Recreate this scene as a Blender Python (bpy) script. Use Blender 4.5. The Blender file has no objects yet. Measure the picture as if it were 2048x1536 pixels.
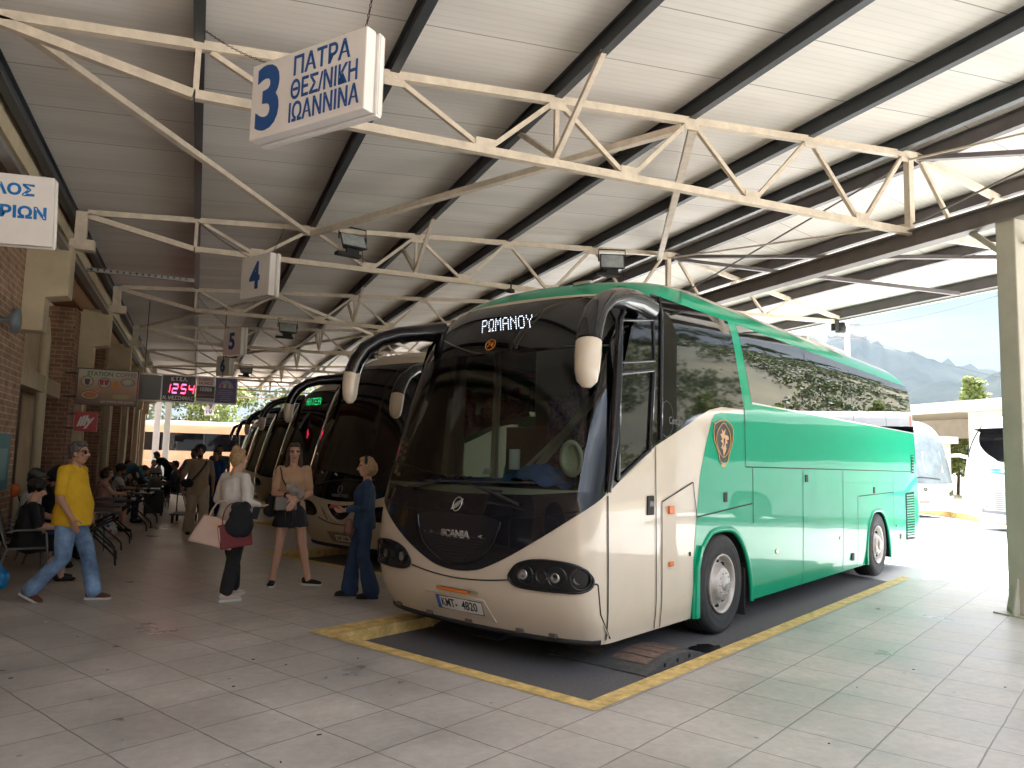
import bpy, bmesh, math, random
from mathutils import Vector, Matrix, Euler
R = math.radians
sc = bpy.context.scene
COL = sc.collection
# ---------------------------------------------------------------- camera
cam_d = bpy.data.cameras.new("camera"); cam = bpy.data.objects.new("camera", cam_d); COL.objects.link(cam)
cam_d.sensor_width = 36.0; cam_d.lens = 26.70; cam_d.clip_start = .05; cam_d.clip_end = 9000
_yaw, _pit, _rol = R(22.43), R(5.66), R(1.54)
_f = Vector((math.sin(_yaw)*math.cos(_pit), math.cos(_yaw)*math.cos(_pit), math.sin(_pit)))
_r0 = Vector((math.cos(_yaw), -math.sin(_yaw), 0)); _u0 = _r0.cross(_f)
_r = _r0*math.cos(_rol)+_u0*math.sin(_rol); _u = -_r0*math.sin(_rol)+_u0*math.cos(_rol)
cam.matrix_world = Matrix(((_r.x, _u.x, -_f.x, 0), (_r.y, _u.y, -_f.y, 0), (_r.z, _u.z, -_f.z, 1.62), (0, 0, 0, 1)))
sc.camera = cam
# ---------------------------------------------------------------- sky, sun, exposure
SUN_AZ, SUN_EL = R(42), R(51)          # azimuth measured from +X towards +Y
world = bpy.data.worlds.new("World"); sc.world = world; world.use_nodes = True
wn = world.node_tree.nodes; wl = world.node_tree.links
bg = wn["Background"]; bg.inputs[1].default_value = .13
sky = wn.new("ShaderNodeTexSky"); sky.sky_type = 'NISHITA'; sky.sun_disc = False
sky.sun_elevation = SUN_EL; sky.sun_rotation = R(90)-SUN_AZ
sky.air_density = 1.0; sky.dust_density = 2.5; sky.ozone_density = 1.0
# thin broken cloud over the blue
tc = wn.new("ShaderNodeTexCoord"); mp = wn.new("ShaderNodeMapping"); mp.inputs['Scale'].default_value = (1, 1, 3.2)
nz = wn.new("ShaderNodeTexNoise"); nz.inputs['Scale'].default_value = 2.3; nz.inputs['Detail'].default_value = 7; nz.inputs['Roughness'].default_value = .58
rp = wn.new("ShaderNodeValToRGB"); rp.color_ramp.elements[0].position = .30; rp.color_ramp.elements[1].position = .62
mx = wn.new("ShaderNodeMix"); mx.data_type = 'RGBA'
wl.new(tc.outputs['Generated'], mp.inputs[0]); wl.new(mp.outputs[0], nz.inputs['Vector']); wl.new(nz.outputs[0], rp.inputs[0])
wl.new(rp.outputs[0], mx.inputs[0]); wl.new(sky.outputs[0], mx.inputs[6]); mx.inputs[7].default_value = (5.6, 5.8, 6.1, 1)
# pale low haze held dim, unseen broken cloud above brightened to light the platform
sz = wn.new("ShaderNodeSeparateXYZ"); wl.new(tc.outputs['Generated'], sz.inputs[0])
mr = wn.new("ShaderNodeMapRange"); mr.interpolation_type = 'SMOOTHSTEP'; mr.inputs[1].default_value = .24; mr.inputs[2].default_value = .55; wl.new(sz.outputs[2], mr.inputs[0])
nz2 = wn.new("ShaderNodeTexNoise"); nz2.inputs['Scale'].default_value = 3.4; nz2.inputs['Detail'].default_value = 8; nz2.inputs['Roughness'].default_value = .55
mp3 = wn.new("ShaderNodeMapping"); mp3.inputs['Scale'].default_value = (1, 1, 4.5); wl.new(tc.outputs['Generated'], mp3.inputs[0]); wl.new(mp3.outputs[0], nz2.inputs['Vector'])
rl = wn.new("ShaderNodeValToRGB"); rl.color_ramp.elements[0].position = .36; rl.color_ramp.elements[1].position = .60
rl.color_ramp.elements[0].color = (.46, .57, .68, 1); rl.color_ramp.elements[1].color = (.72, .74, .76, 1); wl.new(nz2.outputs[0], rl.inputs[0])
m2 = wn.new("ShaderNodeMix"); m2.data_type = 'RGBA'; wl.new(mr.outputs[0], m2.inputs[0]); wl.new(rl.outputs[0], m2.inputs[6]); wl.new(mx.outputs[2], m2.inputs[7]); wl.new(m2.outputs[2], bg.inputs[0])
sun_d = bpy.data.lights.new("sun", 'SUN'); sun_d.energy = 5.0; sun_d.angle = R(.6); sun_d.color = (1, .985, .96)
sun = bpy.data.objects.new("sun", sun_d); COL.objects.link(sun)
sun.rotation_euler = Vector((math.cos(SUN_EL)*math.cos(SUN_AZ), math.cos(SUN_EL)*math.sin(SUN_AZ), math.sin(SUN_EL))).to_track_quat('Z', 'Y').to_euler()
sun.location = (20, 20, 30)
vs = sc.view_settings; vs.view_transform = 'Standard'; vs.look = 'None'; vs.gamma = 1; vs.use_curve_mapping = False; vs.exposure = 2.92
sc.cycles.max_bounces = 12; sc.cycles.diffuse_bounces = 8; sc.cycles.glossy_bounces = 4; sc.cycles.transparent_max_bounces = 12
sc.cycles.sample_clamp_indirect = 6.0; sc.cycles.caustics_reflective = False; sc.cycles.caustics_refractive = False
# ---------------------------------------------------------------- frames: bus frame (x rearwards, y to the door side) in the world
BH = R(27.55)
BO = Vector((4.892, 6.427, -.1))
BD = Vector((math.cos(BH), math.sin(BH), 0)); BN = Vector((-math.sin(BH), math.cos(BH), 0))
def B(x, y, z=0): return BO+BD*x+BN*(y+1.275)+Vector((0, 0, z))
# ---------------------------------------------------------------- materials
MATS = {}
def lin(c):
    return tuple(((v/12.92) if v <= .04045 else ((v+.055)/1.055)**2.4) for v in c)
def mat(name, col, rough=.6, metal=0., coat=0., var=.0, vscale=8., bump=0., bscale=40., emit=None, estr=0., spec=.5, var2=None, dirt=0.):
    """procedural surface: base colour with large and small noise variation and optional fine bump"""
    if name in MATS: return MATS[name]
    m = bpy.data.materials.new(name); m.use_nodes = True; MATS[name] = m
    n = m.node_tree.nodes; l = m.node_tree.links; p = n["Principled BSDF"]
    p.inputs['Base Color'].default_value = (*col, 1); p.inputs['Roughness'].default_value = rough; p.inputs['Metallic'].default_value = metal
    p.inputs['Specular IOR Level'].default_value = spec
    if coat: p.inputs['Coat Weight'].default_value = coat; p.inputs['Coat Roughness'].default_value = .03
    if emit: p.inputs['Emission Color'].default_value = (*emit, 1); p.inputs['Emission Strength'].default_value = estr
    if var or bump:
        t = n.new("ShaderNodeTexCoord")
    if var:
        z = n.new("ShaderNodeTexNoise"); z.inputs['Scale'].default_value = vscale; z.inputs['Detail'].default_value = 6; z.inputs['Roughness'].default_value = .65
        l.new(t.outputs['Object'], z.inputs['Vector'])
        c = n.new("ShaderNodeValToRGB"); c.color_ramp.elements[0].position = .3; c.color_ramp.elements[1].position = .7
        a = tuple(max(0, v*(1-var)) for v in col); b = tuple(min(1, v*(1+var)) for v in (var2 or col))
        c.color_ramp.elements[0].color = (*a, 1); c.color_ramp.elements[1].color = (*b, 1)
        l.new(z.outputs[0], c.inputs[0]); l.new(c.outputs[0], p.inputs['Base Color'])
        r = n.new("ShaderNodeMapRange"); r.inputs[3].default_value = max(.02, rough-.06); r.inputs[4].default_value = min(1, rough+.08)
        if rough > .15: l.new(z.outputs[0], r.inputs[0]); l.new(r.outputs[0], p.inputs['Roughness'])
    if bump:
        z2 = n.new("ShaderNodeTexNoise"); z2.inputs['Scale'].default_value = bscale; z2.inputs['Detail'].default_value = 4
        l.new(t.outputs['Object'], z2.inputs['Vector'])
        bm = n.new("ShaderNodeBump"); bm.inputs['Strength'].default_value = bump; bm.inputs['Distance'].default_value = .01
        l.new(z2.outputs[0], bm.inputs['Height']); l.new(bm.outputs[0], p.inputs['Normal'])
        if coat: pass
    return m
def glassmat(name, tint, ior=1.5, trans=.8, rough=.0, wav=0.):
    """single sheet of tinted glass: Fresnel mirror over tinted see-through"""
    if name in MATS: return MATS[name]
    m = bpy.data.materials.new(name); m.use_nodes = True; MATS[name] = m
    n = m.node_tree.nodes; l = m.node_tree.links; n.remove(n["Principled BSDF"]); o = n["Material Output"]
    fr = n.new("ShaderNodeFresnel"); fr.inputs[0].default_value = ior
    tr = n.new("ShaderNodeBsdfTransparent"); tr.inputs[0].default_value = (*[v*trans for v in tint], 1)
    gl = n.new("ShaderNodeBsdfGlossy"); gl.inputs['Roughness'].default_value = rough; gl.inputs[0].default_value = (1, 1, 1, 1)
    mxs = n.new("ShaderNodeMixShader"); l.new(fr.outputs[0], mxs.inputs[0]); l.new(tr.outputs[0], mxs.inputs[1]); l.new(gl.outputs[0], mxs.inputs[2]); l.new(mxs.outputs[0], o.inputs[0])
    if wav:
        t = n.new("ShaderNodeTexCoord"); z = n.new("ShaderNodeTexNoise"); z.inputs['Scale'].default_value = 1.1; z.inputs['Detail'].default_value = 1
        b = n.new("ShaderNodeBump"); b.inputs['Strength'].default_value = wav; b.inputs['Distance'].default_value = .05
        l.new(t.outputs['Object'], z.inputs['Vector']); l.new(z.outputs[0], b.inputs['Height']); l.new(b.outputs[0], gl.inputs['Normal']); l.new(b.outputs[0], fr.inputs['Normal'])
    return m
def paintmat(name, col, rough=.35, wav=.12, coat=1., spec=.5):
    """vehicle paint: coloured base under a clear coat whose panels are very slightly wavy, road dust towards the sills"""
    if name in MATS: return MATS[name]
    m = bpy.data.materials.new(name); m.use_nodes = True; MATS[name] = m
    n = m.node_tree.nodes; l = m.node_tree.links; p = n["Principled BSDF"]
    p.inputs['Roughness'].default_value = rough; p.inputs['Coat Weight'].default_value = coat; p.inputs['Specular IOR Level'].default_value = spec; p.inputs['Coat Roughness'].default_value = .025; p.inputs['Coat IOR'].default_value = 1.55
    t = n.new("ShaderNodeTexCoord"); z = n.new("ShaderNodeTexNoise"); z.inputs['Scale'].default_value = .9; z.inputs['Detail'].default_value = 1.5
    b = n.new("ShaderNodeBump"); b.inputs['Strength'].default_value = wav; b.inputs['Distance'].default_value = .06
    l.new(t.outputs['Object'], z.inputs['Vector']); l.new(z.outputs[0], b.inputs['Height']); l.new(b.outputs[0], p.inputs['Coat Normal'])
    z2 = n.new("ShaderNodeTexNoise"); z2.inputs['Scale'].default_value = 5; z2.inputs['Detail'].default_value = 8; l.new(t.outputs['Object'], z2.inputs['Vector'])
    c = n.new("ShaderNodeMix"); c.data_type = 'RGBA'; c.inputs[6].default_value = (*col, 1)
    c.inputs[7].default_value = (*[v*.88+.012 for v in col], 1); l.new(z2.outputs[0], c.inputs[0]); l.new(c.outputs[2], p.inputs['Base Color'])
    return m
# ---------------------------------------------------------------- object helpers
def link(o, parent=None):
    COL.objects.link(o)
    if parent is not None: o.parent = parent
    return o
def tag(o, label=None, cat=None, group=None, kind=None):
    if label: o['label'] = label
    if cat: o['category'] = cat
    if group: o['group'] = group
    if kind: o['kind'] = kind
    return o
def empty(name, loc=(0, 0, 0), rz=0, label=None, cat=None, group=None):
    o = bpy.data.objects.new(name, None); o.empty_display_size = .2; link(o); o.location = loc; o.rotation_euler = (0, 0, rz)
    return tag(o, label, cat, group)
def copy_tree(o, parent=None):
    c = o.copy(); COL.objects.link(c)
    if parent is not None: c.parent = parent
    for ch in o.children: copy_tree(ch, c)
    return c
class MB:
    """collects shapes into one mesh; build() links it as ONE object"""
    def __init__(s): s.v = []; s.f = []; s.m = []; s.sm = []
    def add(s, verts, faces, mi=0, smooth=False):
        o = len(s.v); s.v += [tuple(v) for v in verts]
        for f in faces: s.f.append([i+o for i in f]); s.m.append(mi); s.sm.append(smooth)
        return s
    def box(s, c, size, mi=0, M=None):
        x, y, z = [d/2 for d in size]; c = Vector(c)
        vs_ = [Vector((a*x, b*y, d*z)) for a in (-1, 1) for b in (-1, 1) for d in (-1, 1)]
        if M is not None: vs_ = [M @ v for v in vs_]
        return s.add([c+v for v in vs_], [(0, 1, 3, 2), (4, 6, 7, 5), (0, 4, 5, 1), (2, 3, 7, 6), (0, 2, 6, 4), (1, 5, 7, 3)], mi)
    def b2(s, a, b, mi=0): return s.box([(a[i]+b[i])/2 for i in range(3)], [abs(b[i]-a[i]) for i in range(3)], mi)
    def bar(s, a, b, w, h, mi=0, up=(0, 0, 1)):
        a = Vector(a); b = Vector(b); d = b-a; L = d.length
        if L < 1e-6: return s
        x = d/L; u = Vector(up)
        if abs(x.dot(u)) > .98: u = Vector((0, 1, 0))
        y = u.cross(x).normalized(); z = x.cross(y)
        return s.box((a+b)/2, (L, w, h), mi, Matrix((x, y, z)).transposed())
    def ibeam(s, a, b, w, h, t=.012, mi=0):
        a = Vector(a); b = Vector(b); k = Vector((0, 0, h/2-t/2))
        s.bar(a+k, b+k, w, t, mi); s.bar(a-k, b-k, w, t, mi); s.bar(a, b, t, h-2*t-.002, mi); return s
    def tube(s, pts, r, seg=10, mi=0, cap=True, up=None, ell=None):
        pts = [Vector(p) for p in pts]; n = len(pts); rs = r if isinstance(r, (list, tuple)) else [r]*n
        ells = ell if isinstance(ell, (list, tuple)) else [ell or 1.]*n
        o = []; prev = None
        for i, p in enumerate(pts):
            d = (pts[min(n-1, i+1)]-pts[max(0, i-1)])
            d = d.normalized() if d.length > 1e-9 else Vector((0, 0, 1))
            if prev is None:
                u = Vector(up) if up else (Vector((0, 0, 1)) if abs(d.z) < .9 else Vector((1, 0, 0)))
            else: u = prev
            u = (u-d*u.dot(d)); u = u.normalized() if u.length > 1e-6 else Vector((1, 0, 0))
            prev = u; w = d.cross(u)
            for k in range(seg):
                t = 2*math.pi*k/seg
                o.append(p+(u*math.cos(t)*rs[i]+w*math.sin(t)*rs[i]*ells[i]))
        f = []
        for i in range(n-1):
            for k in range(seg):
                a = i*seg+k; b = i*seg+(k+1) % seg; f.append((a, b, b+seg, a+seg))
        s.add(o, f, mi, True)
        if cap:
            s.add(o[:seg], [list(range(seg))[::-1]], mi); s.add(o[-seg:], [list(range(seg))], mi)
        return s
    def lathe(s, prof, seg=32, c=(0, 0, 0), axis='z', mi=0, smooth=True, M=None):
        o = []
        for r, h in prof:
            for k in range(seg):
                t = 2*math.pi*k/seg; a, b = r*math.cos(t), r*math.sin(t)
                v = {'z': (a, b, h), 'y': (a, h, b), 'x': (h, a, b)}[axis]
                v = Vector(v)
                if M is not None: v = M @ v
                o.append(v+Vector(c))
        f = []
        for i in range(len(prof)-1):
            for k in range(seg):
                a = i*seg+k; b = i*seg+(k+1) % seg; f.append((a, b, b+seg, a+seg))
        return s.add(o, f, mi, smooth)
    def sphere(s, c, r, seg=12, rings=8, mi=0, M=None):
        rr = (r, r, r) if not isinstance(r, (tuple, list)) else r
        o = []; f = []
        for i in range(rings+1):
            p = math.pi*i/rings
            for k in range(seg):
                t = 2*math.pi*k/seg; v = Vector((rr[0]*math.sin(p)*math.cos(t), rr[1]*math.sin(p)*math.sin(t), rr[2]*math.cos(p)))
                if M is not None: v = M @ v
                o.append(Vector(c)+v)
        for i in range(rings):
            for k in range(seg):
                a = i*seg+k; b = i*seg+(k+1) % seg; f.append((a, a+seg, b+seg, b))
        return s.add(o, f, mi, True)
    def prism(s, poly, z0, z1, fr=None, mi=0):
        """extrude a 2-D polygon between heights z0, z1; fr maps (u,v,w) to 3-D"""
        fr = fr or (lambda u, v, w: (u, v, w)); n = len(poly)
        s.add([fr(u, v, z0) for u, v in poly]+[fr(u, v, z1) for u, v in poly],
              [list(range(n))[::-1], [i+n for i in range(n)]]+[(i, (i+1) % n, (i+1) % n+n, i+n) for i in range(n)], mi); return s
    def mesh(s, name, mats, fix=True, bevel=0):
        me = bpy.data.meshes.new(name); me.from_pydata(s.v, [], s.f)
        for m in (mats if isinstance(mats, (list, tuple)) else [mats]): me.materials.append(m)
        for p, mi, sm in zip(me.polygons, s.m, s.sm): p.material_index = mi; p.use_smooth = sm
        if fix or bevel:
            bm = bmesh.new(); bm.from_mesh(me); bmesh.ops.remove_doubles(bm, verts=bm.verts, dist=1e-5) if bevel else None
            if bevel:
                bmesh.ops.bevel(bm, geom=[e for e in bm.edges if e.calc_face_angle(0) > .6], offset=bevel, segments=2, affect='EDGES', profile=.6)
            bmesh.ops.recalc_face_normals(bm, faces=bm.faces); bm.to_mesh(me); bm.free()
        return me
    def build(s, name, mats, parent=None, label=None, cat=None, group=None, kind=None, fix=True, bevel=0, loc=None, rz=None):
        o = bpy.data.objects.new(name, s.mesh(name, mats, fix, bevel)); link(o, parent)
        if loc is not None: o.location = loc
        if rz is not None: o.rotation_euler = (0, 0, rz)
        return tag(o, label, cat, group, kind)
_dg = None
def text_mesh(body, size, M=None, depth=.004, bold=0., sx=1., spacing=1., align='CENTER'):
    """letters as solid geometry: (verts, faces) laid in the XY plane, optionally mapped by matrix or function M"""
    c = bpy.data.curves.new('letters', 'FONT'); c.body = body; c.size = size; c.extrude = depth/2; c.offset = bold; c.align_x = align; c.align_y = 'CENTER'; c.space_character = spacing; c.resolution_u = 4
    o = bpy.data.objects.new('letters', c); COL.objects.link(o)
    me = bpy.data.meshes.new_from_object(o.evaluated_get(bpy.context.evaluated_depsgraph_get()))
    vs_ = [Vector((v.co.x*sx, v.co.y, v.co.z)) for v in me.vertices]; fs = [list(p.vertices) for p in me.polygons]
    bpy.data.objects.remove(o); bpy.data.curves.remove(c); bpy.data.meshes.remove(me)
    if M is not None: vs_ = [Vector(M(v)) if callable(M) else M @ v for v in vs_]
    return vs_, fs
def frame3(o, x, y):
    """4x4 matrix with origin o, x and y axes (z = x cross y)"""
    x = Vector(x).normalized(); y = Vector(y); z = x.cross(y).normalized(); y = z.cross(x)
    m = Matrix((x, y, z)).transposed().to_4x4(); m.translation = Vector(o); return m
def remesh(parts, voxel, smooth_it=4):
    """union of rough closed shapes -> one continuous smooth skin (verts, faces)"""
    mb = MB()
    for p in parts: p(mb)
    me = mb.mesh('skin', []); o = bpy.data.objects.new('skin', me); COL.objects.link(o)
    md = o.modifiers.new('r', 'REMESH'); md.mode = 'VOXEL'; md.voxel_size = voxel; md.adaptivity = 0; md.use_smooth_shade = True
    if smooth_it:
        ms = o.modifiers.new('s', 'SMOOTH'); ms.factor = .5; ms.iterations = smooth_it
    m2 = bpy.data.meshes.new_from_object(o.evaluated_get(bpy.context.evaluated_depsgraph_get()))
    bpy.data.objects.remove(o); bpy.data.meshes.remove(me)
    return m2
# ================================================================ ground
def tile_mat(name, c1, c2, grout, size, rough):
    m = bpy.data.materials.new(name); m.use_nodes = True; n = m.node_tree.nodes; l = m.node_tree.links; p = n["Principled BSDF"]
    t = n.new("ShaderNodeTexCoord"); mp_ = n.new("ShaderNodeMapping"); mp_.vector_type = 'POINT'
    mp_.inputs['Rotation'].default_value = (0, 0, -BH); mp_.inputs['Location'].default_value = (.13, .2, 0)
    l.new(t.outputs['Object'], mp_.inputs[0])
    wob = n.new("ShaderNodeTexNoise"); wob.inputs['Scale'].default_value = 3; wob.inputs['Detail'].default_value = 3; l.new(t.outputs['Object'], wob.inputs['Vector'])
    wa = n.new("ShaderNodeVectorMath"); wa.operation = 'MULTIPLY_ADD'; wa.inputs[1].default_value = (.018, .018, 0); l.new(wob.outputs[1], wa.inputs[0]); l.new(mp_.outputs[0], wa.inputs[2])
    b = n.new("ShaderNodeTexBrick"); b.offset = 0; b.squash = 1; b.inputs['Scale'].default_value = 1; b.inputs['Brick Width'].default_value = size; b.inputs['Row Height'].default_value = size
    b.inputs['Mortar Size'].default_value = .007; b.inputs['Mortar Smooth'].default_value = .6; b.inputs['Bias'].default_value = 0
    b.inputs['Color1'].default_value = (*c1, 1); b.inputs['Color2'].default_value = (*c2, 1); b.inputs['Mortar'].default_value = (*grout, 1)
    l.new(wa.outputs[0], b.inputs['Vector'])
    z = n.new("ShaderNodeTexNoise"); z.inputs['Scale'].default_value = 1.1; z.inputs['Detail'].default_value = 9; z.inputs['Roughness'].default_value = .62; l.new(t.outputs['Object'], z.inputs['Vector'])
    z2 = n.new("ShaderNodeTexNoise"); z2.inputs['Scale'].default_value = 14; z2.inputs['Detail'].default_value = 8; z2.inputs['Roughness'].default_value = .7; l.new(t.outputs['Object'], z2.inputs['Vector'])
    r1 = n.new("ShaderNodeMapRange"); r1.inputs[1].default_value = .3; r1.inputs[2].default_value = .72; r1.inputs[3].default_value = .66; r1.inputs[4].default_value = 1.16; l.new(z.outputs[0], r1.inputs[0])
    r2 = n.new("ShaderNodeMapRange"); r2.inputs[1].default_value = .3; r2.inputs[2].default_value = .7; r2.inputs[3].default_value = .86; r2.inputs[4].default_value = 1.1; l.new(z2.outputs[0], r2.inputs[0])
    mm = n.new("ShaderNodeMath"); mm.operation = 'MULTIPLY'; l.new(r1.outputs[0], mm.inputs[0]); l.new(r2.outputs[0], mm.inputs[1])
    # small dark gum spots
    vo = n.new("ShaderNodeTexVoronoi"); vo.inputs['Scale'].default_value = 2.6; l.new(t.outputs['Object'], vo.inputs['Vector'])
    sp = n.new("ShaderNodeMapRange"); sp.inputs[1].default_value = .035; sp.inputs[2].default_value = .05; sp.inputs[3].default_value = .55; sp.inputs[4].default_value = 1; l.new(vo.outputs[0], sp.inputs[0])
    m3 = n.new("ShaderNodeMath"); m3.operation = 'MULTIPLY'; l.new(mm.outputs[0], m3.inputs[0]); l.new(sp.outputs[0], m3.inputs[1])
    v = n.new("ShaderNodeVectorMath"); v.operation = 'SCALE'; l.new(b.outputs[0], v.inputs[0]); l.new(m3.outputs[0], v.inputs['Scale']); l.new(v.outputs[0], p.inputs['Base Color'])
    rr = n.new("ShaderNodeMapRange"); rr.inputs[1].default_value = .3; rr.inputs[2].default_value = .7; rr.inputs[3].default_value = rough-.12; rr.inputs[4].default_value = rough+.2; l.new(z.outputs[0], rr.inputs[0]); l.new(rr.outputs[0], p.inputs['Roughness'])
    bu = n.new("ShaderNodeBump"); bu.inputs['Strength'].default_value = .35; bu.inputs['Distance'].default_value = .006; l.new(b.outputs[1], bu.inputs['Height']); bu.invert = True
    b2_ = n.new("ShaderNodeBump"); b2_.inputs['Strength'].default_value = .12; b2_.inputs['Distance'].default_value = .01; l.new(z2.outputs[0], b2_.inputs['Height']); l.new(bu.outputs[0], b2_.inputs['Normal']); l.new(b2_.outputs[0], p.inputs['Normal'])
    return m
M_TILE = tile_mat("platform_tiles", (.52, .47, .42), (.475, .43, .385), (.23, .20, .18), .505, .36)
M_ASPH = mat("asphalt", (.125, .122, .125), .85, var=.35, vscale=60, bump=.9, bscale=140)
M_YARD = mat("yard_concrete", (.50, .49, .475), .8, var=.12, vscale=.5, bump=.3, bscale=60)
M_YEL = mat("yellow_kerb_paint", (.60, .40, .11), .6, var=.35, vscale=9, bump=.3, bscale=50, var2=(.66, .47, .19))
M_EARTH = mat("dry_earth", (.24, .21, .13), .9, var=.3, vscale=.05)
# one far sheet of ground, the yard surface on it, the raised platform with a notch for every bay
mb = MB(); mb.add([(-3500, -3500, -.32), (4500, -3500, -.32), (4500, 4500, -.32), (-3500, 4500, -.32)], [(0, 1, 2, 3)]); mb.build("ground", M_EARTH, kind='structure')
mb = MB(); mb.add([(-4, -40, -.16), (33, -40, -.16), (33, 110, -.16), (-4, 110, -.16)], [(0, 1, 2, 3)]); mb.build("yard_surface", M_YARD, kind='structure')
def bayshift(k): return Vector((0, 5.77*k, 0))
def bp(k, x, n): v = B(x, n-1.275)+bayshift(k); return (v.x, v.y)
PX = 10.9
NB = 7
def on_edge(k, n):  # where the bay side n meets the platform's outer edge
    x0, y0 = bp(k, 0, n); t = (PX-x0)/BD.x; return (PX, y0+BD.y*t)
outline = [(-3.4, -14), (PX, -14)]
for k in range(NB):
    a = on_edge(k, -.45); q = bp(k, (Vector((a[0], a[1], 0))-BO-bayshift(k)).dot(BD)-1.6, -.45)
    outline += [(PX, a[1]-1.7), (PX-.12, a[1]-1.1), (PX-.5, a[1]-.72), q, bp(k, -2.85, -.45), bp(k, -2.85, 2.27)]
    b = on_edge(k, 2.27); outline += [(PX-1.2, b[1]-.6), (PX-.35, b[1]-.1), (PX, b[1]+.7)]
outline += [(PX, 52), (-3.4, 52)]
mb = MB(); mb.prism(outline, -.3, 0.); plat = mb.build("platform", M_TILE, kind='structure')
bm = bmesh.new(); bm.from_mesh(plat.data); bmesh.ops.triangulate(bm, faces=[f for f in bm.faces if len(f.verts) > 4]); bm.to_mesh(plat.data); bm.free()
for k in range(NB):
    mb = MB(); sh = bayshift(k)
    p = [B(-2.85, -.45-1.275)+sh, B(5.7, -.45-1.275)+sh, B(7.2, 2.27-1.275)+sh, B(-2.85, 2.27-1.275)+sh]
    mb.add([(v.x, v.y, z) for v, z in zip(p, (-.1, -.13, -.13, -.1))], [(0, 1, 2, 3)])
    mb.build("asphalt_bay", M_ASPH, kind='structure', group='asphalt parking bays')
    # yellow kerb: a strip on the platform's edge and the painted face below it
    mb = MB(); w = .145; t = .004
    def strip(a0, a1, b0, b1):
        P = [B(a0[0], a0[1]-1.275, .1+t)+sh, B(a1[0], a1[1]-1.275, .1+t)+sh, B(b1[0], b1[1]-1.275, .1+t)+sh, B(b0[0], b0[1]-1.275, .1+t)+sh]
        mb.add(P, [(0, 1, 2, 3)])
    ln = 7.25
    strip((-2.85-w, 2.27+w+.14), (8.5, 2.27+w+.14), (-2.85, 2.27), (8.5, 2.27))
    strip((-2.85-w, -.45-w), (-2.85-w, 2.27+w+.14), (-2.85, -.45), (-2.85, 2.27))
    strip((-2.85-w, -.45-w), (ln-1.7, -.45-w), (-2.85, -.45), (ln-1.6, -.45))
    for (a, b) in (((-2.85, 2.27), (8.4, 2.27)), ((-2.85, -.45), (-2.85, 2.27)), ((-2.85, -.45), (5.5, -.45))):
        d = .004; n_ = {0: (0, -d), 1: (d, 0), 2: (0, d)}[0 if a[1] == b[1] == 2.27 else (1 if a[0] == b[0] else 2)]
        P = [B(a[0]+n_[0], a[1]+n_[1]-1.275, 0)+sh, B(b[0]+n_[0], b[1]+n_[1]-1.275, -.02)+sh, B(b[0]+n_[0], b[1]+n_[1]-1.275, .1+t)+sh, B(a[0]+n_[0], a[1]+n_[1]-1.275, .1+t)+sh]
        mb.add(P, [(0, 1, 2, 3)])
    mb.build("kerb_paint", M_YEL, kind='structure', group='yellow painted bay kerbs')
# ================================================================ canopy
M_PANEL = None
def panel_mat():
    m = bpy.data.materials.new("roof_panel"); m.use_nodes = True; n = m.node_tree.nodes; l = m.node_tree.links; p = n["Principled BSDF"]
    t = n.new("ShaderNodeTexCoord"); mp_ = n.new("ShaderNodeMapping"); mp_.inputs['Location'].default_value = (0, 100.37, 0); l.new(t.outputs['Object'], mp_.inputs[0])
    sx = n.new("ShaderNodeSeparateXYZ"); l.new(mp_.outputs[0], sx.inputs[0])
    def saw(period, width, lo):
        a = n.new("ShaderNodeMath"); a.operation = 'MODULO'; a.inputs[1].default_value = period; l.new(sx.outputs[1], a.inputs[0])
        b = n.new("ShaderNodeMath"); b.operation = 'LESS_THAN'; b.inputs[1].default_value = width; l.new(a.outputs[0], b.inputs[0])
        c = n.new("ShaderNodeMapRange"); c.inputs[3].default_value = 1; c.inputs[4].default_value = lo; l.new(b.outputs[0], c.inputs[0]); return c
    s1 = saw(1.0, .014, .45); s2 = saw(.1, .02, .93)
    z = n.new("ShaderNodeTexNoise"); z.inputs['Scale'].default_value = .8; z.inputs['Detail'].default_value = 6
    mp2 = n.new("ShaderNodeMapping"); mp2.inputs['Scale'].default_value = (.5, 2.5, 1); l.new(t.outputs['Object'], mp2.inputs[0]); l.new(mp2.outputs[0], z.inputs['Vector'])
    r = n.new("ShaderNodeMapRange"); r.inputs[1].default_value = .3; r.inputs[2].default_value = .7; r.inputs[3].default_value = .88; r.inputs[4].default_value = 1.06; l.new(z.outputs[0], r.inputs[0])
    a = n.new("ShaderNodeMath"); a.operation = 'MULTIPLY'; l.new(s1.outputs[0], a.inputs[0]); l.new(s2.outputs[0], a.inputs[1])
    b = n.new("ShaderNodeMath"); b.operation = 'MULTIPLY'; l.new(a.outputs[0], b.inputs[0]); l.new(r.outputs[0], b.inputs[1])
    v = n.new("ShaderNodeVectorMath"); v.operation = 'SCALE'; v.inputs[0].default_value = (.72, .685, .63); l.new(b.outputs[0], v.inputs['Scale']); l.new(v.outputs[0], p.inputs['Base Color'])
    p.inputs['Roughness'].default_value = .62; p.inputs['Specular IOR Level'].default_value = .3
    return m
M_PANEL = panel_mat()
M_CREAM = mat("cream_steel_paint", (.60, .52, .41), .5, var=.16, vscale=7, bump=.15, bscale=30)
M_GREY = mat("grey_brown_steel", (.17, .15, .14), .5, var=.15, vscale=5)
M_PURL = mat("dark_purlin_paint", (.045, .052, .058), .42, var=.2, vscale=4)
M_PURL2 = mat("brown_purlin_paint", (.13, .115, .115), .45, var=.15, vscale=4)
M_COLM = mat("beige_column_paint", (.46, .44, .36), .5, var=.1, vscale=3)
canopy = empty("bus_station_canopy", (3, 10, 0), label="long steel station roof on pale trusses, with dark purlins and cream panels", cat="canopy")
T0 = Vector((3, 10, 0))
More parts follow.
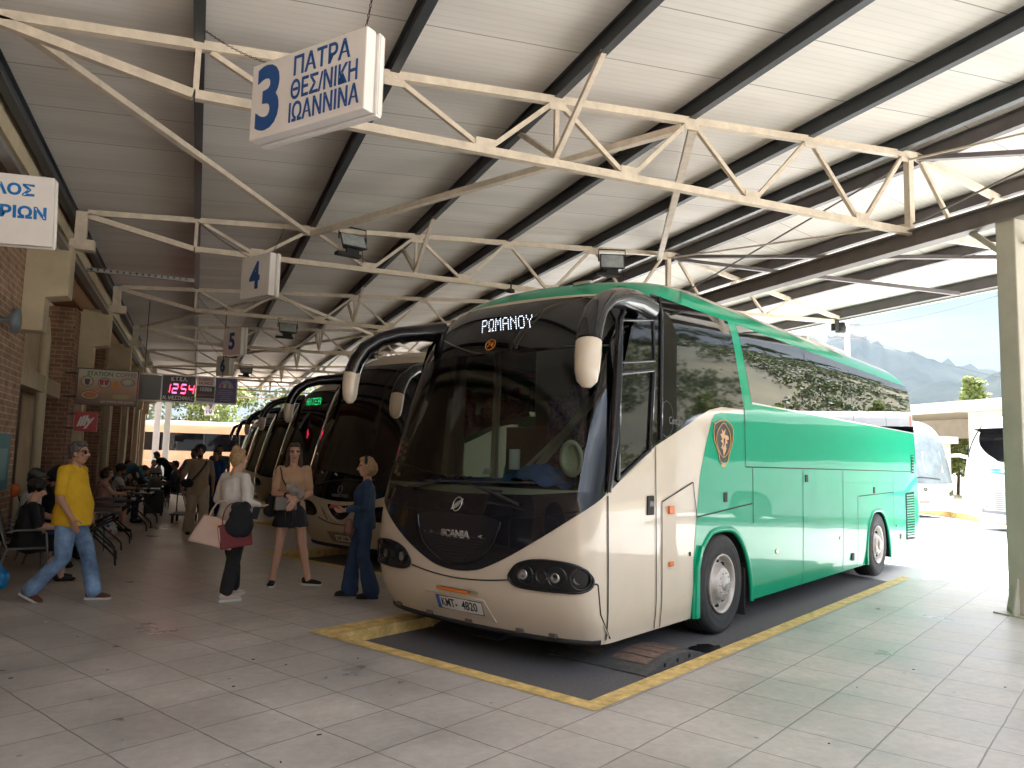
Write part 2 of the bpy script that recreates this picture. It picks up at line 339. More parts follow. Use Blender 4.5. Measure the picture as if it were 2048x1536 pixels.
class CB(MB):
    def done(s, name, m, parent=None, **k):
        s.v = [tuple(Vector(v)-T0) for v in s.v]; return s.build(name, m, parent or canopy, **k)
YT = [7.28+5.77*k for k in range(-1, 8)]
YA, YB_ = -.4, 49.5
def zr(x): return 5.60+.068*(x-1.5) if x <= 8.95 else 6.107-.2*(x-8.95)   # purlin tops / panel underside
def roof_sheet(x0, x1, name):
    mb = CB(); t = .06
    ny = 12
    for i in range(ny):
        y0 = YA+(YB_-YA)*i/ny; y1 = YA+(YB_-YA)*(i+1)/ny
        a = [(x0, y0, zr(x0)+.065), (x1, y0, zr(x1 if x1 != 8.95 else 8.9499)+.065), (x1, y1, zr(x1)+.065), (x0, y1, zr(x0)+.065)]
        mb.add(a+[(p[0], p[1], p[2]+t) for p in a], [(0, 1, 2, 3), (4, 5, 6, 7)]+([(0, 1, 5, 4)] if i == 0 else [])+([(2, 3, 7, 6)] if i == ny-1 else [])+[(1, 2, 6, 5), (3, 0, 4, 7)])
    return mb.done(name, M_PANEL)
roof_sheet(-2.6, 8.95, "roof_panel"); roof_sheet(8.95, 13.72, "roof_panel")
for x, m, w in ((-2.02, M_PURL, .1), (-.2, M_PURL, .09), (1.62, M_PURL, .09), (3.45, M_PURL, .09), (5.22, M_PURL, .09), (7.05, M_PURL, .09), (8.62, M_PURL, .09)):
    mb = CB(); z = zr(x)-.04
    mb.ibeam((x, YA, z), (x, YB_, z), w, .2, .01); mb.done("purlin", m)
for x in (9.2, 10.65, 12.08, 13.5):
    mb = CB(); z = zr(x)-.05; mb.ibeam((x, YA, z), (x, YB_, z), .1, .22, .012); mb.done("purlin", M_PURL2)
mb = CB(); mb.ibeam((8.82, YA, 4.73), (8.82, YB_, 4.73), .2, .24, .016); mb.done("girder", M_GREY)
mb = CB(); mb.b2((13.66, YA, 5.02), (13.74, YB_, 5.3)); mb.done("edge_flashing", mat("pale_flashing", (.6, .6, .58), .4))
def zt(x): return 5.44+.068*(x-1.5) if x <= 8.95 else 5.947-.2*(x-8.95)
for ti, y in enumerate(YT):
    # chords
    mb = CB(); cw = .085
    mb.bar((-1.75, y, zt(-1.75)), (8.95, y, zt(8.95)), .08, cw); mb.bar((8.95, y, zt(8.95)), (13.45, y, zt(13.45)), .08, cw)
    tr = mb.done("truss", M_CREAM)
    def sub(a, b, name="web_member", w=.05, h=.05):
        q = MB(); q.bar(a, b, w, h); q.v = [tuple(Vector(v)-T0) for v in q.v]; return q.build(name, M_CREAM, tr)
    zb = 4.85
    q = MB(); q.bar((-1.75, y, 5.17), (-.22, y, zb), .08, cw); q.bar((-.2, y, zb), (8.8, y, zb), .082, cw); q.bar((8.8, y, zb-.01), (13.3, y, 4.95), .08, cw); q.v = [tuple(Vector(v)-T0) for v in q.v]; q.build("bottom_chord", M_CREAM, tr)
    e = .045
    sub((-.2, y, zt(-.2)+.16), (-.2, y, zb+e), "post"); sub((3.45, y, zt(3.45)-e), (3.45, y, zb+e), "post"); sub((8.82, y, zt(8.82)-e), (8.82, y, zb+e), "post", .09, .09)
    top = [-.15, 1.62, 3.45, 5.22, 7.05, 8.75]; bot = [.75, 2.62, 4.37, 6.12, 7.92]
    for i, b in enumerate(bot):
        sub((top[i]+.06, y+.003, zt(top[i])-e), (b-.06, y+.003, zb+e)); sub((top[i+1]-.06, y-.003, zt(top[i+1])-e), (b+.06, y-.003, zb+e))
    sub((9.05, y, zt(9.05)-e), (9.75, y, 4.88+e)); sub((10.55, y, zt(10.55)-e), (9.85, y, 4.88+e)); sub((10.7, y, zt(10.7)-e), (11.3, y, 4.91+e)); sub((12.0, y, zt(12)-e), (11.4, y, 4.91+e))
    if ti in (1, 2, 3):
        for b in bot: sub((b-.11, y+.032, zb+.075), (b+.11, y+.032, zb+.075), "gusset_plate", .008, .10); sub((b-.11, y-.032, zb+.075), (b+.11, y-.032, zb+.075), "gusset_plate", .008, .10)
        for b in top[1:]: sub((b-.10, y-.032, zt(b)-.075), (b+.10, y-.032, zt(b)-.07), "gusset_plate", .008, .09)
    # knee braces to the purlin, lamp bracket at the outer tip
    for s_ in (-1, 1): sub((3.45, y, 4.93), (3.45, y+s_*1.05, 5.62), "knee_brace", .055, .055)
    for xx in (9.2, 10.65, 12.08): sub((xx, y, zt(xx)+.02), (xx, y, zr(xx)-.12), "cleat", .05, .05)
    for xx in (-.2, 1.62, 3.45, 5.22, 7.05, 8.62): sub((xx, y, zt(xx)+.03), (xx, y, zr(xx)-.135), "cleat", .06, .06)
# roof-plane bracing: big zigzag angles and thin cross rods
def brace(a, b, w=.085, m=None): q = CB(); q.bar(a, b, w, w*.8); q.done("brace", m or M_CREAM)
for y0, y1 in ((7.28, 13.05), (24.59, 18.82), (24.59, 30.36), (41.9, 36.13)):
    brace((-1.7, y0, 5.2), (1.55, y1, zt(1.55)-.09)); brace((1.6, y1, zt(1.6)-.09), (5.1, y0, zt(5.1)-.1), .1); brace((5.25, y0, zt(5.25)-.1), (8.6, y1, zt(8.6)-.1), .1)
for y0, y1 in ((13.05, 7.28), (7.28, 1.51), (18.82, 24.59), (36.13, 30.36)):
    brace((8.98, y0, zt(9)-.02), (13.35, y1, zt(13.3)), .08, M_PURL2)
for a, b in ((YT[2], YT[1]), (YT[1], YT[0]), (YT[4], YT[3])):
    q = CB(); q.tube([(8.84, a, 4.95), (8.84, b, 5.86)], .016, 6); q.done("brace_rod", M_GREY); q = CB(); q.tube([(8.80, a, 5.86), (8.80, b, 4.95)], .016, 6); q.done("brace_rod", M_CREAM)
q = CB(); q.bar((8.98, 13.05, 5.86), (13.4, 10.0, 5.02), .07, .07); q.done("brace", M_PURL2)
# columns
def column(y, x=8.87):
    mb = CB(); a = .12
    mb.b2((x-a, y-a, .02), (x+a, y+a, 4.62)); c = mb.done("column", M_COLM, bevel=.02)
    q = MB()
    for s_ in (-1, 1):
        q.prism([(a, .0), (a+.10, .0), (a+.10, .05), (a+.02, .42), (a, .42)], -.012, .012, lambda u, v, w, s_=s_: (x+s_*u, y+w, v))
        q.prism([(a, .0), (a+.10, .0), (a+.10, .05), (a+.02, .42), (a, .42)], -.012, .012, lambda u, v, w, s_=s_: (x+w, y+s_*u, v))
    q.b2((x-.23, y-.23, 0), (x+.23, y+.23, .018)); q.v = [tuple(Vector(v)-T0) for v in q.v]; q.build("base_plate", M_COLM, c)
    q = MB(); q.bar((x, y-.16, 4.3), (x, y-.5, 4.62), .06, .06); q.bar((x, y+.16, 4.3), (x, y+.5, 4.62), .06, .06); q.v = [tuple(Vector(v)-T0) for v in q.v]; q.build("bracket", M_COLM, c)
for y in (5.93, 17.6, 29.1, 40.7): column(y)
def lerp_tab(t, tab):
    if t <= tab[0][0]: return tab[0][1]
    for (a, va), (b, vb) in zip(tab, tab[1:]):
        if t <= b:
            k = (t-a)/(b-a); return va+(vb-va)*k
    return tab[-1][1]
def smooth_tab(tab, n=60):
    # monotone-ish Catmull resample of a table for smooth profiles
    out = []
    m = len(tab)
    for i in range(m-1):
        x0, y0 = tab[i]; x1, y1 = tab[i+1]
        def slope(j):
            if j <= 0 or j >= m-1:
                a, b = (0, 1) if j <= 0 else (m-2, m-1)
                return (tab[b][1]-tab[a][1])/(tab[b][0]-tab[a][0])
            return (tab[j+1][1]-tab[j-1][1])/(tab[j+1][0]-tab[j-1][0])
        s0, s1 = slope(i), slope(i+1); d = x1-x0
        for k in range(8):
            t = k/8
            h00 = 2*t**3-3*t**2+1; h10 = t**3-2*t**2+t; h01 = -2*t**3+3*t**2; h11 = t**3-t**2
            out.append((x0+d*t, h00*y0+h10*d*s0+h01*y1+h11*d*s1))
    out.append(tab[-1]); return out
XF = smooth_tab([(.24,-2.24),(.5,-2.36),(.8,-2.41),(1.1,-2.42),(1.35,-2.39),(1.6,-2.335),(2.0,-2.25),(2.4,-2.15),(2.8,-2.02),(3.1,-1.84),(3.25,-1.68),(3.4,-1.44),(3.5,-1.15),(3.58,-.6),(3.63,.2),(3.65,1.2)])
XR = smooth_tab([(.24,8.62),(.45,8.95),(.8,9.2),(1.5,9.14),(2.5,8.93),(3.1,8.6),(3.35,8.3),(3.5,7.8),(3.6,7.0),(3.65,5.5)])
HW = smooth_tab([(.24,1.25),(.5,1.275),(2.0,1.275),(2.6,1.275),(3.05,1.273),(3.2,1.262),(3.35,1.222),(3.46,1.14),(3.54,1.03),(3.6,.85),(3.635,.55),(3.65,.1)])
KC = smooth_tab([(.24,.8),(.5,.62),(1.2,.68),(1.6,.8),(2.0,.95),(2.8,1.35),(3.2,1.7),(3.65,1.9)])
PLAN = [(0,0),(.4,.02),(.7,.06),(.95,.125),(1.1,.19),(1.19,.26),(1.245,.35),(1.27,.44),(1.275,.52)]
_q = [0]
for (a, b), (c, d) in zip(PLAN, PLAN[1:]): _q.append(_q[-1]+((c-a)**2+(d-b)**2)**.5)
QL = _q[-1]
QW = smooth_tab([(s/QL, p[0]/1.275) for s, p in zip(_q, PLAN)])
QX = smooth_tab([(s/QL, p[1]) for s, p in zip(_q, PLAN)])
def S_front(q, z):
    a = min(1, abs(q)); h = lerp_tab(z, HW)
    return (lerp_tab(z, XF)+lerp_tab(z, KC)*lerp_tab(a, QX), (1 if q >= 0 else -1)*h*lerp_tab(a, QW), z)
def S_side(x, z, sg=-1): return (x, sg*lerp_tab(z, HW), z)
# ================================================================ coaches
KR = .42
def S_rear(q, z):
    a = min(1, abs(q)); return (lerp_tab(z, XR)-KR*lerp_tab(a, QX), (1 if q >= 0 else -1)*lerp_tab(z, HW)*lerp_tab(a, QW), z)
def S_right(x, z): return S_side(x, z, -1)
def S_left(x, z): return S_side(x, z, 1)
P_GREEN = paintmat("green_coach_paint", (.0, .34, .18), .32, .10, .42, .05)
P_CREAM = paintmat("cream_coach_paint", (.62, .535, .42), .35, .08, .6, .2)
P_WHITE = paintmat("white_coach_paint", (.74, .73, .71), .35, .06)
P_PEACH = paintmat("salmon_coach_paint", (.68, .40, .24), .35, .06)
P_BLACK = paintmat("black_coach_paint", (.004, .004, .007), .25, .10, .6); P_BLACK.node_tree.nodes["Principled BSDF"].inputs["Specular IOR Level"].default_value = .1
M_RUB = mat("black_rubber", (.018, .018, .018), .7, var=.3, vscale=12)
M_TYRE = mat("tyre_rubber", (.035, .035, .037), .75, var=.3, vscale=9, bump=.15, bscale=60)
M_SEAM = mat("panel_gap", (.02, .02, .02), .8)
M_STEEL = mat("painted_wheel_steel", (.46, .43, .40), .38, metal=.35, var=.18, vscale=14)
M_HOLE = mat("dark_cavity", (.008, .008, .008), .9)
M_ORANGE = mat("amber_lens", (.75, .16, .02), .15, coat=1.)
M_CHROME = mat("chrome", (.6, .6, .6), .18, metal=1.)
M_LAMP = mat("lamp_reflector", (.5, .5, .5), .12, metal=.9, coat=1.)
M_BLKGL = mat("black_glass", (.004, .004, .005), .03, coat=1., spec=.05)
M_PLATE = mat("plate_white", (.70, .70, .66), .4)
M_INK = mat("black_ink", (.01, .01, .012), .5)
M_BLUE = mat("eu_blue", (.01, .12, .55), .4)
M_SILV = mat("silver_letters", (.62, .62, .60), .25, metal=.7)
M_GOLD = mat("gold_print", (.58, .33, .13), .4)
G_WIND = glassmat("windscreen_glass", (.62, .78, .76), 1.46, .86)
G_SIDE = glassmat("tinted_side_glass", (.75, .8, .8), 2.45, .12, 0, .035)
G_LEFT = glassmat("door_side_glass", (.75, .85, .85), 1.5, .34, 0, .03)
M_INT = mat("cabin_trim", (.10, .085, .065), .8, var=.2, vscale=5)
M_INTL = mat("cabin_pale_trim", (.42, .38, .30), .7)
M_SEAT = mat("seat_fabric", (.05, .04, .09), .9, var=.9, vscale=26, var2=(.16, .10, .2))
LED5 = {'Ρ': "11110 10001 10001 11110 10000 10000 10000", 'Ω': "01110 10001 10001 10001 10001 01010 11011", 'Μ': "10001 11011 10101 10101 10001 10001 10001", 'Α': "01110 10001 10001 11111 10001 10001 10001",
        'Ν': "10001 11001 10101 10011 10001 10001 10001", 'Ο': "01110 10001 10001 10001 10001 10001 01110", 'Υ': "10001 10001 01010 00100 00100 00100 00100", 'Ι': "01110 00100 00100 00100 00100 00100 01110",
        'Τ': "11111 00100 00100 00100 00100 00100 00100", 'Ε': "11111 10000 10000 11110 10000 10000 11111", 'Λ': "00100 00100 01010 01010 01010 10001 10001"}
def conform(fn, poly, off=.003, cell=.12, cellz=None, holes=None):
    """2-D outline in a surface's own coordinates -> faces lying on that surface, lifted by off"""
    bm = bmesh.new(); vs_ = [bm.verts.new((u, v, 0)) for u, v in poly]; bm.faces.new(vs_)
    us = [p[0] for p in poly]; ws = [p[1] for p in poly]; cz = cellz or cell
    for lo, hi, ax, c in ((min(us), max(us), 0, cell), (min(ws), max(ws), 1, cz)):
        k = math.floor(lo/c)+1
        while k*c < hi-1e-4:
            co = [0, 0, 0]; no = [0, 0, 0]; co[ax] = k*c; no[ax] = 1
            bmesh.ops.bisect_plane(bm, geom=bm.verts[:]+bm.edges[:]+bm.faces[:], plane_co=co, plane_no=no, dist=1e-5); k += 1
    bmesh.ops.triangulate(bm, faces=[f for f in bm.faces if len(f.verts) > 4])
    bm.verts.index_update(); out = []
    for v in bm.verts: out.append(lift(fn, v.co.x, v.co.y, off))
    fs = [[v.index for v in f.verts] for f in bm.faces]
    f0 = max(bm.faces, key=lambda f: f.calc_area()); c0 = f0.calc_center_median(); k = [out[v.index] for v in f0.verts]; nr = (k[1]-k[0]).cross(k[2]-k[0])
    if nr.dot(lift(fn, c0.x, c0.y, off+.1)-lift(fn, c0.x, c0.y, off)) < 0: fs = [f[::-1] for f in fs]
    bm.free(); return out, fs
def lift(fn, u, v, off):
    p = Vector(fn(u, v)); e = 1e-3; a = Vector(fn(u+e, v))-Vector(fn(u-e, v)); b = Vector(fn(u, v+e))-Vector(fn(u, v-e)); n = a.cross(b)
    n = n.normalized() if n.length > 1e-12 else Vector((0, 0, 1))
    c = p-Vector((3.5 if fn is not S_front else 2.5, 0, 1.6))
    if n.dot(c) < 0: n = -n
    return p+n*off
def smooth_poly(pts, n=4, closed=True):
    """Catmull-Rom rounding of a traced outline"""
    m = len(pts); out = []
    for i in range(m if closed else m-1):
        p0, p1, p2, p3 = [pts[(i+k) % m] if closed else pts[max(0, min(m-1, i+k))] for k in (-1, 0, 1, 2)]
        for k in range(n):
            t = k/n; out.append(tuple(.5*((2*p1[j])+(-p0[j]+p2[j])*t+(2*p0[j]-5*p1[j]+4*p2[j]-p3[j])*t*t+(-p0[j]+3*p1[j]-3*p2[j]+p3[j])*t**3) for j in (0, 1)))
    if not closed: out.append(tuple(pts[-1]))
    return out
def line_poly(a, b, w):
    d = Vector((b[0]-a[0], b[1]-a[1])); n = Vector((-d.y, d.x)).normalized()*w/2
    return [(a[0]+n.x, a[1]+n.y), (b[0]+n.x, b[1]+n.y), (b[0]-n.x, b[1]-n.y), (a[0]-n.x, a[1]-n.y)]
ARCH_F = [(-.40, .24), (-.385, .55), (-.30, .80), (-.15, .96), (.02, 1.045), (.37, 1.055), (.58, 1.0), (.76, .86), (.90, .66), (.975, .42), (.985, .24)]
ARCH_R = [(p[0]+5.88, p[1]) for p in ARCH_F]
WX = (.26, 6.16)
ZROWS = [.24, .3, .4, .5, .65, .8, 1.0, 1.15, 1.3, 1.48, 1.6, 1.8, 2.0, 2.2, 2.34, 2.43, 2.58, 2.72, 2.85, 3.0, 3.1, 3.2, 3.275, 3.34, 3.4, 3.46, 3.5, 3.54, 3.575, 3.605, 3.63, 3.645, 3.65]
XCOL = [-1.0, -.8, -.6, -.2, .3, .7, 1.2, 1.7, 2.3, 2.9, 3.5, 4.1, 4.7, 5.28, 5.6, 5.9, 6.2, 6.6, 7.05, 7.5, 8.0]
QCOL = [-1, -.95, -.9, -.85, -.8, -.7, -.6, -.5, -.4, -.3, -.2, -.1, 0, .1, .2, .3, .4, .5, .6, .7, .8, .85, .9, .95, 1]
def shell(mats, colour, wind=(1.48, 2.72, .8), windows=True):
    mb = MB(); rows = []
    for z in ZROWS:
        xf = S_front(1, z)[0]; xr = S_rear(1, z)[0]; ring = []; keys = []
        for q in QCOL: ring.append(S_front(q, z)); keys.append(('f', q))
        for x in XCOL: ring.append(S_side(min(max(x, xf), xr), z, 1)); keys.append(('l', x))
        for q in reversed(QCOL): ring.append(S_rear(q, z)); keys.append(('r', q))
        for x in reversed(XCOL): ring.append(S_side(min(max(x, xf), xr), z, -1)); keys.append(('s', x))
        rows.append(ring)
    n = len(rows[0]); vs_ = [p for r in rows for p in r]
    for i in range(len(rows)-1):
        z = (ZROWS[i]+ZROWS[i+1])/2
        for k in range(n):
            k2 = (k+1) % n; a, b = keys[k], keys[k2]; c = rows[i][k]; d = rows[i][k2]; xm = (c[0]+d[0])/2
            if a[0] == 'f' and b[0] == 'f' and wind and wind[0] < z < wind[1] and abs(a[1]+b[1])/2 < wind[2]: continue
            if a[0] == b[0] and a[0] in 'ls':
                x = (a[1]+b[1])/2
                if z < 1.3 and (-.6 < x < 1.2 or 5.28 < x < 7.05): continue
                if windows and 2.43 < z < 3.2 and 1.2 < x < 8.0: continue
                if windows and 1.48 < z < 3.2 and a[0] == 'l' and -1.0 < x < .3: continue
            mb.f.append([i*n+k, i*n+k2, (i+1)*n+k2, (i+1)*n+k]); mb.m.append(colour(xm, z, a[0])); mb.sm.append(True)
    mb.v = vs_
    mb.f.append([(len(rows)-1)*n+k for k in range(n)]); mb.m.append(colour(3, 3.65, 't')); mb.sm.append(True)
    return mb
def panel_block(arch, x0, x1, sg):
    """side panel round a wheel arch (outline in x,z)"""
    return [(x0, .24)]+arch+[(x1, .24), (x1, 1.3), (x0, 1.3)]
def wheel(parent, x, y, out, dual=False, n=10):
    """tyre, steel rim with ventilation holes and hub cap; out = outward sign along y"""
    w = empty("wheel", (x, y, .5)); w.parent = parent
    t = MB(); Rr = .51; prof = [(.29, -.02), (.36, .0), (.42, .012), (.47, .008), (.495, -.015), (Rr, -.05), (Rr, -.27), (.49, -.30), (.4, -.32), (.29, -.3)]
    t.lathe([(r, out*h) for r, h in prof], 56, axis='y')
    for k in range(4): t.lathe([(Rr+.002, -out*(.085+.05*k)), (Rr+.002, -out*(.1+.05*k))], 56, axis='y', mi=1)
    for rr in (.375, .44): t.lathe([(rr-.004, out*.012), (rr, out*.0165), (rr+.004, out*.0135)], 56, axis='y')
    t.build("tyre", [M_TYRE, M_HOLE], w)
    r = MB(); prof = [(.29, -.03), (.302, -.002), (.298, .012), (.285, .008), (.27, -.03), (.262, -.075), (.245, -.08), (.20, -.04), (.172, -.006), (.165, .012), (.14, .026), (0, .034)] if not dual else [(.29, -.03), (.302, -.002), (.298, .012), (.285, .0), (.265, -.06), (.25, -.09), (.21, -.075), (.19, -.05), (.165, -.048), (.15, .0), (.13, .02), (0, .026)]
    r.lathe([(a, out*h) for a, h in prof], 48, axis='y'); rim = r.build("rim", M_STEEL, w)
    h = MB()
    for k in range(n):
        t_ = 2*math.pi*(k+.5)/n; c = Vector((.228*math.cos(t_), out*(-.058), .228*math.sin(t_)))
        M_ = Matrix.Rotation(-t_, 4, 'Y')
        h.sphere(c, (.020, .022, .028), 10, 6, 0, M_.to_3x3())
    h.build("vent_hole", M_HOLE, rim)
    g = MB(); g.lathe([(.07, out*.031), (.066, out*.038), (0, out*.04)] if not dual else [(.09, out*.022), (.085, out*.05), (0, out*.055)], 24, axis='y')
    for k in range(10):
        t_ = 2*math.pi*k/10; g.lathe([(.013, out*.0), (.013, out*.035 if not dual else out*.01), (0, out*.037 if not dual else out*.012)], 6, (.168*math.cos(t_)*(.66 if not dual else 1), 0, .168*math.sin(t_)*(.66 if not dual else 1)), 'y')
    g.build("hub", M_STEEL, w)
    return w
def arm_mirror(parent, path, radii, ell, blk=P_BLACK, tip=P_CREAM, split=6, name="mirror_arm"):
    m = MB(); m.tube(path[:split+1], radii[:split+1], 16, 0, True, (0, 1, 0), ell[:split+1]); a = m.build(name, blk, parent)
    m = MB(); m.tube(path[split:], radii[split:], 16, 0, True, (0, 1, 0), ell[split:]); m.build("mirror_cap", tip, a); return a
def ledtext(parent, body, qc, zc, colour, cz=.021, cq=None, strength=2.2, name="led_dot_pattern", sl=.40):
    m = MB(); cq = cq or .0118; n = len(body); w = n*6-1
    for i, ch in enumerate(body):
        if ch not in LED5: continue
        for r, row in enumerate(LED5[ch].split()):
            for c, b in enumerate(row):
                if b == '1':
                    z = zc+(3-r)*cz; q = qc+(w/2-(i*6+c))*cq+sl*(z-zc); d = cq*.21; e = cz*.24
                    vs_ = [lift(S_front, q+s*d, z+t*e, .0085) for s, t in ((-1, -1), (1, -1), (1, 1), (-1, 1))]; m.add(vs_, [(0, 1, 2, 3)])
    return m.build(name, mat("led_"+name+str(len(MATS)), (.02, .02, .02), .5, emit=colour, estr=strength), parent)
def on_front(parent, name, poly, off, m, cell=.06, cz=.1): 
    v, f = conform(S_front, poly, off, cell, cz); q = MB(); q.add(v, f, 0, True); return q.build(name, m, parent, fix=False)
def on_side(parent, name, poly, off, m, sg=-1, cell=.25, cz=.1):
    v, f = conform(S_right if sg < 0 else S_left, poly, off, cell, cz); q = MB(); q.add(v, f, 0, True); return q.build(name, m, parent, fix=False)
def letters_on(parent, name, body, fn, u, v, size, su, m, off=.01, bold=0, flip=1, depth=.004, sx=1., slant=0.):
    """solid lettering laid on a surface; su = surface units per metre along u (sign gives reading direction)"""
    vs_, fs = text_mesh(body, size, None, depth, bold, sx); out = []
    for p in vs_: out.append(lift(fn, u+(p.x+slant*p.y)*su, v+p.y, off+p.z))
    q = MB(); q.add(out, fs); return q.build(name, m, parent, fix=False)
QU = -1/1.45     # q units per metre on the front, reading left to right in the picture
MASK = [(-.985, 1.45), (-.81, 1.30), (-.615, 1.11), (-.413, .932), (-.25, .815), (-.14, .762), (0, .742), (.14, .762), (.25, .815), (.413, .932), (.615, 1.11), (.81, 1.30), (.985, 1.45)]
HLAMP = [(-.393, .745), (-.41, .80), (-.45, .86), (-.515, .897), (-.58, .912), (-.65, .917), (-.765, .906), (-.855, .868), (-.925, .80), (-.93, .755), (-.90, .715), (-.824, .686), (-.715, .680), (-.56, .678), (-.44, .69)]
def seats(parent, nrow=6):
    for r in range(nrow):
        for s in (-1, 1):
            x = .5+r*1.25; y = s*.72
            q = MB(); q.box((x, y, 1.75), (.5, .95, .16)); q.box((x+.28, y, 2.15), (.14, .95, .8)); q.box((x+.31, y-.23, 2.62), (.1, .28, .2)); q.box((x+.31, y+.23, 2.62), (.1, .28, .2))
            q.build("passenger_seat", M_SEAT, parent, bevel=.04)
def coach(name, label, style, loc, rz, group=None, detail=2):
    """one motor coach; style picks livery and front; detail 2 = full, 1 = parked behind, 0 = far"""
    g = style == 'green'; base = {'green': P_CREAM, 'cream': P_CREAM, 'white': P_WHITE, 'peach': P_PEACH}[style]
    root = empty(name, loc, rz, label, "coach", group)
    def colour(x, z, k):
        if g and 3.275 < z < 3.46: return 1
        if g and (k == 'r' or (k in 'ls' and x > 7.6)) and z < 3.46: return 1
        if not g and k == 'r' and 2.2 < z < 3.2: return 2
        return 0
    b = shell([base], colour, (1.48, 2.72, .8) if detail == 2 else None, detail == 2)
    body = b.build("body", [base, P_GREEN, P_BLACK], root, fix=True)
    for sg in (-1, 1):
        for arch, x0, x1 in ((ARCH_F, -.6, 1.2), (ARCH_R, 5.28, 7.05)):
            on_side(root, "wheel_arch_panel", panel_block(arch, x0, x1, sg), 0, base, sg, .3, .12)
            m = MB(); n = len(arch); m.add([(p[0], sg*1.27, p[1]) for p in arch]+[(p[0], sg*.62, p[1]) for p in arch], [(i, i+1, i+1+n, i+n) for i in range(n-1)]); m.add([(p[0], sg*.62, p[1]) for p in arch], [list(range(n))]); m.build("wheel_well", M_HOLE, root, fix=False)
        for x, dual in ((WX[0], False), (WX[1], True)): wheel(root, x, sg*1.262, sg, dual)
    m = MB(); m.b2((-2.0, -1.05, .26), (8.4, 1.05, .42)); m.build("underbody", M_HOLE, root)
    # black mask and glass of the front
    msk = MASK if g else [(-.985, 1.35), (-.8, 1.18), (-.5, 1.05), (-.25, 1.005), (0, .99), (.25, 1.005), (.5, 1.05), (.8, 1.18), (.985, 1.35)]
    if style == 'white': msk = [(-.93, 1.25), (-.5, 1.2), (0, 1.19), (.5, 1.2), (.93, 1.25)]
    zt0, zt1 = (3.262, 3.225) if style != 'white' else (3.2, 3.15)
    low = smooth_poly(msk, 4, False)
    wtop = 3.27
    topc = [(.985, wtop-.02), (.8, zt0), (.4, zt0-.025), (0, zt1), (-.4, zt0-.025), (-.8, zt0), (-.985, wtop-.02)]
    if detail == 2:
        on_front(root, "front_mask", [p for p in low]+[(.985, 1.47), (.79, 1.47), (.5, 1.43), (0, 1.41), (-.5, 1.43), (-.79, 1.47), (-.985, 1.47)], .005, P_BLACK)
        for s in (-1, 1): on_front(root, "windscreen_pillar", [(s*.985, 1.47), (s*.985, wtop-.02), (s*.8, zt0), (s*.775, 2.7), (s*.775, 1.47)], .0052, M_BLKGL)
        on_front(root, "header_panel", [(.775, 2.69)]+[(.775, zt0)]+topc[2:-2]+[(-.775, zt0), (-.775, 2.735), (-.5, 2.725), (-.19, 2.705), (0, 2.70), (.2, 2.698), (.5, 2.69)], .005, M_BLKGL)
        on_front(root, "windscreen", [(.8, 1.44), (.8, 2.72), (.5, 2.71), (0, 2.72), (-.5, 2.74), (-.8, 2.75), (-.8, 1.44), (-.5, 1.40), (0, 1.385), (.5, 1.40)], .0015, G_WIND)
    else:
        on_front(root, "windscreen", low+topc, .005, M_BLKGL if style != 'white' else mat('curtained_screen', (.20, .235, .25), .12, coat=.6, var=.35, vscale=1.4))
    # side windows
    wf = [(-1.98, 1.455), (-1.6, 1.655), (-1.18, 1.875), (-.55, 2.10), (-.30, 2.20), (-.08, 2.275), (.2, 2.325), (.80, 2.34), (.42, 3.272), (-1.25, 3.272), (-1.62, 2.9), (-1.85, 2.2)]
    wr = [(1.0, 2.43), (8.72, 2.42), (8.72, 2.55), (8.30, 3.272), (.62, 3.272)]
    for sg in (-1, 1):
        if style in ('green', 'cream'):
            if g:
                gm = [(-.42, .24)]+[(-.405, .25)]
                arch1 = [p for p in ARCH_F]; arch2 = [p for p in ARCH_R]
                poly = [(-.425, .24), (-.42, .8), (-.36, 1.22), (-.28, 1.62), (-.13, 1.97), (-.02, 2.17), (.06, 2.24), (.2, 2.268), (.79, 2.285), (.80, 2.36), (.42, 3.276), (7.65, 3.276), (7.65, .24)]+arch2[::-1]+[(1.02, .24)]+arch1[::-1][:-1]+[(-.402, .24)]
                on_side(root, "green_panel", poly, .003, P_GREEN, sg, .3, .12)
            on_side(root, "cab_glass", wf, .005, M_BLKGL if sg < 0 or detail < 2 else G_LEFT, sg, .12, .1)
            on_side(root, "side_glass", wr, .006, (G_SIDE if sg < 0 else G_LEFT) if detail == 2 else M_BLKGL, sg, .3, .1)
        elif style == 'white':
            on_side(root, "side_glass", smooth_poly([(-.9, 2.0), (3, 2.0), (7.2, 2.03), (8.0, 2.22), (8.4, 2.6), (8.38, 3.0), (8.15, 3.12), (3, 3.12), (-.9, 3.12), (-1.0, 2.5)], 4), .006, M_BLKGL, sg, .3, .1)
        else:
            on_side(root, "side_glass", [(-1.6, 1.75), (8.6, 1.75), (8.4, 2.85), (-1.5, 2.85)], .006, M_BLKGL, sg, .3, .15)
            for x in (-.1, 2.0, 4.1, 6.3): on_side(root, "window_bar", [(x, 1.75), (x+.07, 1.75), (x+.07, 2.85), (x, 2.85)], .009, M_RUB, sg)
            on_side(root, "trim_line", [(-1.5, 1.12), (8.6, 1.12), (8.6, 1.15), (-1.5, 1.15)], .006, mat("pale_trim", (.7, .62, .5), .4), sg)
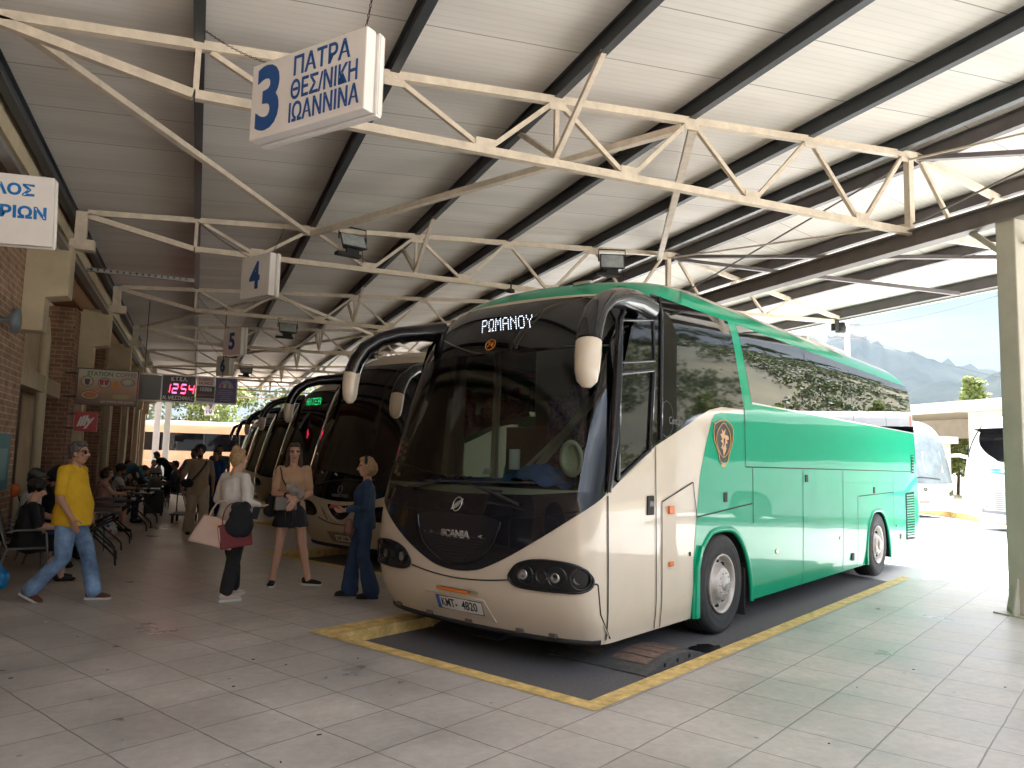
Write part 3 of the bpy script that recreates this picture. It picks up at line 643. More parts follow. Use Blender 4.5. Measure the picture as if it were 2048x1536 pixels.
    # head lamps
    for s in (1, -1):
        hp = [(s*q, z) for q, z in HLAMP] if style != 'white' else [(s*.62, .78), (s*.9, .84), (s*.92, .95), (s*.85, 1.02), (s*.68, .93)]
        if style == 'cream': hp = [(s*(q-.02), z+.04) for q, z in HLAMP]
        h = on_front(root, "headlight", smooth_poly(hp, 3), .009, M_BLKGL if style != 'white' else M_LAMP, .05, .05)
        if detail == 2:
            m = MB()                                            # raised rim of the lamp housing
            P = [lift(S_front, q, z, .012) for q, z in smooth_poly(hp, 3)]; m.tube(P+[P[0]], .012, 6); m.build("housing_rim", P_BLACK, h)
            for q, z, r in ((.50, .79, .075), (.60, .785, .05), (.695, .79, .082), (.835, .79, .085)):
                p = lift(S_front, s*q, z, .0); nrm = (lift(S_front, s*q, z, .1)-p).normalized(); F = frame3(p, (0, 0, 1), nrm.cross(Vector((0, 0, 1))))
                if (F.to_3x3() @ Vector((0, 0, 1))).dot(nrm) < 0: F = frame3(p, (0, 0, 1), -nrm.cross(Vector((0, 0, 1))))
                m = MB(); m.lathe([(r+.006, .012), (r, .022), (r-.008, .016), (r-.012, .011)], 24, M=F.to_3x3(), c=p); rg = m.build("lamp_ring", P_BLACK, h)
                if r > .06:
                    o = Vector((0, -s*.0, 0)); m = MB(); m.lathe([(.042, .0125), (.038, .018), (.02, .0135), (0, .0125)], 18, M=F.to_3x3(), c=p+Vector((0, s*-.02, -.005))); m.build("lamp_bulb", M_LAMP, rg)
    # wipers, arms and mirrors
    if style in ('green', 'cream', 'peach') and detail >= 1:
        pr_ = [(-1.28, -1.24, 3.12), (-1.62, -1.29, 3.13), (-1.98, -1.36, 3.09), (-2.28, -1.43, 3.0), (-2.50, -1.49, 2.87), (-2.62, -1.53, 2.72), (-2.68, -1.555, 2.60), (-2.71, -1.57, 2.50), (-2.725, -1.575, 2.38), (-2.725, -1.575, 2.30), (-2.72, -1.57, 2.26)]
        rr_ = [.12, .125, .115, .10, .098, .10, .102, .102, .095, .078, .035]
        el = [.85, .8, .75, .7, .75, .85, .9, .95, .95, .95, .9]
        arm_mirror(root, pr_, rr_, el, P_BLACK, P_CREAM if style != 'peach' else P_BLACK, 6)
        pl_ = [(-1.5, 1.15, 3.08), (-1.72, 1.26, 3.05), (-1.92, 1.40, 3.02), (-2.08, 1.53, 2.95), (-2.2, 1.62, 2.84), (-2.27, 1.67, 2.70), (-2.30, 1.695, 2.58), (-2.31, 1.705, 2.46), (-2.31, 1.705, 2.36), (-2.31, 1.705, 2.30), (-2.31, 1.70, 2.26)]
        arm_mirror(root, pl_, [.13, .12, .11, .10, .098, .095, .092, .088, .08, .066, .03], [.85, .75, .75, .75, .85, .9, .95, .95, .95, .95, .95], P_BLACK, P_CREAM if style != 'peach' else P_BLACK, 6)
    if style == 'white' and detail >= 1:
        for s in (-1, 1):
            m = MB(); m.tube([(-1.7, s*1.2, 2.2), (-2.2, s*1.5, 2.24), (-2.5, s*1.68, 2.15), (-2.6, s*1.75, 1.9), (-2.6, s*1.75, 1.5)], [.05, .06, .07, .10, .07], 10, up=(0, 1, 0)); m.build("mirror_arm", P_WHITE, root)
    return root
bus_rz = BH
BUSLOC = BO+BN*1.275
# ---------------------------------------------------------------- the green and cream coach in bay three
bus = coach("green_coach", "large green and cream coach with a curved black windscreen, lit destination sign and plate KMT-4820", 'green', BUSLOC, bus_rz, None, 2)
bt = lambda n, p, o=.008, m=M_SEAM, sg=-1: on_side(bus, n, p, o, m, sg)
for n_, a, b in (("panel_gap", (.84, 1.705), (8.6, 1.69)), ("panel_gap", (.83, 1.70), (.80, 2.34)), ("panel_gap", (-.36, 1.205), (1.0, 1.30)), ("panel_gap", (-1.14, .25), (-1.18, 1.87)), ("panel_gap", (-1.04, .25), (-1.06, 1.37)),
                 ("panel_gap", (-1.06, 1.37), (-.44, 1.545)), ("panel_gap", (-.44, 1.545), (-.36, 1.21)), ("panel_gap", (5.0, .25), (5.01, 1.3)), ("panel_gap", (5.05, 1.30), (7.1, 1.33)), ("panel_gap", (7.1, .3), (7.12, 1.68)), ("panel_gap", (1.03, 1.08), (1.02, 1.70)), ("panel_gap", (4.28, .26), (4.30, 1.69)), ("panel_gap", (2.62, .26), (2.64, 1.69)), ("panel_gap", (-1.93, .28), (-1.965, 1.44))):
    bt(n_, line_poly(a, b, .013 if a[0] > -1.9 else .018), .0075)
for x0, x1 in ((2.73, 2.985), (4.67, 4.88), (6.53, 6.78)): bt("glass_joint", line_poly((x1, 2.43), (x0, 3.27), .012), .0085, M_RUB)
bt("waist_trim", line_poly((1.0, 2.425), (8.7, 2.415), .02), .0095, mat("pale_strip", (.55, .6, .55), .3, coat=1.))
# door window of the driver's door and the pane above it
fr_m = P_BLACK
dw = [(-1.82, 2.47), (-1.24, 2.56), (-1.30, 1.83), (-1.83, 1.57)]
for i in range(4):
    m = MB(); P = [lift(S_right, *dw[i], .012), lift(S_right, *dw[(i+1) % 4], .012)]; m.tube(P, .022, 6); m.build("window_frame", fr_m, bus)
uw = [(-1.84, 2.56), (-1.22, 2.65), (-1.25, 3.02), (-1.82, 2.93)]
for i in range(4):
    m = MB(); P = [lift(S_right, *uw[i], .01), lift(S_right, *uw[(i+1) % 4], .01)]; m.tube(P, .014, 6); m.build("window_frame", fr_m, bus)
m = MB(); m.tube([lift(S_right, -1.10, z, .012) for z in (1.93, 2.3, 2.7, 3.1, 3.26)], .02, 6); m.build("window_post", fr_m, bus)
m = MB(); m.tube([lift(S_right, x, z, .014) for x, z in ((-1.975, 1.47), (-1.90, 1.9), (-1.86, 2.3), (-1.84, 2.6), (-1.83, 2.93), (-1.72, 3.1))], [.03, .045, .045, .04, .035, .02], 8); m.build("corner_pillar", P_BLACK, bus)
pg = MB()
for arch in (ARCH_F, ARCH_R):
    for sg in (-1, 1):
        m = MB(); P = [(p[0]+(.0), sg*(1.272+.004), p[1]) for p in smooth_poly(arch, 3, False)]; m.tube(P, .034, 8, ell=.7); m.build("arch_lip", P_GREEN, bus)
m = MB(); m.prism([(-.425, .24), (-.34, .24), (-.34, .7), (-.25, .92), (-.30, .93), (-.40, .72)], 1.272, 1.315, lambda u, v, w: (u, -w, v)); m.build("arch_flare", P_GREEN, bus, bevel=.01)
m = MB(); m.b2((.86, -1.25, .1), (.88, -.75, .6)); m.build("mud_flap", M_RUB, bus)
# handles, locks, side lamps
def plate_box(name, x, z, w, h, d, m, par=None, sg=-1, bev=.008):
    q = MB(); q.box((x, sg*(1.275+d/2+.004), z), (w, d, h)); return q.build(name, m, par or bus, bevel=bev)
hd = plate_box("door_handle", -1.27, 1.345, .115, .17, .014, M_RUB)
plate_box("pull", -1.265, 1.36, .085, .05, .022, mat("grey_plastic", (.12, .12, .13), .4), hd)
lt = plate_box("side_lamp", -.90, 1.292, .085, .075, .03, M_ORANGE); plate_box("side_lamp", -.885, .80, .075, .045, .02, M_ORANGE)
for x, z, w, h in ((.30, 1.385, .085, .10), (2.77, 1.575, .10, .095), (5.92, 1.38, .10, .10), (4.72, .42, .13, .11), (7.55, .55, .10, .09), (-.50, .86, .03, .04), (7.25, .75, .03, .04)): plate_box("hatch_lock", x, z, w, h, .010, M_RUB)
for x, z in ((1.72, .72), (4.15, .73)): plate_box("reflector", x, z, .07, .05, .012, mat("yellowed_lens", (.55, .42, .16), .3, coat=1.))
gr = MB()
for i in range(17): gr.bar((8.02, -1.281, .52+i*.046), (8.60, -1.279, .50+i*.0475), .02, .022)
gb = bt("engine_grille", [(7.98, .46), (8.62, .44), (8.62, 1.32), (7.98, 1.30)], .0065, M_HOLE); gr.build("louvre", P_GREEN, gb)
g2 = bt("air_vent", [(8.45, 1.66), (8.66, 1.66), (8.66, 2.0), (8.45, 2.0)], .0065, M_HOLE); gr = MB()
for i in range(6): gr.bar((8.46, -1.281, 1.70+i*.055), (8.65, -1.281, 1.70+i*.055), .012, .018)
gr.build("louvre", P_GREEN, g2)
# crest on the flank
cr = bt("crest", smooth_poly([(.05, 2.13), (.25, 2.175), (.44, 2.12), (.455, 1.98), (.36, 1.83), (.31, 1.76), (.19, 1.76), (.13, 1.85), (.03, 2.0)], 4), .0078, M_INK)
def stroke(par, name, pts, r, m, fn=S_right, off=.011): q = MB(); q.tube([lift(fn, u, v, off) for u, v in pts], r, 5); return q.build(name, m, par)
stroke(cr, "crest_outline", smooth_poly([(.03, 2.14), (.25, 2.195), (.46, 2.13), (.475, 1.98), (.37, 1.82), (.33, 1.745), (.18, 1.745), (.12, 1.85), (.015, 2.0), (.03, 2.14)], 4), .007, M_GOLD)
stroke(cr, "crest_ring", smooth_poly([(.25, 2.16), (.10, 2.06), (.08, 1.95), (.16, 1.84), (.25, 1.80), (.35, 1.85), (.42, 1.96), (.39, 2.07)], 4)+[(.25, 2.16)], .006, M_GOLD)
beast = smooth_poly([(.20, 2.10), (.25, 2.07), (.30, 2.10), (.28, 2.04), (.36, 2.03), (.38, 1.99), (.33, 1.985), (.35, 1.95), (.30, 1.94), (.32, 1.89), (.27, 1.83), (.25, 1.81), (.235, 1.88), (.19, 1.90), (.23, 1.94), (.18, 1.97), (.22, 1.99), (.17, 2.04), (.22, 2.05)], 2)
bt("crest_beast", beast, .0105, M_GOLD)
bt("crest_beast_gap", smooth_poly([(.25, 2.0), (.29, 1.99), (.27, 1.93), (.24, 1.90), (.25, 1.95)], 3), .0112, M_INK)
bt("crest_foot", [(.19, 1.73), (.31, 1.73), (.29, 1.70), (.21, 1.70)], .0078, M_GOLD)
letters_on(bus, "model_script", "Century", S_right, -.80, 2.12, .10, 1, mat("grey_print", (.09, .09, .09), .4), .007, 0, sx=.8)
stroke(bus, "script_ring", [(-.98+.13*math.cos(t*.5236), 2.13+.17*math.sin(t*.5236)) for t in range(13)], .003, MATS["grey_print"], off=.007)
rear_mark = bt("red_crest", smooth_poly([(8.42, 2.72), (8.50, 2.76), (8.56, 2.68), (8.55, 2.58), (8.46, 2.56)], 3), .009, mat("red_print", (.5, .08, .03), .4))
# front: grille, emblem, maker's letters, plate, lamp bar, seams, tow eyes
gp = on_front(bus, "grille_panel", smooth_poly([(-.33, 1.19), (-.30, 1.05), (-.24, .93), (-.14, .84), (0, .80), (.14, .84), (.24, .93), (.30, 1.05), (.33, 1.19), (.16, 1.235), (0, 1.245), (-.16, 1.235)], 3), .007, mat("grille_plastic", (.012, .012, .015), .35, coat=.4), .05, .05)
q = MB()
for i in range(9):
    z = .83+i*.026; hw_ = .06+.022*i
    q.tube([lift(S_front, u, z, .012) for u in (-min(.27, hw_), 0, min(.27, hw_))], .005, 5)
q.build("grille_rib", MATS["grille_plastic"], gp)
stroke(bus, "grille_edge", smooth_poly([(-.33, 1.19), (-.30, 1.05), (-.24, .93), (-.14, .84), (0, .80), (.14, .84), (.24, .93), (.30, 1.05), (.33, 1.19)], 4, False), .014, P_BLACK, S_front, .010)
stroke(bus, "mask_crease", smooth_poly([(-.80, 1.315), (-.5, 1.245), (-.2, 1.235), (0, 1.24), (.2, 1.235), (.5, 1.245), (.80, 1.315)], 4, False), .006, P_BLACK, S_front, .006)
letters_on(bus, "maker_letters", "SCANIA", S_front, 0, 1.055, .085, QU, M_SILV, .010, .0035, depth=.01, sx=1.06)
for s in (-1, 1): on_front(bus, "badge_arrow", [(s*.175, 1.055), (s*.215, 1.075), (s*.2, 1.055), (s*.215, 1.035)], .010, M_SILV)
on_front(bus, "badge_dot", [(.258+.006*math.cos(t), 1.052+.010*math.sin(t)) for t in [k*.785 for k in range(8)]], .010, M_SILV)
em = [(.0+(.042*math.cos(t)*math.cos(.35)-.062*math.sin(t)*math.sin(.35))*.69*1.1, 1.313+(.042*math.cos(t)*math.sin(.35)+.062*math.sin(t)*math.cos(.35))) for t in [k*math.pi/12 for k in range(25)]]
stroke(bus, "emblem_ring", em, .0055, M_SILV, S_front, .012)
on_front(bus, "emblem_blade", smooth_poly([(.05, 1.262), (.028, 1.30), (.0, 1.335), (-.03, 1.356), (-.046, 1.362), (-.03, 1.335), (-.012, 1.30), (.012, 1.275)], 3), .013, M_SILV, .03, .03)
stroke(bus, "bumper_seam", smooth_poly([(-.39, .725), (-.27, .70), (-.15, .683), (0, .675), (.15, .683), (.27, .70), (.39, .725)], 4, False), .0065, M_SEAM, S_front, .0)
for s in (-1, 1):
    stroke(bus, "bumper_seam", [(s*.925, .752), (s*.985, .742), (s*1.0, .735), (s*1.0, .5), (s*1.0, .28)], .008, M_SEAM, S_front, .0)
rc = on_front(bus, "plate_recess", [(-.20, .515), (.275, .505), (.245, .35), (-.255, .335)], .003, mat("recess_cream", (.53, .45, .35), .5), .05, .05)
stroke(bus, "recess_edge", [(-.255, .335), (-.20, .515), (.275, .505), (.245, .35)], .006, P_CREAM, S_front, .003)
pl = on_front(bus, "number_plate", [(-.187, .392), (-.187, .506), (.172, .488), (.187, .370)][::1] if False else [(-.185, .385), (-.185, .497), (.178, .497), (.178, .385)], .012, M_PLATE, .05, .05)
stroke(pl, "plate_edge", [(-.185, .385), (-.185, .497), (.178, .497), (.178, .385), (-.185, .385)], .0035, M_INK, S_front, .013)
on_front(pl, "euro_band", [(.150, .388), (.150, .494), (.176, .494), (.176, .388)], .0135, M_BLUE, .05, .05)
letters_on(pl, "plate_letters", "KMT", S_front, .088, .441, .105, QU, M_INK, .0135, .0005, depth=.003, sx=.76)
letters_on(pl, "plate_letters", "-", S_front, .018, .442, .09, QU, M_INK, .0135, .003, depth=.003, sx=.7)
letters_on(pl, "plate_letters", "4820", S_front, -.085, .441, .105, QU, M_INK, .0135, .0005, depth=.003, sx=.84)
lb = on_front(bus, "lamp_bar", smooth_poly([(-.145, .548), (-.155, .566), (-.145, .584), (.150, .584), (.160, .566), (.150, .548)], 2), .010, M_CHROME, .05, .05)
on_front(lb, "amber_strip", [(-.10, .553), (-.10, .579), (.145, .579), (.145, .553)], .014, M_ORANGE, .05, .05)
for q_ in (.64, .30, -.04, -.41, -.62):
    p = lift(S_front, q_, .30, .0); q = MB(); q.box(p, (.05, .07, .035)); q.build("tow_lug", mat("dull_metal", (.18, .17, .16), .4, metal=.6), bus, bevel=.008)
stroke(bus, "lower_lip", [(t*.1, .262) for t in range(-9, 10)], .03, M_RUB, S_front, -.008)
m = MB(); m.tube([lift(S_front, -.985, .31+.1*t/4, .012) for t in range(5)], .006, 6); m.build("tow_hook_cover", P_CREAM, bus)
# fleet number, destination, red marker
ledtext(bus, "ΡΩΜΑΝΟΥ", -.058, 2.995, (.8, .88, 1.0), .0215, .0100, .55)
stroke(bus, "number_ring", [(.0+.038*math.cos(t), 2.783+.052*math.sin(t)) for t in [k*math.pi/10 for k in range(21)]], .0045, mat("orange_print", (.55, .19, .03), .4), S_front, .008)
letters_on(bus, "fleet_number", "74", S_front, 0, 2.783, .07, QU, MATS["orange_print"], .008, .002, depth=.002)
m = MB(); m.tube([lift(S_front, .93, z, .02) for z in (1.85, 1.98)], .012, 6); m.build("marker_lamp", mat("red_lens", (.6, .01, .02), .2, coat=1., emit=(1, .02, .05), estr=.08), bus)
stroke(bus, "pillar_trim", [(.975, 1.5+.1*i) for i in range(16)], .006, M_CHROME, S_front, .012)
# wipers
for a, b, c in (((.45, 1.42), (.15, 1.50), (-.52, 1.52)), ((-.45, 1.34), (-.20, 1.45), (.72, 1.66))):
    stroke(bus, "wiper", [a, b], .014, M_RUB, S_front, .05); stroke(bus, "wiper", [((a[0]+b[0])/2, b[1]-.01), b, c], .010, M_RUB, S_front, .035)
# roof furniture
m = MB(); m.tube([(-1.35, .35, 3.45), (-1.33, .35, 3.62)], [.012, .004], 6); m.lathe([(.05, 0), (.04, .03), (0, .04)], 12, (-1.35, .35, 3.46)); m.build("aerial", M_RUB, bus)
m = MB(); m.box((-1.42, -.62, 3.415), (.06, .2, .03)); m.build("marker_light", mat("clear_lens", (.4, .38, .33), .2, coat=1.), bus, bevel=.01)
m = MB(); m.b2((4.6, -.7, 3.62), (6.6, .7, 3.78)); m.build("air_conditioner", P_WHITE, bus, bevel=.06)
# cabin
m = MB(); m.b2((-1.9, -1.2, 1.2), (8.3, 1.2, 1.26)); m.build("cabin_floor", M_INT, bus)
m = MB(); m.prism([(-2.12, 1.36), (-2.2, 1.40), (-1.95, 1.47), (-1.62, 1.50), (-1.35, 1.36), (-1.35, 1.25), (-1.9, 1.22)], -1.18, 1.18, lambda u, v, w: (u, w, v)); m.build("dashboard", mat("dash_plastic", (.018, .018, .022), .6), bus)
seats(bus, 6)
ds = MB(); ds.box((-.75, -.68, 1.55), (.5, .55, .18)); ds.box((-.46, -.68, 2.02), (.16, .55, .85)); ds.box((-.44, -.68, 2.56), (.12, .3, .24)); ds.build("driver_seat", mat("driver_seat_trim", (.10, .085, .075), .85, var=.3, vscale=15), bus, bevel=.06)
cs = MB(); cs.box((-.75, .2, 1.5), (.5, .5, .16)); cs.box((-.48, .2, 2.0), (.14, .52, .85)); cs.build("guide_seat", M_SEAT, bus, bevel=.06)
sw = MB(); F = frame3((-1.28, -.68, 1.72), (0, 1, 0), (.55, 0, .83)); sw.tube([F @ Vector((.23*math.cos(t), .23*math.sin(t), 0)) for t in [k*math.pi/12 for k in range(25)]], .016, 8); sw.bar(F @ Vector((-.22, 0, 0)), F @ Vector((.22, 0, 0)), .03, .012); sw.bar((-1.28, -.68, 1.70), (-1.55, -.68, 1.48), .05, .05); sw.build("steering_wheel", M_RUB, bus)
m = MB(); m.bar((-1.55, 1.02, 1.3), (-1.35, 1.08, 3.0), .08, .08); m.bar((-.95, .86, 1.26), (-.92, .86, 3.1), .06, .06); m.build("door_pillar", M_INTL, bus)
m = MB(); m.b2((-.35, .45, 1.3), (-.31, 1.2, 2.1)); m.b2((-.30, -1.2, 1.3), (-.26, -.35, 2.2)); m.build("partition", M_INT, bus)
m = MB(); m.b2((-1.3, -1.05, 2.98), (-.4, 1.0, 3.03)); m.build("ceiling_locker", M_INT, bus)
m = MB(); m.add([(-1.72, -.05, 1.5), (-1.70, .02, 1.5), (-.42, -.30, 2.55), (-.44, -.42, 2.55)], [(0, 1, 2, 3)]); m.prism([(0, 0), (.1, 0), (.1, .03), (0, .03)], 0, 1, lambda u, v, w: (-1.5+1.05*w, -.1-.22*w+u, 1.5+1.05*w+v)); m.build("grab_rail", M_INTL, bus)
# things lying behind the windscreen: blue cloth, straw hat, cards, roll, route stickers (all things of their own)
def inbus(o): o.location = bus.matrix_basis @ Vector(o.location) if False else o.location; return o
bus.matrix_world = Matrix.Translation(BUSLOC) @ Matrix.Rotation(bus_rz, 4, 'Z')
BM = Matrix.Translation(BUSLOC) @ Matrix.Rotation(bus_rz, 4, 'Z')
def wmb(mb): mb.v = [tuple(BM @ Vector(v)) for v in mb.v]; return mb
rnd = random.Random(4)
def cloth(name, y0, y1, hump, label, m):
    mb = MB(); nx, ny = 12, 46
    for j in range(ny+1):
        y = y0+(y1-y0)*j/ny
        for i in range(nx+1):
            u = i/nx; x = -2.08+.55*u
            x += .06*abs(y/1.2)**2*3
            hh = hump(y)*math.sin(math.pi*min(1, u*.9+.1))**.7
            mb.v.append((x, y, 1.46+.05*u+hh+.012*math.sin(y*31+u*9)+.010*math.sin(u*23-y*17)+rnd.uniform(-.004, .004)))
    for j in range(ny):
        for i in range(nx): a = j*(nx+1)+i; mb.f.append([a, a+1, a+nx+2, a+nx+1]); mb.m.append(0); mb.sm.append(True)
    return wmb(mb).build(name, m, None, label, "cloth")
M_BLUCL = mat("blue_cloth", (.05, .17, .42), .9, var=.3, vscale=7)
cloth("blue_cloth", -.86, .45, lambda y: .03+.17*math.exp(-((y+.42)/.26)**2), "crumpled blue cloth heaped on the dashboard beside the straw hat", M_BLUCL)
cloth("folded_cloth", .55, 1.05, lambda y: .03, "flat blue cloth on the dashboard under the route stickers", mat("blue_cloth_dark", (.02, .07, .2), .9, var=.3, vscale=7))
hat = MB(); hF = frame3((-2.0, -.935, 1.74), (.25, .95, .12), (-.1, -.1, 1))
hat.lathe([(.16, .0), (.155, -.012), (.10, .0), (.094, .05), (.075, .095), (.04, .105), (0, .10)], 28, M=hF.to_3x3(), c=hF.translation)
hat.v = [tuple(v) for v in hat.v]; ho = wmb(hat).build("straw_hat", mat("straw", (.62, .57, .42), .8, var=.15, vscale=40, bump=.4, bscale=120), None, "pale straw hat leaning behind the windscreen of the green coach", "hat")
hb = MB(); hb.lathe([(.1005, .002), (.098, .026)], 28, M=hF.to_3x3(), c=hF.translation); wmb(hb); hb.build("hat_band", mat("hat_band", (.09, .08, .05), .8), ho)
c = MB(); c.box((-2.0, .02, 1.60), (.012, .09, .06), 0, Matrix.Rotation(.5, 3, 'Y')); wmb(c).build("white_card", M_PLATE, None, "small white card on the blue cloth behind the windscreen", "card")
c = MB(); c.lathe([(.055, 0), (.055, .2), (.0, .2)], 16, (-1.45, .15, 1.62)); wmb(c).build("paper_roll", mat("paper_white", (.6, .58, .54), .8), None, "white paper roll standing in the cab of the green coach", "paper roll")
c = MB(); c.lathe([(.018, 0), (.032, .07), (.006, .12), (0, .13)], 10, (-1.62, -.12, 1.50)); wmb(c).build("red_ornament", mat("red_plastic", (.6, .06, .03), .4), None, "small red ornament on the dashboard of the green coach", "ornament")
sg_ = on_front(bus, "route_sticker", [(.60, 1.55), (.60, 1.9), (.74, 1.9), (.74, 1.55)], -.004, mat("sticker_green", (.01, .05, .05), .5), .05, .1)
for i, (u, z, col) in enumerate(((.70, 1.86, 0), (.70, 1.80, 0), (.70, 1.74, 0), (.63, 1.84, 1), (.63, 1.77, 1), (.63, 1.70, 1), (.70, 1.62, 2), (.70, 1.575, 2), (.645, 1.545, 2))):
    on_front(sg_, "route_name", [(u-.022, z-.018), (u-.022, z+.018), (u+.022, z+.018), (u+.022, z-.018)], -.001, mat(["tag_peach", "tag_orange", "tag_pink"][col], [(.55, .38, .22), (.62, .30, .08), (.75, .40, .28)][col], .5), .05, .1)
# ================================================================ station building on the left
def brick_mat(name, c1, c2, mortar):
    m = bpy.data.materials.new(name); m.use_nodes = True; n = m.node_tree.nodes; l = m.node_tree.links; p = n["Principled BSDF"]; p.inputs['Roughness'].default_value = .85
    t = n.new("ShaderNodeTexCoord"); s = n.new("ShaderNodeSeparateXYZ"); l.new(t.outputs['Object'], s.inputs[0])
    a = n.new("ShaderNodeMath"); l.new(s.outputs[0], a.inputs[0]); l.new(s.outputs[1], a.inputs[1]); c = n.new("ShaderNodeCombineXYZ"); l.new(a.outputs[0], c.inputs[0]); l.new(s.outputs[2], c.inputs[1])
    b = n.new("ShaderNodeTexBrick"); b.inputs['Scale'].default_value = 1; b.inputs['Brick Width'].default_value = .27; b.inputs['Row Height'].default_value = .09; b.inputs['Mortar Size'].default_value = .011; b.inputs['Mortar Smooth'].default_value = .3
    for k, v in (('Color1', c1), ('Color2', c2), ('Mortar', mortar)): b.inputs[k].default_value = (*v, 1)
    l.new(c.outputs[0], b.inputs['Vector'])
    z = n.new("ShaderNodeTexNoise"); z.inputs['Scale'].default_value = 5; z.inputs['Detail'].default_value = 6; l.new(t.outputs['Object'], z.inputs['Vector'])
    r = n.new("ShaderNodeMapRange"); r.inputs[1].default_value = .3; r.inputs[2].default_value = .7; r.inputs[3].default_value = .72; r.inputs[4].default_value = 1.2; l.new(z.outputs[0], r.inputs[0])
    v = n.new("ShaderNodeVectorMath"); v.operation = 'SCALE'; l.new(b.outputs[0], v.inputs[0]); l.new(r.outputs[0], v.inputs['Scale']); l.new(v.outputs[0], p.inputs['Base Color'])
    bu = n.new("ShaderNodeBump"); bu.inputs['Strength'].default_value = .5; bu.inputs['Distance'].default_value = .008; bu.invert = True; l.new(b.outputs[1], bu.inputs['Height']); l.new(bu.outputs[0], p.inputs['Normal'])
    return m
M_BRICK = brick_mat("orange_brick", (.42, .25, .155), (.34, .18, .105), (.52, .43, .34))
M_BRICKD = brick_mat("dark_brick", (.28, .155, .095), (.21, .105, .065), (.34, .26, .20))
M_RENDER = mat("cream_render", (.55, .46, .31), .8, var=.13, vscale=2.5, bump=.15, bscale=40)
M_OCHRE = mat("orange_render", (.33, .17, .075), .8, var=.1, vscale=3)
M_PIPE = mat("cream_pipe", (.50, .42, .28), .45, var=.08, vscale=5)
M_TRAY = mat("galvanised_tray", (.27, .27, .26), .4, metal=.5, var=.15, vscale=10)
M_DKGL = mat("dark_window", (.01, .012, .015), .06, coat=1.)
sb = empty("station_building", (-3, 14, 0), label="brick and cream station building with stepped concrete brackets along the platform", cat="building"); S0 = Vector((-3, 14, 0))
class SBm(MB):
    def done(s, name, m, parent=None, bevel=0, **k):
        s.v = [tuple(Vector(v)-S0) for v in s.v]; return s.build(name, m, parent or sb, bevel=bevel, **k)
q = SBm(); q.b2((-3.3, -14, 0), (-3.0, 41.2, 5.4)); q.done("wall", M_RENDER)
q = SBm(); q.b2((-3.0, -14, 0), (-2.45, 13.15, 4.55)); q.done("brick_wall", M_BRICK)
q = SBm(); q.b2((-2.9, -14, 4.55), (-2.42, 41, 5.0)); q.done("upper_wall", M_OCHRE)
q = SBm(); q.b2((-2.42, -14, 5.02), (-2.14, 41, 5.36)); q.done("ring_beam", M_RENDER)
q = SBm(); q.b2((-2.40, -14, 4.93), (-2.2, 41, 5.005)); q.done("beam_trim", mat("brown_trim", (.10, .07, .05), .6))
q = SBm(); q.b2((-9, 41.2, 0), (-2.4, 41.5, 4.7)); q.done("end_wall", M_BRICK)
for k, y in enumerate((13.05, 18.82, 24.59, 30.36, 36.13, 40.6)):
    if k:
        q = SBm(); q.b2((-3.0, y-1.0, 0), (-2.45, y+.25, 4.5)); q.done("brick_pier", M_BRICKD)
        q = SBm(); q.b2((-2.45, y-.28, 0), (-2.30, y+.02, 3.32)); q.done("pilaster", M_RENDER, bevel=.01)
        q = SBm(); q.tube([(-2.36, y+.5, 0), (-2.36, y+.5, 3.9)], .05, 10); q.done("downpipe", M_PIPE)
    q = SBm(); q.prism([(-2.62, 4.62), (-1.88, 4.62), (-1.88, 3.85), (-2.17, 3.80), (-2.17, 3.30), (-2.62, 3.30)], -.3, .12, lambda u, v, w, y=y: (u, y+w, v)); q.done("bracket", M_RENDER, bevel=.012)
    q = SBm(); q.b2((-1.96, y-.1, 4.62), (-1.62, y+.1, 4.78)); q.b2((-1.9, y-.06, 4.78), (-1.74, y+.06, 5.22)); q.done("truss_seat", M_CREAM)
q = SBm(); q.tube([(-2.66, 16.1, 0), (-2.66, 16.1, 3.6), (-2.72, 16.1, 4.0)], .085, 14); q.done("downpipe", M_PIPE)
q = SBm(); q.b2((-2.98, 14.6, 0), (-2.86, 15.6, 2.6)); q.done("recess_door", mat("dark_door", (.06, .05, .04), .4))
q = SBm(); q.b2((-2.92, 13.3, 2.6), (-2.6, 17.7, 2.9)); q.done("lintel", M_RENDER)
for y in (-9.6, -7, -4.4, -1.8, .8, 3.4, 6.0):     # arched windows of the near wing
    fr_ = [(-1.05, .25), (1.05, .25), (1.05, 2.4)]+[(1.05*math.cos(t), 2.4+1.05*math.sin(t)) for t in [k*math.pi/12 for k in range(1, 12)]]+[(-1.05, 2.4)]
    q = SBm(); q.prism(fr_, -2.47, -2.44, lambda u, v, w, y=y: (w, y+u, v)); wn_ = q.done("arched_window", M_DKGL)
    q = SBm(); P = [Vector((-2.435, y+u, v)) for u, v in fr_]; q.tube(P+[P[0]], .03, 6); q.tube([(-2.43, y, .25), (-2.43, y, 3.42)], .02, 6); q.tube([(-2.43, y-1.05, 2.4), (-2.43, y+1.05, 2.4)], .02, 6); q.done("window_frame", mat("pale_frame", (.5, .47, .4), .5), wn_)
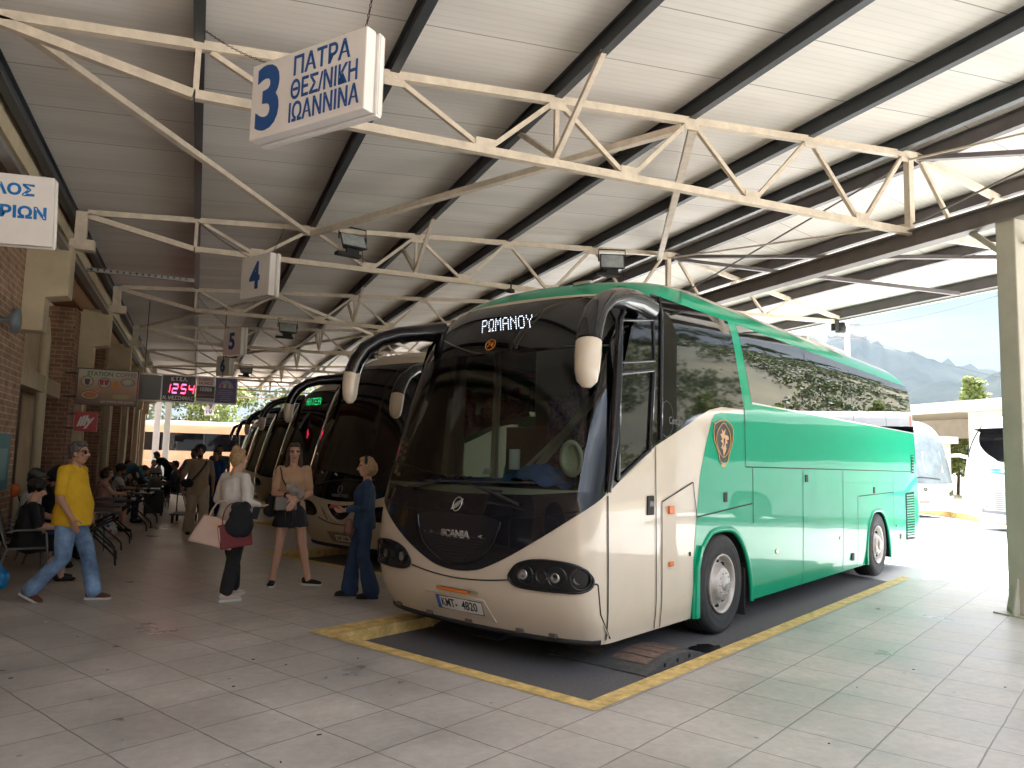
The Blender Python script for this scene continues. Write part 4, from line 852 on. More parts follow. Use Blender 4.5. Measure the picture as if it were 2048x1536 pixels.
# cable tray slung under the eaves, with perforated cross arms
q = MB(); q.b2((-2.03, -10, 4.53), (-1.91, 41, 4.545)); q.b2((-2.03, -10, 4.545), (-2.022, 41, 4.59)); q.b2((-1.918, -10, 4.545), (-1.91, 41, 4.59)); q.tube([(-1.97, -10, 4.57), (-1.97, 41, 4.57)], .02, 6)
ct = q.build("cable_tray", M_TRAY, None, "grey metal cable tray running along the station wall below the eaves", "cable tray")
for y in (14.6, 30.9):
    q = MB(); q.b2((-1.9, y-.03, 4.63), (-.2, y+.03, 4.645)); q.b2((-1.9, y-.03, 4.645), (-.2, y-.024, 4.69)); q.b2((-1.9, y+.024, 4.645), (-.2, y+.03, 4.69))
    for i in range(16): q.b2((-1.85+i*.1, y-.032, 4.65), (-1.82+i*.1, y-.0305, 4.685), 1)
    q.build("cross_arm", [M_TRAY, M_HOLE], ct)
# poster and lamp on the near brick wall
q = MB(); q.b2((-2.45, 11.2, 1.02), (-2.43, 12.75, 1.78)); po = q.build("wall_poster", mat("teal_poster", (.02, .22, .27), .45), None, "teal poster on the near brick wall behind the seated people", "poster")
q = MB(); q.b2((-2.43, 11.35, 1.15), (-2.426, 12.6, 1.58)); q.build("poster_panel", mat("pale_teal", (.15, .38, .42), .45), po)
q = MB(); q.tube([(-2.45, 11.55, 3.25), (-2.3, 11.55, 3.25)], .03, 8); q.lathe([(0, 0), (.17, .0), (.16, .07), (.0, .08)], 20, (-2.3, 11.55, 3.25), 'x'); q.build("wall_fan", mat("grey_blue_plastic", (.16, .19, .22), .4), None, "round grey fixture high on the near brick wall", "wall fixture")
# ================================================================ signs
M_SIGN = mat("sign_white_acrylic", (.80, .76, .72), .35, var=.05, vscale=3)
M_SBLUE = mat("sign_blue_letters", (.008, .075, .27), .4)
M_SBLUE2 = mat("sign_bright_blue", (.0, .17, .50), .4)
M_ALU = mat("sign_aluminium", (.55, .54, .53), .35, metal=.3)
M_CHAIN = mat("chain_steel", (.05, .042, .035), .5, metal=.5)
def chain(parent, a, b, sag=.04):
    a = Vector(a); b = Vector(b); n = max(3, int((b-a).length/.045)); q = MB()
    for i in range(n):
        t0 = i/n; t1 = (i+1.25)/n; f = lambda t: a+(b-a)*min(1, t)-Vector((0, 0, sag*4*t*(1-min(1, t))))
        p0, p1 = f(t0), f(t1); d = (p1-p0).normalized(); u = Vector((0, 0, 1)).cross(d); u = u.normalized() if u.length > .01 else Vector((1, 0, 0))
        if i % 2: u = d.cross(u)
        q.tube([p0, (p0+p1)/2+u*.009, p1, (p0+p1)/2-u*.009, p0], .0035, 4, cap=False)
    return q.build("chain", M_CHAIN, parent)
def hung_sign(label, TL, TR, BL, th, texts, chains, group, name="bay_sign"):
    TL, TR, BL = Vector(TL), Vector(TR), Vector(BL); w = (TR-TL).length; h = (BL-TL).length
    F = frame3((TL+TR)/2+(BL-TL)/2, TR-TL, TL-BL)          # z points towards the reader
    if (F.to_3x3() @ Vector((0, 0, 1))).y > 0: raise ValueError
    root = empty(name, F.translation, 0, label, "sign", group); inv = F.translation
    def put(mb, nm, m, par=root, bev=0):
        mb.v = [tuple((F @ Vector(v))-inv) for v in mb.v]; return mb.build(nm, m, par, bevel=bev)
    q = MB(); q.box((0, 0, -th*.29), (w, h, th*.58)); bd = put(q, "face_board", M_SIGN, bev=.012)
    q = MB(); q.box((0, 0, -th*.66), (w-.03, h-.03, th*.16)); put(q, "core", M_ALU)
    q = MB(); q.box((0, 0, -th*.9), (w+.012, h+.012, th*.34)); q.box((w/2+.008, 0, -th*.92), (.006, h-.02, th*.26)); bk = put(q, "back_board", M_SIGN, bev=.01)
    for (body, size, x, y, bold, sx, m) in texts:
        v, f = text_mesh(body, size, None, .004, bold, sx); q = MB(); q.add([(p.x+x*w, p.y+y*h, p.z+.003) for p in v], f); put(q, "lettering", m, bd)
    for a, b in chains: 
        c = chain(root, Vector((F @ Vector((a[0]*w, h/2, -th*.4)))-inv), Vector(b)-inv)
    return root
G_S = "hanging bay number signs"
hung_sign("large white hanging sign with blue 3 and three lines of Greek city names", (.238, 6.18, 4.69), (.95, 5.20, 4.69), (.238, 6.18, 4.07), .17,
    [("3", .70, -.335, -.03, .022, .88, M_SBLUE), ("ΠΑΤΡΑ", .205, .13, .285, .0032, .86, M_SBLUE), ("ΘΕΣ/ΝΙΚΗ", .205, .16, -.02, .0032, .72, M_SBLUE), ("ΙΩΑΝΝΙΝΑ", .205, .16, -.31, .0032, .72, M_SBLUE)],
    [((-.36, 0), (-.2, 7.2, 5.47)), ((.43, 0), (1.08, 5.37, 5.62))], G_S)
hung_sign("white hanging sign with blue 4 under the second truss", (.487, 12.25, 4.60), (.855, 11.63, 4.60), (.487, 12.25, 3.95), .17, [("4", .56, 0, -.02, .018, .86, M_SBLUE)], [((-.3, 0), (-.19, 13.0, 5.3)), ((.4, 0), (1.15, 13.0, 5.38))], G_S)
hung_sign("white hanging sign with blue 5 beyond the 4", (.46, 19.3, 4.55), (.83, 18.78, 4.55), (.46, 19.3, 3.90), .17, [("5", .54, 0, -.02, .018, .86, M_SBLUE)], [((-.3, 0), (-.19, 18.8, 5.2)), ((.4, 0), (1.15, 18.8, 5.35))], G_S)
hung_sign("small far hanging sign with blue 6 above the clock board", (.46, 26.1, 4.66), (.83, 25.6, 4.66), (.46, 26.1, 4.03), .17, [("6", .56, 0, -.02, .018, .86, M_SBLUE)], [((-.3, 0), (-.15, 24.6, 5.3)), ((.4, 0), (1.15, 24.6, 5.35))], G_S)
hung_sign("tiny far sign with blue 9 below the clock board", (.43, 45.5, 4.36), (.85, 45.4, 4.37), (.43, 45.5, 3.90), .17, [("9", .50, 0, -.02, .018, .86, M_SBLUE2)], [((-.3, 0), (.43, 45.5, 5.3)), ((.4, 0), (.85, 45.4, 5.35))], G_S)
hung_sign("tiny farthest sign with blue 10 just under the 9", (.36, 48.5, 4.24), (.82, 48.4, 4.25), (.36, 48.5, 3.74), .17, [("10", .46, 0, -.02, .018, .8, M_SBLUE2)], [((-.3, 0), (.43, 48.5, 5.3)), ((.4, 0), (.85, 48.4, 5.35))], G_S)
hung_sign("white wall sign with bright blue Greek letters cut by the picture edge", (-2.45, 9.0, 4.39), (-1.52, 9.0, 4.43), (-2.45, 9.0, 3.65), .12,
    [("ΛΟΣ", .155, .115, .27, .006, 1.12, M_SBLUE2), ("ΡΙΩΝ", .165, .21, -.05, .006, 1.08, M_SBLUE2), ("▪", .16, -.03, -.30, .0, .8, M_INK)], [], None, "wall_sign")
# snack board on its bracket
def board(name, label, cat, x0, x1, z0, z1, y, th, face, frame=None, fr_w=.02):
    q = MB(); q.b2((x0, y, z0), (x1, y+th, z1)); o = q.build(name, face, None, label, cat)
    if frame:
        f = MB()
        for a, b in (((x0-fr_w, z0-fr_w), (x1+fr_w, z0)), ((x0-fr_w, z1), (x1+fr_w, z1+fr_w)), ((x0-fr_w, z0), (x0, z1)), ((x1, z0), (x1+fr_w, z1))): f.b2((a[0], y-.012, a[1]), (b[0], y+th+.01, b[1]))
        f.build("frame", frame, o)
    return o
def flat_text(par, name, body, size, x, y, z, m, bold=.0, sx=1., rot=0.):
    v, f = text_mesh(body, size, None, .004, bold, sx); c, s_ = math.cos(rot), math.sin(rot)
    q = MB(); q.add([(x+p.x*c-p.y*s_, y-p.z-.002, z+p.x*s_+p.y*c) for p in v], f); return q.build(name, m, par)
def disc(par, name, x, y, z, rx, rz, m, ring=None, d=.003):
    q = MB(); P = [(x+rx*math.cos(t), z+rz*math.sin(t)) for t in [k*math.pi/12 for k in range(24)]]; q.prism(P, y-d, y, lambda u, v, w: (u, w, v)); o = q.build(name, m, par)
    if ring:
        q = MB(); q.tube([(a, y-d-.001, b) for a, b in P+[P[0]]], .006, 5); q.build("ring", ring, o)
    return o
def snack_face():
    m = bpy.data.materials.new("snack_board_print"); m.use_nodes = True; n = m.node_tree.nodes; l = m.node_tree.links; p = n["Principled BSDF"]; p.inputs['Roughness'].default_value = .35
    t = n.new("ShaderNodeTexCoord"); s = n.new("ShaderNodeSeparateXYZ"); l.new(t.outputs['Generated'], s.inputs[0]); z = n.new("ShaderNodeTexNoise"); z.inputs['Scale'].default_value = 2.2; l.new(t.outputs['Generated'], z.inputs[0])
    a = n.new("ShaderNodeMath"); a.operation = 'MULTIPLY_ADD'; a.inputs[1].default_value = .35; l.new(z.outputs[0], a.inputs[0]); l.new(s.outputs[2], a.inputs[2])
    r = n.new("ShaderNodeValToRGB"); e = r.color_ramp.elements; e[0].position = .2; e[0].color = (.13, .06, .035, 1); e[1].position = 1.05; e[1].color = (.46, .40, .29, 1); e.new(.6).color = (.36, .19, .085, 1)
    l.new(a.outputs[0], r.inputs[0]); l.new(r.outputs[0], p.inputs['Base Color']); return m
M_DFR = mat("dark_frame", (.03, .026, .024), .4)
sn = board("snack_board", "brown hanging board with drinks and food pictures and the words STATION COFFEE", "sign", -2.21, -1.16, 2.49, 3.17, 17.0, .12, snack_face(), M_DFR)
flat_text(sn, "lettering", "STATION", .115, -1.83, 17.0, 3.085, mat("board_green", (.03, .19, .05), .5), .003, .95)
flat_text(sn, "lettering", "COFFEE", .115, -1.37, 17.0, 3.085, mat("board_brown_letters", (.22, .12, .10), .5), .002, .95)
M_RING = mat("dark_ring", (.03, .02, .02), .5); M_PALE = mat("pale_disc", (.42, .36, .27), .5)
for x, z, rx, rz_ in ((-2.05, 2.93, .105, .105), (-1.745, 2.91, .105, .10), (-1.335, 2.945, .12, .075), (-1.985, 2.66, .155, .085)): disc(sn, "plate_picture", x, 17.0, z, rx, rz_, M_PALE, M_RING)
q = MB(); q.prism([(-2.095, 2.975), (-2.0, 2.975), (-2.015, 2.86), (-2.08, 2.86)], 16.993, 16.996, lambda u, v, w: (u, w, v)); q.build("cup_picture", mat("coffee_print", (.06, .035, .025), .5), sn)
for dx in (-.045, .04):
    q = MB(); q.prism([(-1.79+dx, 2.97), (-1.71+dx, 2.97), (-1.725+dx, 2.87), (-1.775+dx, 2.87)], 16.993, 16.996, lambda u, v, w: (u, w, v)); q.build("glass_picture", mat("red_drink_print", (.38, .015, .03), .4), sn)
disc(sn, "juice_picture", -1.545, 17.0, 2.88, .06, .09, mat("orange_print_food", (.55, .17, .02), .5)); disc(sn, "coffee_picture", -1.335, 16.996, 2.955, .07, .04, mat("cream_print", (.5, .44, .33), .5))
disc(sn, "pizza_picture", -1.985, 16.996, 2.66, .12, .062, mat("pizza_print", (.42, .14, .04), .6)); disc(sn, "ice_picture", -1.87, 16.996, 2.73, .045, .035, mat("pink_print", (.55, .18, .14), .5))
disc(sn, "sandwich_picture", -1.44, 17.0, 2.655, .16, .042, mat("bread_print", (.42, .25, .10), .6)); disc(sn, "sandwich_picture", -1.44, 16.996, 2.625, .14, .022, mat("salad_print", (.30, .30, .12), .6))
flat_text(sn, "script_line", "μια στάση στη γεύση", .06, -1.50, 17.0, 2.545, mat("cream_letters", (.6, .5, .38), .5), .001, 1.0)
q = MB()
for z in (2.62, 3.08): q.bar((-2.45, 17.06, z), (-2.22, 17.06, z), .03, .03)
q.build("wall_bracket", M_DFR, sn)
il = board("red_cafe_sign", "square red sign with slanted white lettering below the snack board", "sign", -2.22, -1.83, 1.95, 2.32, 17.05, .08, mat("red_sign_face", (.42, .02, .025), .4))
v, f = text_mesh("illy", .27, None, .004, .012, .86); q = MB(); q.add([(-2.03+p.x+.28*p.y, 17.05-p.z-.002, 2.145+p.y+.16*p.x) for p in v], f); q.build("lettering", mat("white_letters", (.72, .70, .68), .5), il)
q = MB(); q.bar((-2.36, 17.09, 2.28), (-2.22, 17.09, 2.28), .03, .03); q.bar((-2.36, 17.09, 2.0), (-2.22, 17.09, 2.0), .03, .03); q.build("wall_bracket", M_DFR, il)
# clock board
ck = empty("clock_board", (-.25, 19.55, 3.07), 0, "long hanging board with a red digital clock reading 12:54 and two posters", "clock board"); K0 = ck.location
def kb(x0, x1, z0, z1, name, m, d=0., th=.14, par=ck): q = MB(); q.b2((x0-K0.x, 19.5-d-K0.y, z0-K0.z), (x1-K0.x, 19.5+th-K0.y, z1-K0.z)); return q.build(name, m, par)
kb(-1.35, -.83, 2.78, 3.35, "blank_panel", mat("grey_panel", (.22, .22, .21), .5)); cp = kb(-.80, -.09, 2.77, 3.365, "clock_panel", mat("clock_black", (.016, .013, .016), .35), .01); kb(-.065, .35, 2.775, 3.37, "poster_panel", M_SIGN, .005); kb(.355, .83, 2.78, 3.375, "poster_panel", mat("purple_poster", (.09, .05, .19), .4), .005)
f = MB()
for x0, x1, z0, z1 in ((-1.37, .85, 2.745, 2.765), (-1.37, .85, 3.378, 3.398), (.835, .855, 2.765, 3.378), (-1.375, -1.355, 2.765, 3.378), (-.827, -.803, 2.765, 3.378)): f.b2((x0-K0.x, 19.48-K0.y, z0-K0.z), (x1-K0.x, 19.66-K0.y, z1-K0.z))
f.build("frame", M_ALU, ck)
def ktext(body, size, x, z, m, bold=0., sx=1., par=ck, dd=.012): v, f = text_mesh(body, size, None, .004, bold, sx); q = MB(); q.add([(x+p.x-K0.x, 19.5-dd-p.z-K0.y, z+p.y-K0.z) for p in v], f); return q.build("lettering", m, par)
ktext("Κ.Τ.Ε.Λ.", .115, -.445, 3.285, MATS["white_letters"], .003, .9, cp); ktext("Ν. ΜΕΣΣΗΝΙΑΣ", .115, -.45, 2.84, MATS["white_letters"], .003, .80, cp)
SEG = {'1': 'bc', '2': 'abged', '5': 'afgcd', '4': 'fgbc'}
def digit(ch, x, z, w=.105, h=.2):
    q = MB(); t = .026; g = .006; sl = .10
    S = {'a': ((0, h), (w, h)), 'b': ((w, h), (w, h/2)), 'c': ((w, h/2), (w, 0)), 'd': ((0, 0), (w, 0)), 'e': ((0, h/2), (0, 0)), 'f': ((0, h), (0, h/2)), 'g': ((0, h/2), (w, h/2))}
    for s_ in SEG[ch]:
        (x0, z0), (x1, z1) = S[s_]; d = Vector((x1-x0, z1-z0)).normalized()*g
        for (px, pz) in [()] if False else [(0, 0)]:
            a = Vector((x+x0+d.x+sl*z0-K0.x, 19.5-.016-K0.y, z+z0+d.y-K0.z)); b = Vector((x+x1-d.x+sl*z1-K0.x, 19.5-.016-K0.y, z+z1-d.y-K0.z)); q.bar(a, b, .006 if abs(d.y) < 1e-6 else t, t if abs(d.y) < 1e-6 else .006, 0, (0, 0, 1) if abs(d.y) < 1e-6 else (1, 0, 0))
    return q.build("digit", mat("clock_red", (.3, .0, .01), .4, emit=(1, .03, .09), estr=2.4), cp)
for ch, x in (("1", -.75), ("2", -.585), ("5", -.405), ("4", -.235)): digit(ch, x, 2.965)
M_PRED = mat("poster_red", (.40, .03, .03), .5)
ktext("ΚΑΝΕΝΑΣ", .085, .142, 3.315, M_PRED, .003, .80); ktext("ΜΟΝΟΣ", .09, .142, 3.225, M_PRED, .003, .95)
bl = kb(-.06, .345, 2.87, 3.165, "poster_band", mat("poster_black", (.012, .014, .018), .4), .008); ktext("10306", .125, .142, 3.08, MATS["white_letters"], .002, .92, bl, .016); kb(-.05, .335, 2.93, 2.965, "poster_line", M_PRED, .012, .1); kb(-.05, .335, 2.80, 2.86, "poster_line", mat("poster_grey", (.35, .35, .36), .5), .010, .1)
q = MB(); q.prism([(.595+.165*math.cos(t), 3.14+.19*math.sin(t)) for t in [k*math.pi/12 for k in range(13)]], 19.49, 19.494, lambda u, v, w: (u-K0.x, w-K0.y, v-K0.z)); q.build("poster_arch", mat("poster_lilac", (.30, .32, .45), .5), ck)
for i, (x, c) in enumerate(((.50, (.45, .06, .05)), (.56, (.5, .5, .5)), (.62, (.45, .08, .06)), (.68, (.5, .45, .45)))): kb(x-.022, x+.022, 3.145, 3.235-.01*(i % 2), "poster_figure", mat("poster_fig%d" % i, c, .5), .012, .1)
for i, w in enumerate((.13, .17, .16, .10, .13, .12)): kb(.59-w, .59+w, 3.075-i*.048, 3.09-i*.048, "poster_line", mat("lilac_lines", (.34, .30, .46), .5), .008, .1)
q = MB(); q.tube([(-1.2-K0.x, 0, 3.39-K0.z), (-1.2-K0.x, 0, 5.1-K0.z)], .010, 6); q.tube([(.5-K0.x, 0, 3.39-K0.z), (.5-K0.x, 0, 5.1-K0.z)], .010, 6); q.build("hanger", M_CHAIN, ck)
# floodlights on the trusses
def flood(loc, label, rz=0., sc_=1., tilt=.5):
    r = empty("floodlight", loc, rz, label, "floodlight", "floodlights on the trusses"); r.scale = (sc_,)*3
    T = Matrix.Rotation(-tilt, 3, 'X')
    def P(u, v, w): return tuple(T @ Vector((u, v, w)))
    q = MB(); q.add([P(x*a, y, z*b) for y, a, b in ((0, 1, 1), (.12, .62, .6)) for x, z in ((-.2, -.13), (.2, -.13), (.2, .13), (-.2, .13))], [(0, 3, 2, 1), (4, 5, 6, 7), (0, 1, 5, 4), (1, 2, 6, 5), (2, 3, 7, 6), (3, 0, 4, 7)]); h = q.build("housing", M_RUB, r, bevel=.012)
    q = MB(); q.add([P(x, -.006, z) for x, z in ((-.175, -.105), (.175, -.105), (.175, .105), (-.175, .105))], [(0, 1, 2, 3)]); q.build("glass", mat("lamp_glass", (.33, .36, .36), .15, coat=1., var=.3, vscale=6), h)
    q = MB(); q.tube([(-.21, .03, 0), (-.21, .05, .2), (.21, .05, .2), (.21, .03, 0)], .012, 6); q.build("yoke", M_RUB, r)
    q = MB(); q.b2((-.25, -.04, -.24), (.12, .08, -.19)); q.b2((-.1, 0, -.19), (.1, .04, -.11)); q.build("gear_box", M_RUB, r, bevel=.01)
    q = MB(); q.tube([(.16, .06, -.05), (.2, .08, -.25), (.12, .09, -.33), (.14, .08, -.2), (.3, .1, -.22)], .006, 5); q.build("cable", M_RUB, r); return r
flood((2.28, 12.8, 5.27), "floodlight on the second truss right of the hanging 4", .25, 1.2); flood((7.35, 12.8, 5.55), "floodlight just above the green coach's roof", -.35, 1.25, .2); flood((1.88, 18.75, 4.62), "floodlight below the third truss beside the hanging 5", .1, 1.1)
flood((1.6, 30.3, 4.72), "small far floodlight left of the coach mirror", .1, 1.1); flood((5.1, 24.5, 5.05), "far floodlight seen inside the loop of the left coach mirror", -.2, 1.2); flood((.9, 24.4, 4.70), "floodlight beside the hanging 6", 0, 1.0)
# motion camera at the outer tip of the second truss
q = MB(); q.b2((13.3, 13.0, 4.75), (13.42, 13.12, 5.0)); q.lathe([(0, 0), (.11, 0), (.12, .1), (.10, .22), (0, .24)], 16, (13.52, 13.06, 4.72)); q.build("security_camera", M_RUB, None, "black dome camera at the roof edge above the coach's tail", "camera")
# ================================================================ vegetation
def leafmat(name, a, b, c):
    m = bpy.data.materials.new(name); m.use_nodes = True; n = m.node_tree.nodes; l = m.node_tree.links; p = n["Principled BSDF"]; p.inputs['Roughness'].default_value = .6
    g = n.new("ShaderNodeNewGeometry"); r = n.new("ShaderNodeValToRGB"); e = r.color_ramp.elements; e[0].color = (*a, 1); e[1].color = (*c, 1); e.new(.5).color = (*b, 1)
    l.new(g.outputs['Random Per Island'], r.inputs[0]); l.new(r.outputs[0], p.inputs['Base Color'])
    t = n.new("ShaderNodeBsdfTranslucent"); l.new(r.outputs[0], t.inputs[0]); mxs = n.new("ShaderNodeMixShader"); mxs.inputs[0].default_value = .25; l.new(p.outputs[0], mxs.inputs[1]); l.new(t.outputs[0], mxs.inputs[2]); l.new(mxs.outputs[0], n["Material Output"].inputs[0]); return m
L_PINE = leafmat("pine_foliage", (.028, .05, .018), (.045, .075, .025), (.08, .11, .035))
L_OLIVE = leafmat("scrub_foliage", (.04, .065, .02), (.065, .09, .03), (.12, .13, .05))
L_LIME = leafmat("bright_foliage", (.09, .13, .03), (.15, .19, .045), (.24, .26, .07))
M_BARK = mat("bark", (.11, .08, .055), .9, var=.3, vscale=8, bump=.5, bscale=20)
def leaves(mb, rnd, c, rad, n, size, mi=0, up=.3):
    """n small leaf blades scattered through an ellipsoid, denser near its skin"""
    for _ in range(n):
        d = Vector((rnd.gauss(0, 1), rnd.gauss(0, 1), rnd.gauss(0, 1))); d.normalize(); r = rnd.random()**.45
        p = Vector((c[0]+d.x*rad[0]*r, c[1]+d.y*rad[1]*r, c[2]+d.z*rad[2]*r)); s = size*rnd.uniform(.6, 1.35)
        a = Vector((rnd.gauss(0, 1), rnd.gauss(0, 1), rnd.gauss(0, .7)+up)).normalized(); b = a.cross(Vector((rnd.gauss(0, 1), rnd.gauss(0, 1), rnd.gauss(0, 1)))).normalized()
        o = len(mb.v); mb.v += [tuple(p-a*s*.5), tuple(p+b*s*.34), tuple(p+a*s*.5), tuple(p-b*s*.34)]; mb.f.append([o, o+1, o+2, o+3]); mb.m.append(mi); mb.sm.append(False)
def tree(name, label, loc, h, spread, seed, lm, clumps=14, per=110, size=.22, trunk=.3, cat="tree", group=None, shape='round', lean=0.):
    rnd = random.Random(seed); r = empty(name, loc, rnd.uniform(0, 6), label, cat, group)
    t = MB(); top = Vector((lean*h, 0, h*.75)); t.tube([(0, 0, 0), (lean*h*.3, .02*h, h*.3), (lean*h*.7, 0, h*.55), tuple(top)], [trunk*.5, trunk*.38, trunk*.25, trunk*.08], 8)
    cs = []
    for i in range(clumps):
        a = i*2.4+rnd.uniform(-.4, .4); f = (i+.5)/clumps
        if shape == 'cone': z = h*(.12+.85*f); rr = spread*(1-f)*.75+.1
        elif shape == 'umbrella': z = h*rnd.uniform(.72, .97); rr = spread*math.sqrt(f)
        else: z = h*(.35+.6*rnd.random()); rr = spread*math.sqrt(max(.05, 1-((z/h-.62)/.42)**2))*rnd.uniform(.3, .85)
        c = Vector((rr*math.cos(a)+lean*z, rr*math.sin(a), z)); cs.append(c)
        if i % 2 == 0: s_ = Vector((lean*c.z*.6, 0, c.z*.62)); t.tube([tuple(s_), tuple((s_+c)/2+Vector((0, 0, .03*h))), tuple(c)], [trunk*.16, trunk*.11, trunk*.04], 5)
    t.build("trunk", M_BARK, r); m = MB()
    for c in cs:
        k = rnd.uniform(.75, 1.3)*spread*(.42 if shape != 'cone' else .34); leaves(m, rnd, c, (k, k, k*(.75 if shape != 'umbrella' else .42)), per, size)
    m.build("crown", lm, r, fix=False); return r
def shrub(name, label, loc, rad, seed, lm, n=900, size=.14, cat="shrub", group=None):
    rnd = random.Random(seed); r = empty(name, loc, 0, label, cat, group); m = MB(); st = MB()
    for i in range(9):
        a = rnd.uniform(0, 6.28); q = rnd.uniform(0, .75); c = (rad[0]*q*math.cos(a), rad[1]*q*math.sin(a), rad[2]*rnd.uniform(.5, 1.35)); leaves(m, rnd, c, (rad[0]*.5, rad[1]*.5, rad[2]*.55), n//9, size); st.tube([(0, 0, 0), (c[0]*.5, c[1]*.5, c[2]*.6), c], [.03, .02, .008], 5)
    st.build("stem", M_BARK, r); m.build("foliage", lm, r, fix=False); return r
# ================================================================ yard to the right
q = MB()
kp = [(23.0, 10.5), (24.9, 16.2), (26.4, 19.8), (28.3, 23.6), (31.5, 29.5), (36, 36)]
for (a, b), (c, d) in zip(kp, kp[1:]):
    n = Vector((-(d-b), c-a)).normalized()*-.35
    q.add([(a, b, -.16), (c, d, -.16), (c, d, .08), (a, b, .08), (a+n.x, b+n.y, .08), (c+n.x, d+n.y, .08), (a+n.x, b+n.y, -.16), (c+n.x, d+n.y, -.16)], [(0, 1, 2, 3), (3, 2, 5, 4), (4, 5, 7, 6)])
q.build("yard_kerb", M_YEL, kind='structure')
q = MB()
for (a, b), (c, d) in zip(kp, kp[1:]): q.add([(a+.3, b, -.02), (c+.3, d, -.02), (c+9, d-4, .1), (a+9, b-4, .1)], [(0, 1, 2, 3)])
q.build("planting_bed", M_EARTH, kind='structure')
wc = coach("parked_coach", "white coach parked nose-on under the far canopy, star badge on its front", 'white', (26.15, 23.1, -.15), R(74), None, 1)
wc.scale = (1.06,)*3
on_front(wc, "star_badge", [(.05*math.cos(t), 1.0+.075*math.sin(t)) for t in [k*math.pi/8 for k in range(16)]], .02, M_INK, .05, .05); stroke(wc, "badge_ring", [(.055*math.cos(t), 1.0+.08*math.sin(t)) for t in [k*math.pi/8 for k in range(17)]], .012, M_CHROME, S_front, .025)
for a in (1.571, 3.665, 5.76): stroke(wc, "badge_spoke", [(0, 1.0), (.05*math.cos(a), 1.0+.075*math.sin(a))], .009, M_CHROME, S_front, .027)
on_front(wc, "chrome_strip", [(-.6, .97), (-.6, 1.01), (.6, 1.01), (.6, .97)], .008, M_CHROME); on_front(wc, "number_plate", [(-.13, .5), (-.13, .62), (.13, .62), (.13, .5)], .01, mat("old_plate", (.3, .28, .24), .5))
stroke(wc, "wiper", [(.5, 1.3), (.1, 1.42), (-.4, 1.36)], .014, M_RUB, S_front, .03)
q = MB(); q.prism([(-.3, 1.75), (.22, 1.75), (.22, 2.5), (-.3, 2.5)], .01, .012, lambda u, v, w: tuple(lift(S_front, u-.25, v-.15, w))); q.build("windscreen_sheet", mat("pale_card", (.45, .46, .43), .7), wc)
rc_ = coach("white_coach", "white coach with blue swoosh, dark tail window and grille beside the beige column", 'white', (23.95, 8.0, -.15), R(90), None, 1)
sw_ = [(x+.6, z) for x, z in [(7.55, 1.75), (7.1, 1.70), (6.6, 1.58), (5.6, 1.30), (3.6, .9), (4.6, 1.25), (5.6, 1.52), (6.6, 1.68), (7.2, 1.78)]]
on_side(rc_, "blue_swoosh", smooth_poly(sw_, 3), .008, mat("swoosh_blue", (.02, .32, .45), .35), 1); on_side(rc_, "swoosh_tip", smooth_poly([(8.15, 1.84), (7.9, 1.88), (7.7, 1.84), (7.9, 1.80)], 3), .008, MATS["swoosh_blue"], 1)
gg = on_side(rc_, "tail_grille", [(8.3, .62), (6.8, .58), (6.8, 1.02), (7.5, 1.18), (8.3, 1.20)], .006, mat("grey_cavity", (.10, .095, .09), .7), 1); q = MB()
for i in range(10): q.bar((6.8+max(0, (i-7)*.35), 1.283, .62+i*.06), (8.3, 1.283, .62+i*.06), .02, .028)
q.build("louvre", P_WHITE, gg); on_side(rc_, "grey_band", [(8.4, .52), (6.5, .46), (6.5, .60), (8.4, .66)], .011, mat("band_grey", (.16, .16, .18), .5), 1); on_side(rc_, "side_lamp", [(7.6, .555), (7.35, .55), (7.35, .60), (7.6, .605)], .016, M_ORANGE, 1)
for a, b in (((8.7, 1.36), (2, 1.36)), ((8.7, 1.90), (2, 1.90)), ((8.42, .4), (8.42, 1.9))): on_side(rc_, "panel_gap", line_poly(a, b, .014), .009, mat("gap_grey", (.25, .24, .23), .7), 1)
# white building with a flat canopy behind the coaches
wb = empty("white_building", (44, 27, 0), R(-7), "white flat-roofed building with a deep canopy across the yard", "building")
M_WALLW = mat("white_render", (.66, .65, .63), .8, var=.06, vscale=1); M_SOFF = mat("beige_soffit", (.45, .40, .36), .8, var=.1, vscale=2)
q = MB(); q.b2((-1.2, -3.5, -.3), (9, 5.0, 5.2)); q.build("wall", M_WALLW, wb)
q = MB(); q.b2((-2.2, -4, 5.2), (9.5, 26, 5.85)); rf = q.build("roof", M_WALLW, wb); q = MB(); q.b2((-.5, -3.8, 5.852), (8, 6, 6.0)); q.build("roof_deck", mat("roof_slate", (.14, .16, .18), .7), rf)
q = MB(); q.b2((-2.0, 5.1, 5.185), (9, 25.9, 5.198)); q.b2((3, 5.02, 3.85), (3.3, 25, 5.18)); q.build("soffit", M_SOFF, wb)
q = MB(); q.b2((-9, -1, -.3), (-8.7, 9.5, 3.0)); q.b2((-9.3, -1.2, 3.0), (-8.4, 9.7, 3.35)); q.build("low_wall", mat("pale_wall", (.52, .51, .49), .8, var=.05, vscale=1), wb)
for y in (12, 24): q = MB(); q.b2((-1.6, y, -.3), (-1.2, y+.4, 5.19)); q.build("post", M_WALLW, wb)
for i, (x, y, r_, s_) in enumerate(((29.5, 20.6, (1.0, 1.0, .95), 3), (30.4, 19.6, (1.1, 1.0, .9), 4), (29.3, 18.6, (.9, .9, .8), 5))): shrub("oleander_bush", ["leafy oleander bush nearest the parked white coach", "leafy oleander bush in the middle of the yard bed", "leafy oleander bush half behind the white coach's tail"][i], (x, y, -.05), r_, s_, L_LIME, 1500, .16, group="bushes in the yard bed")
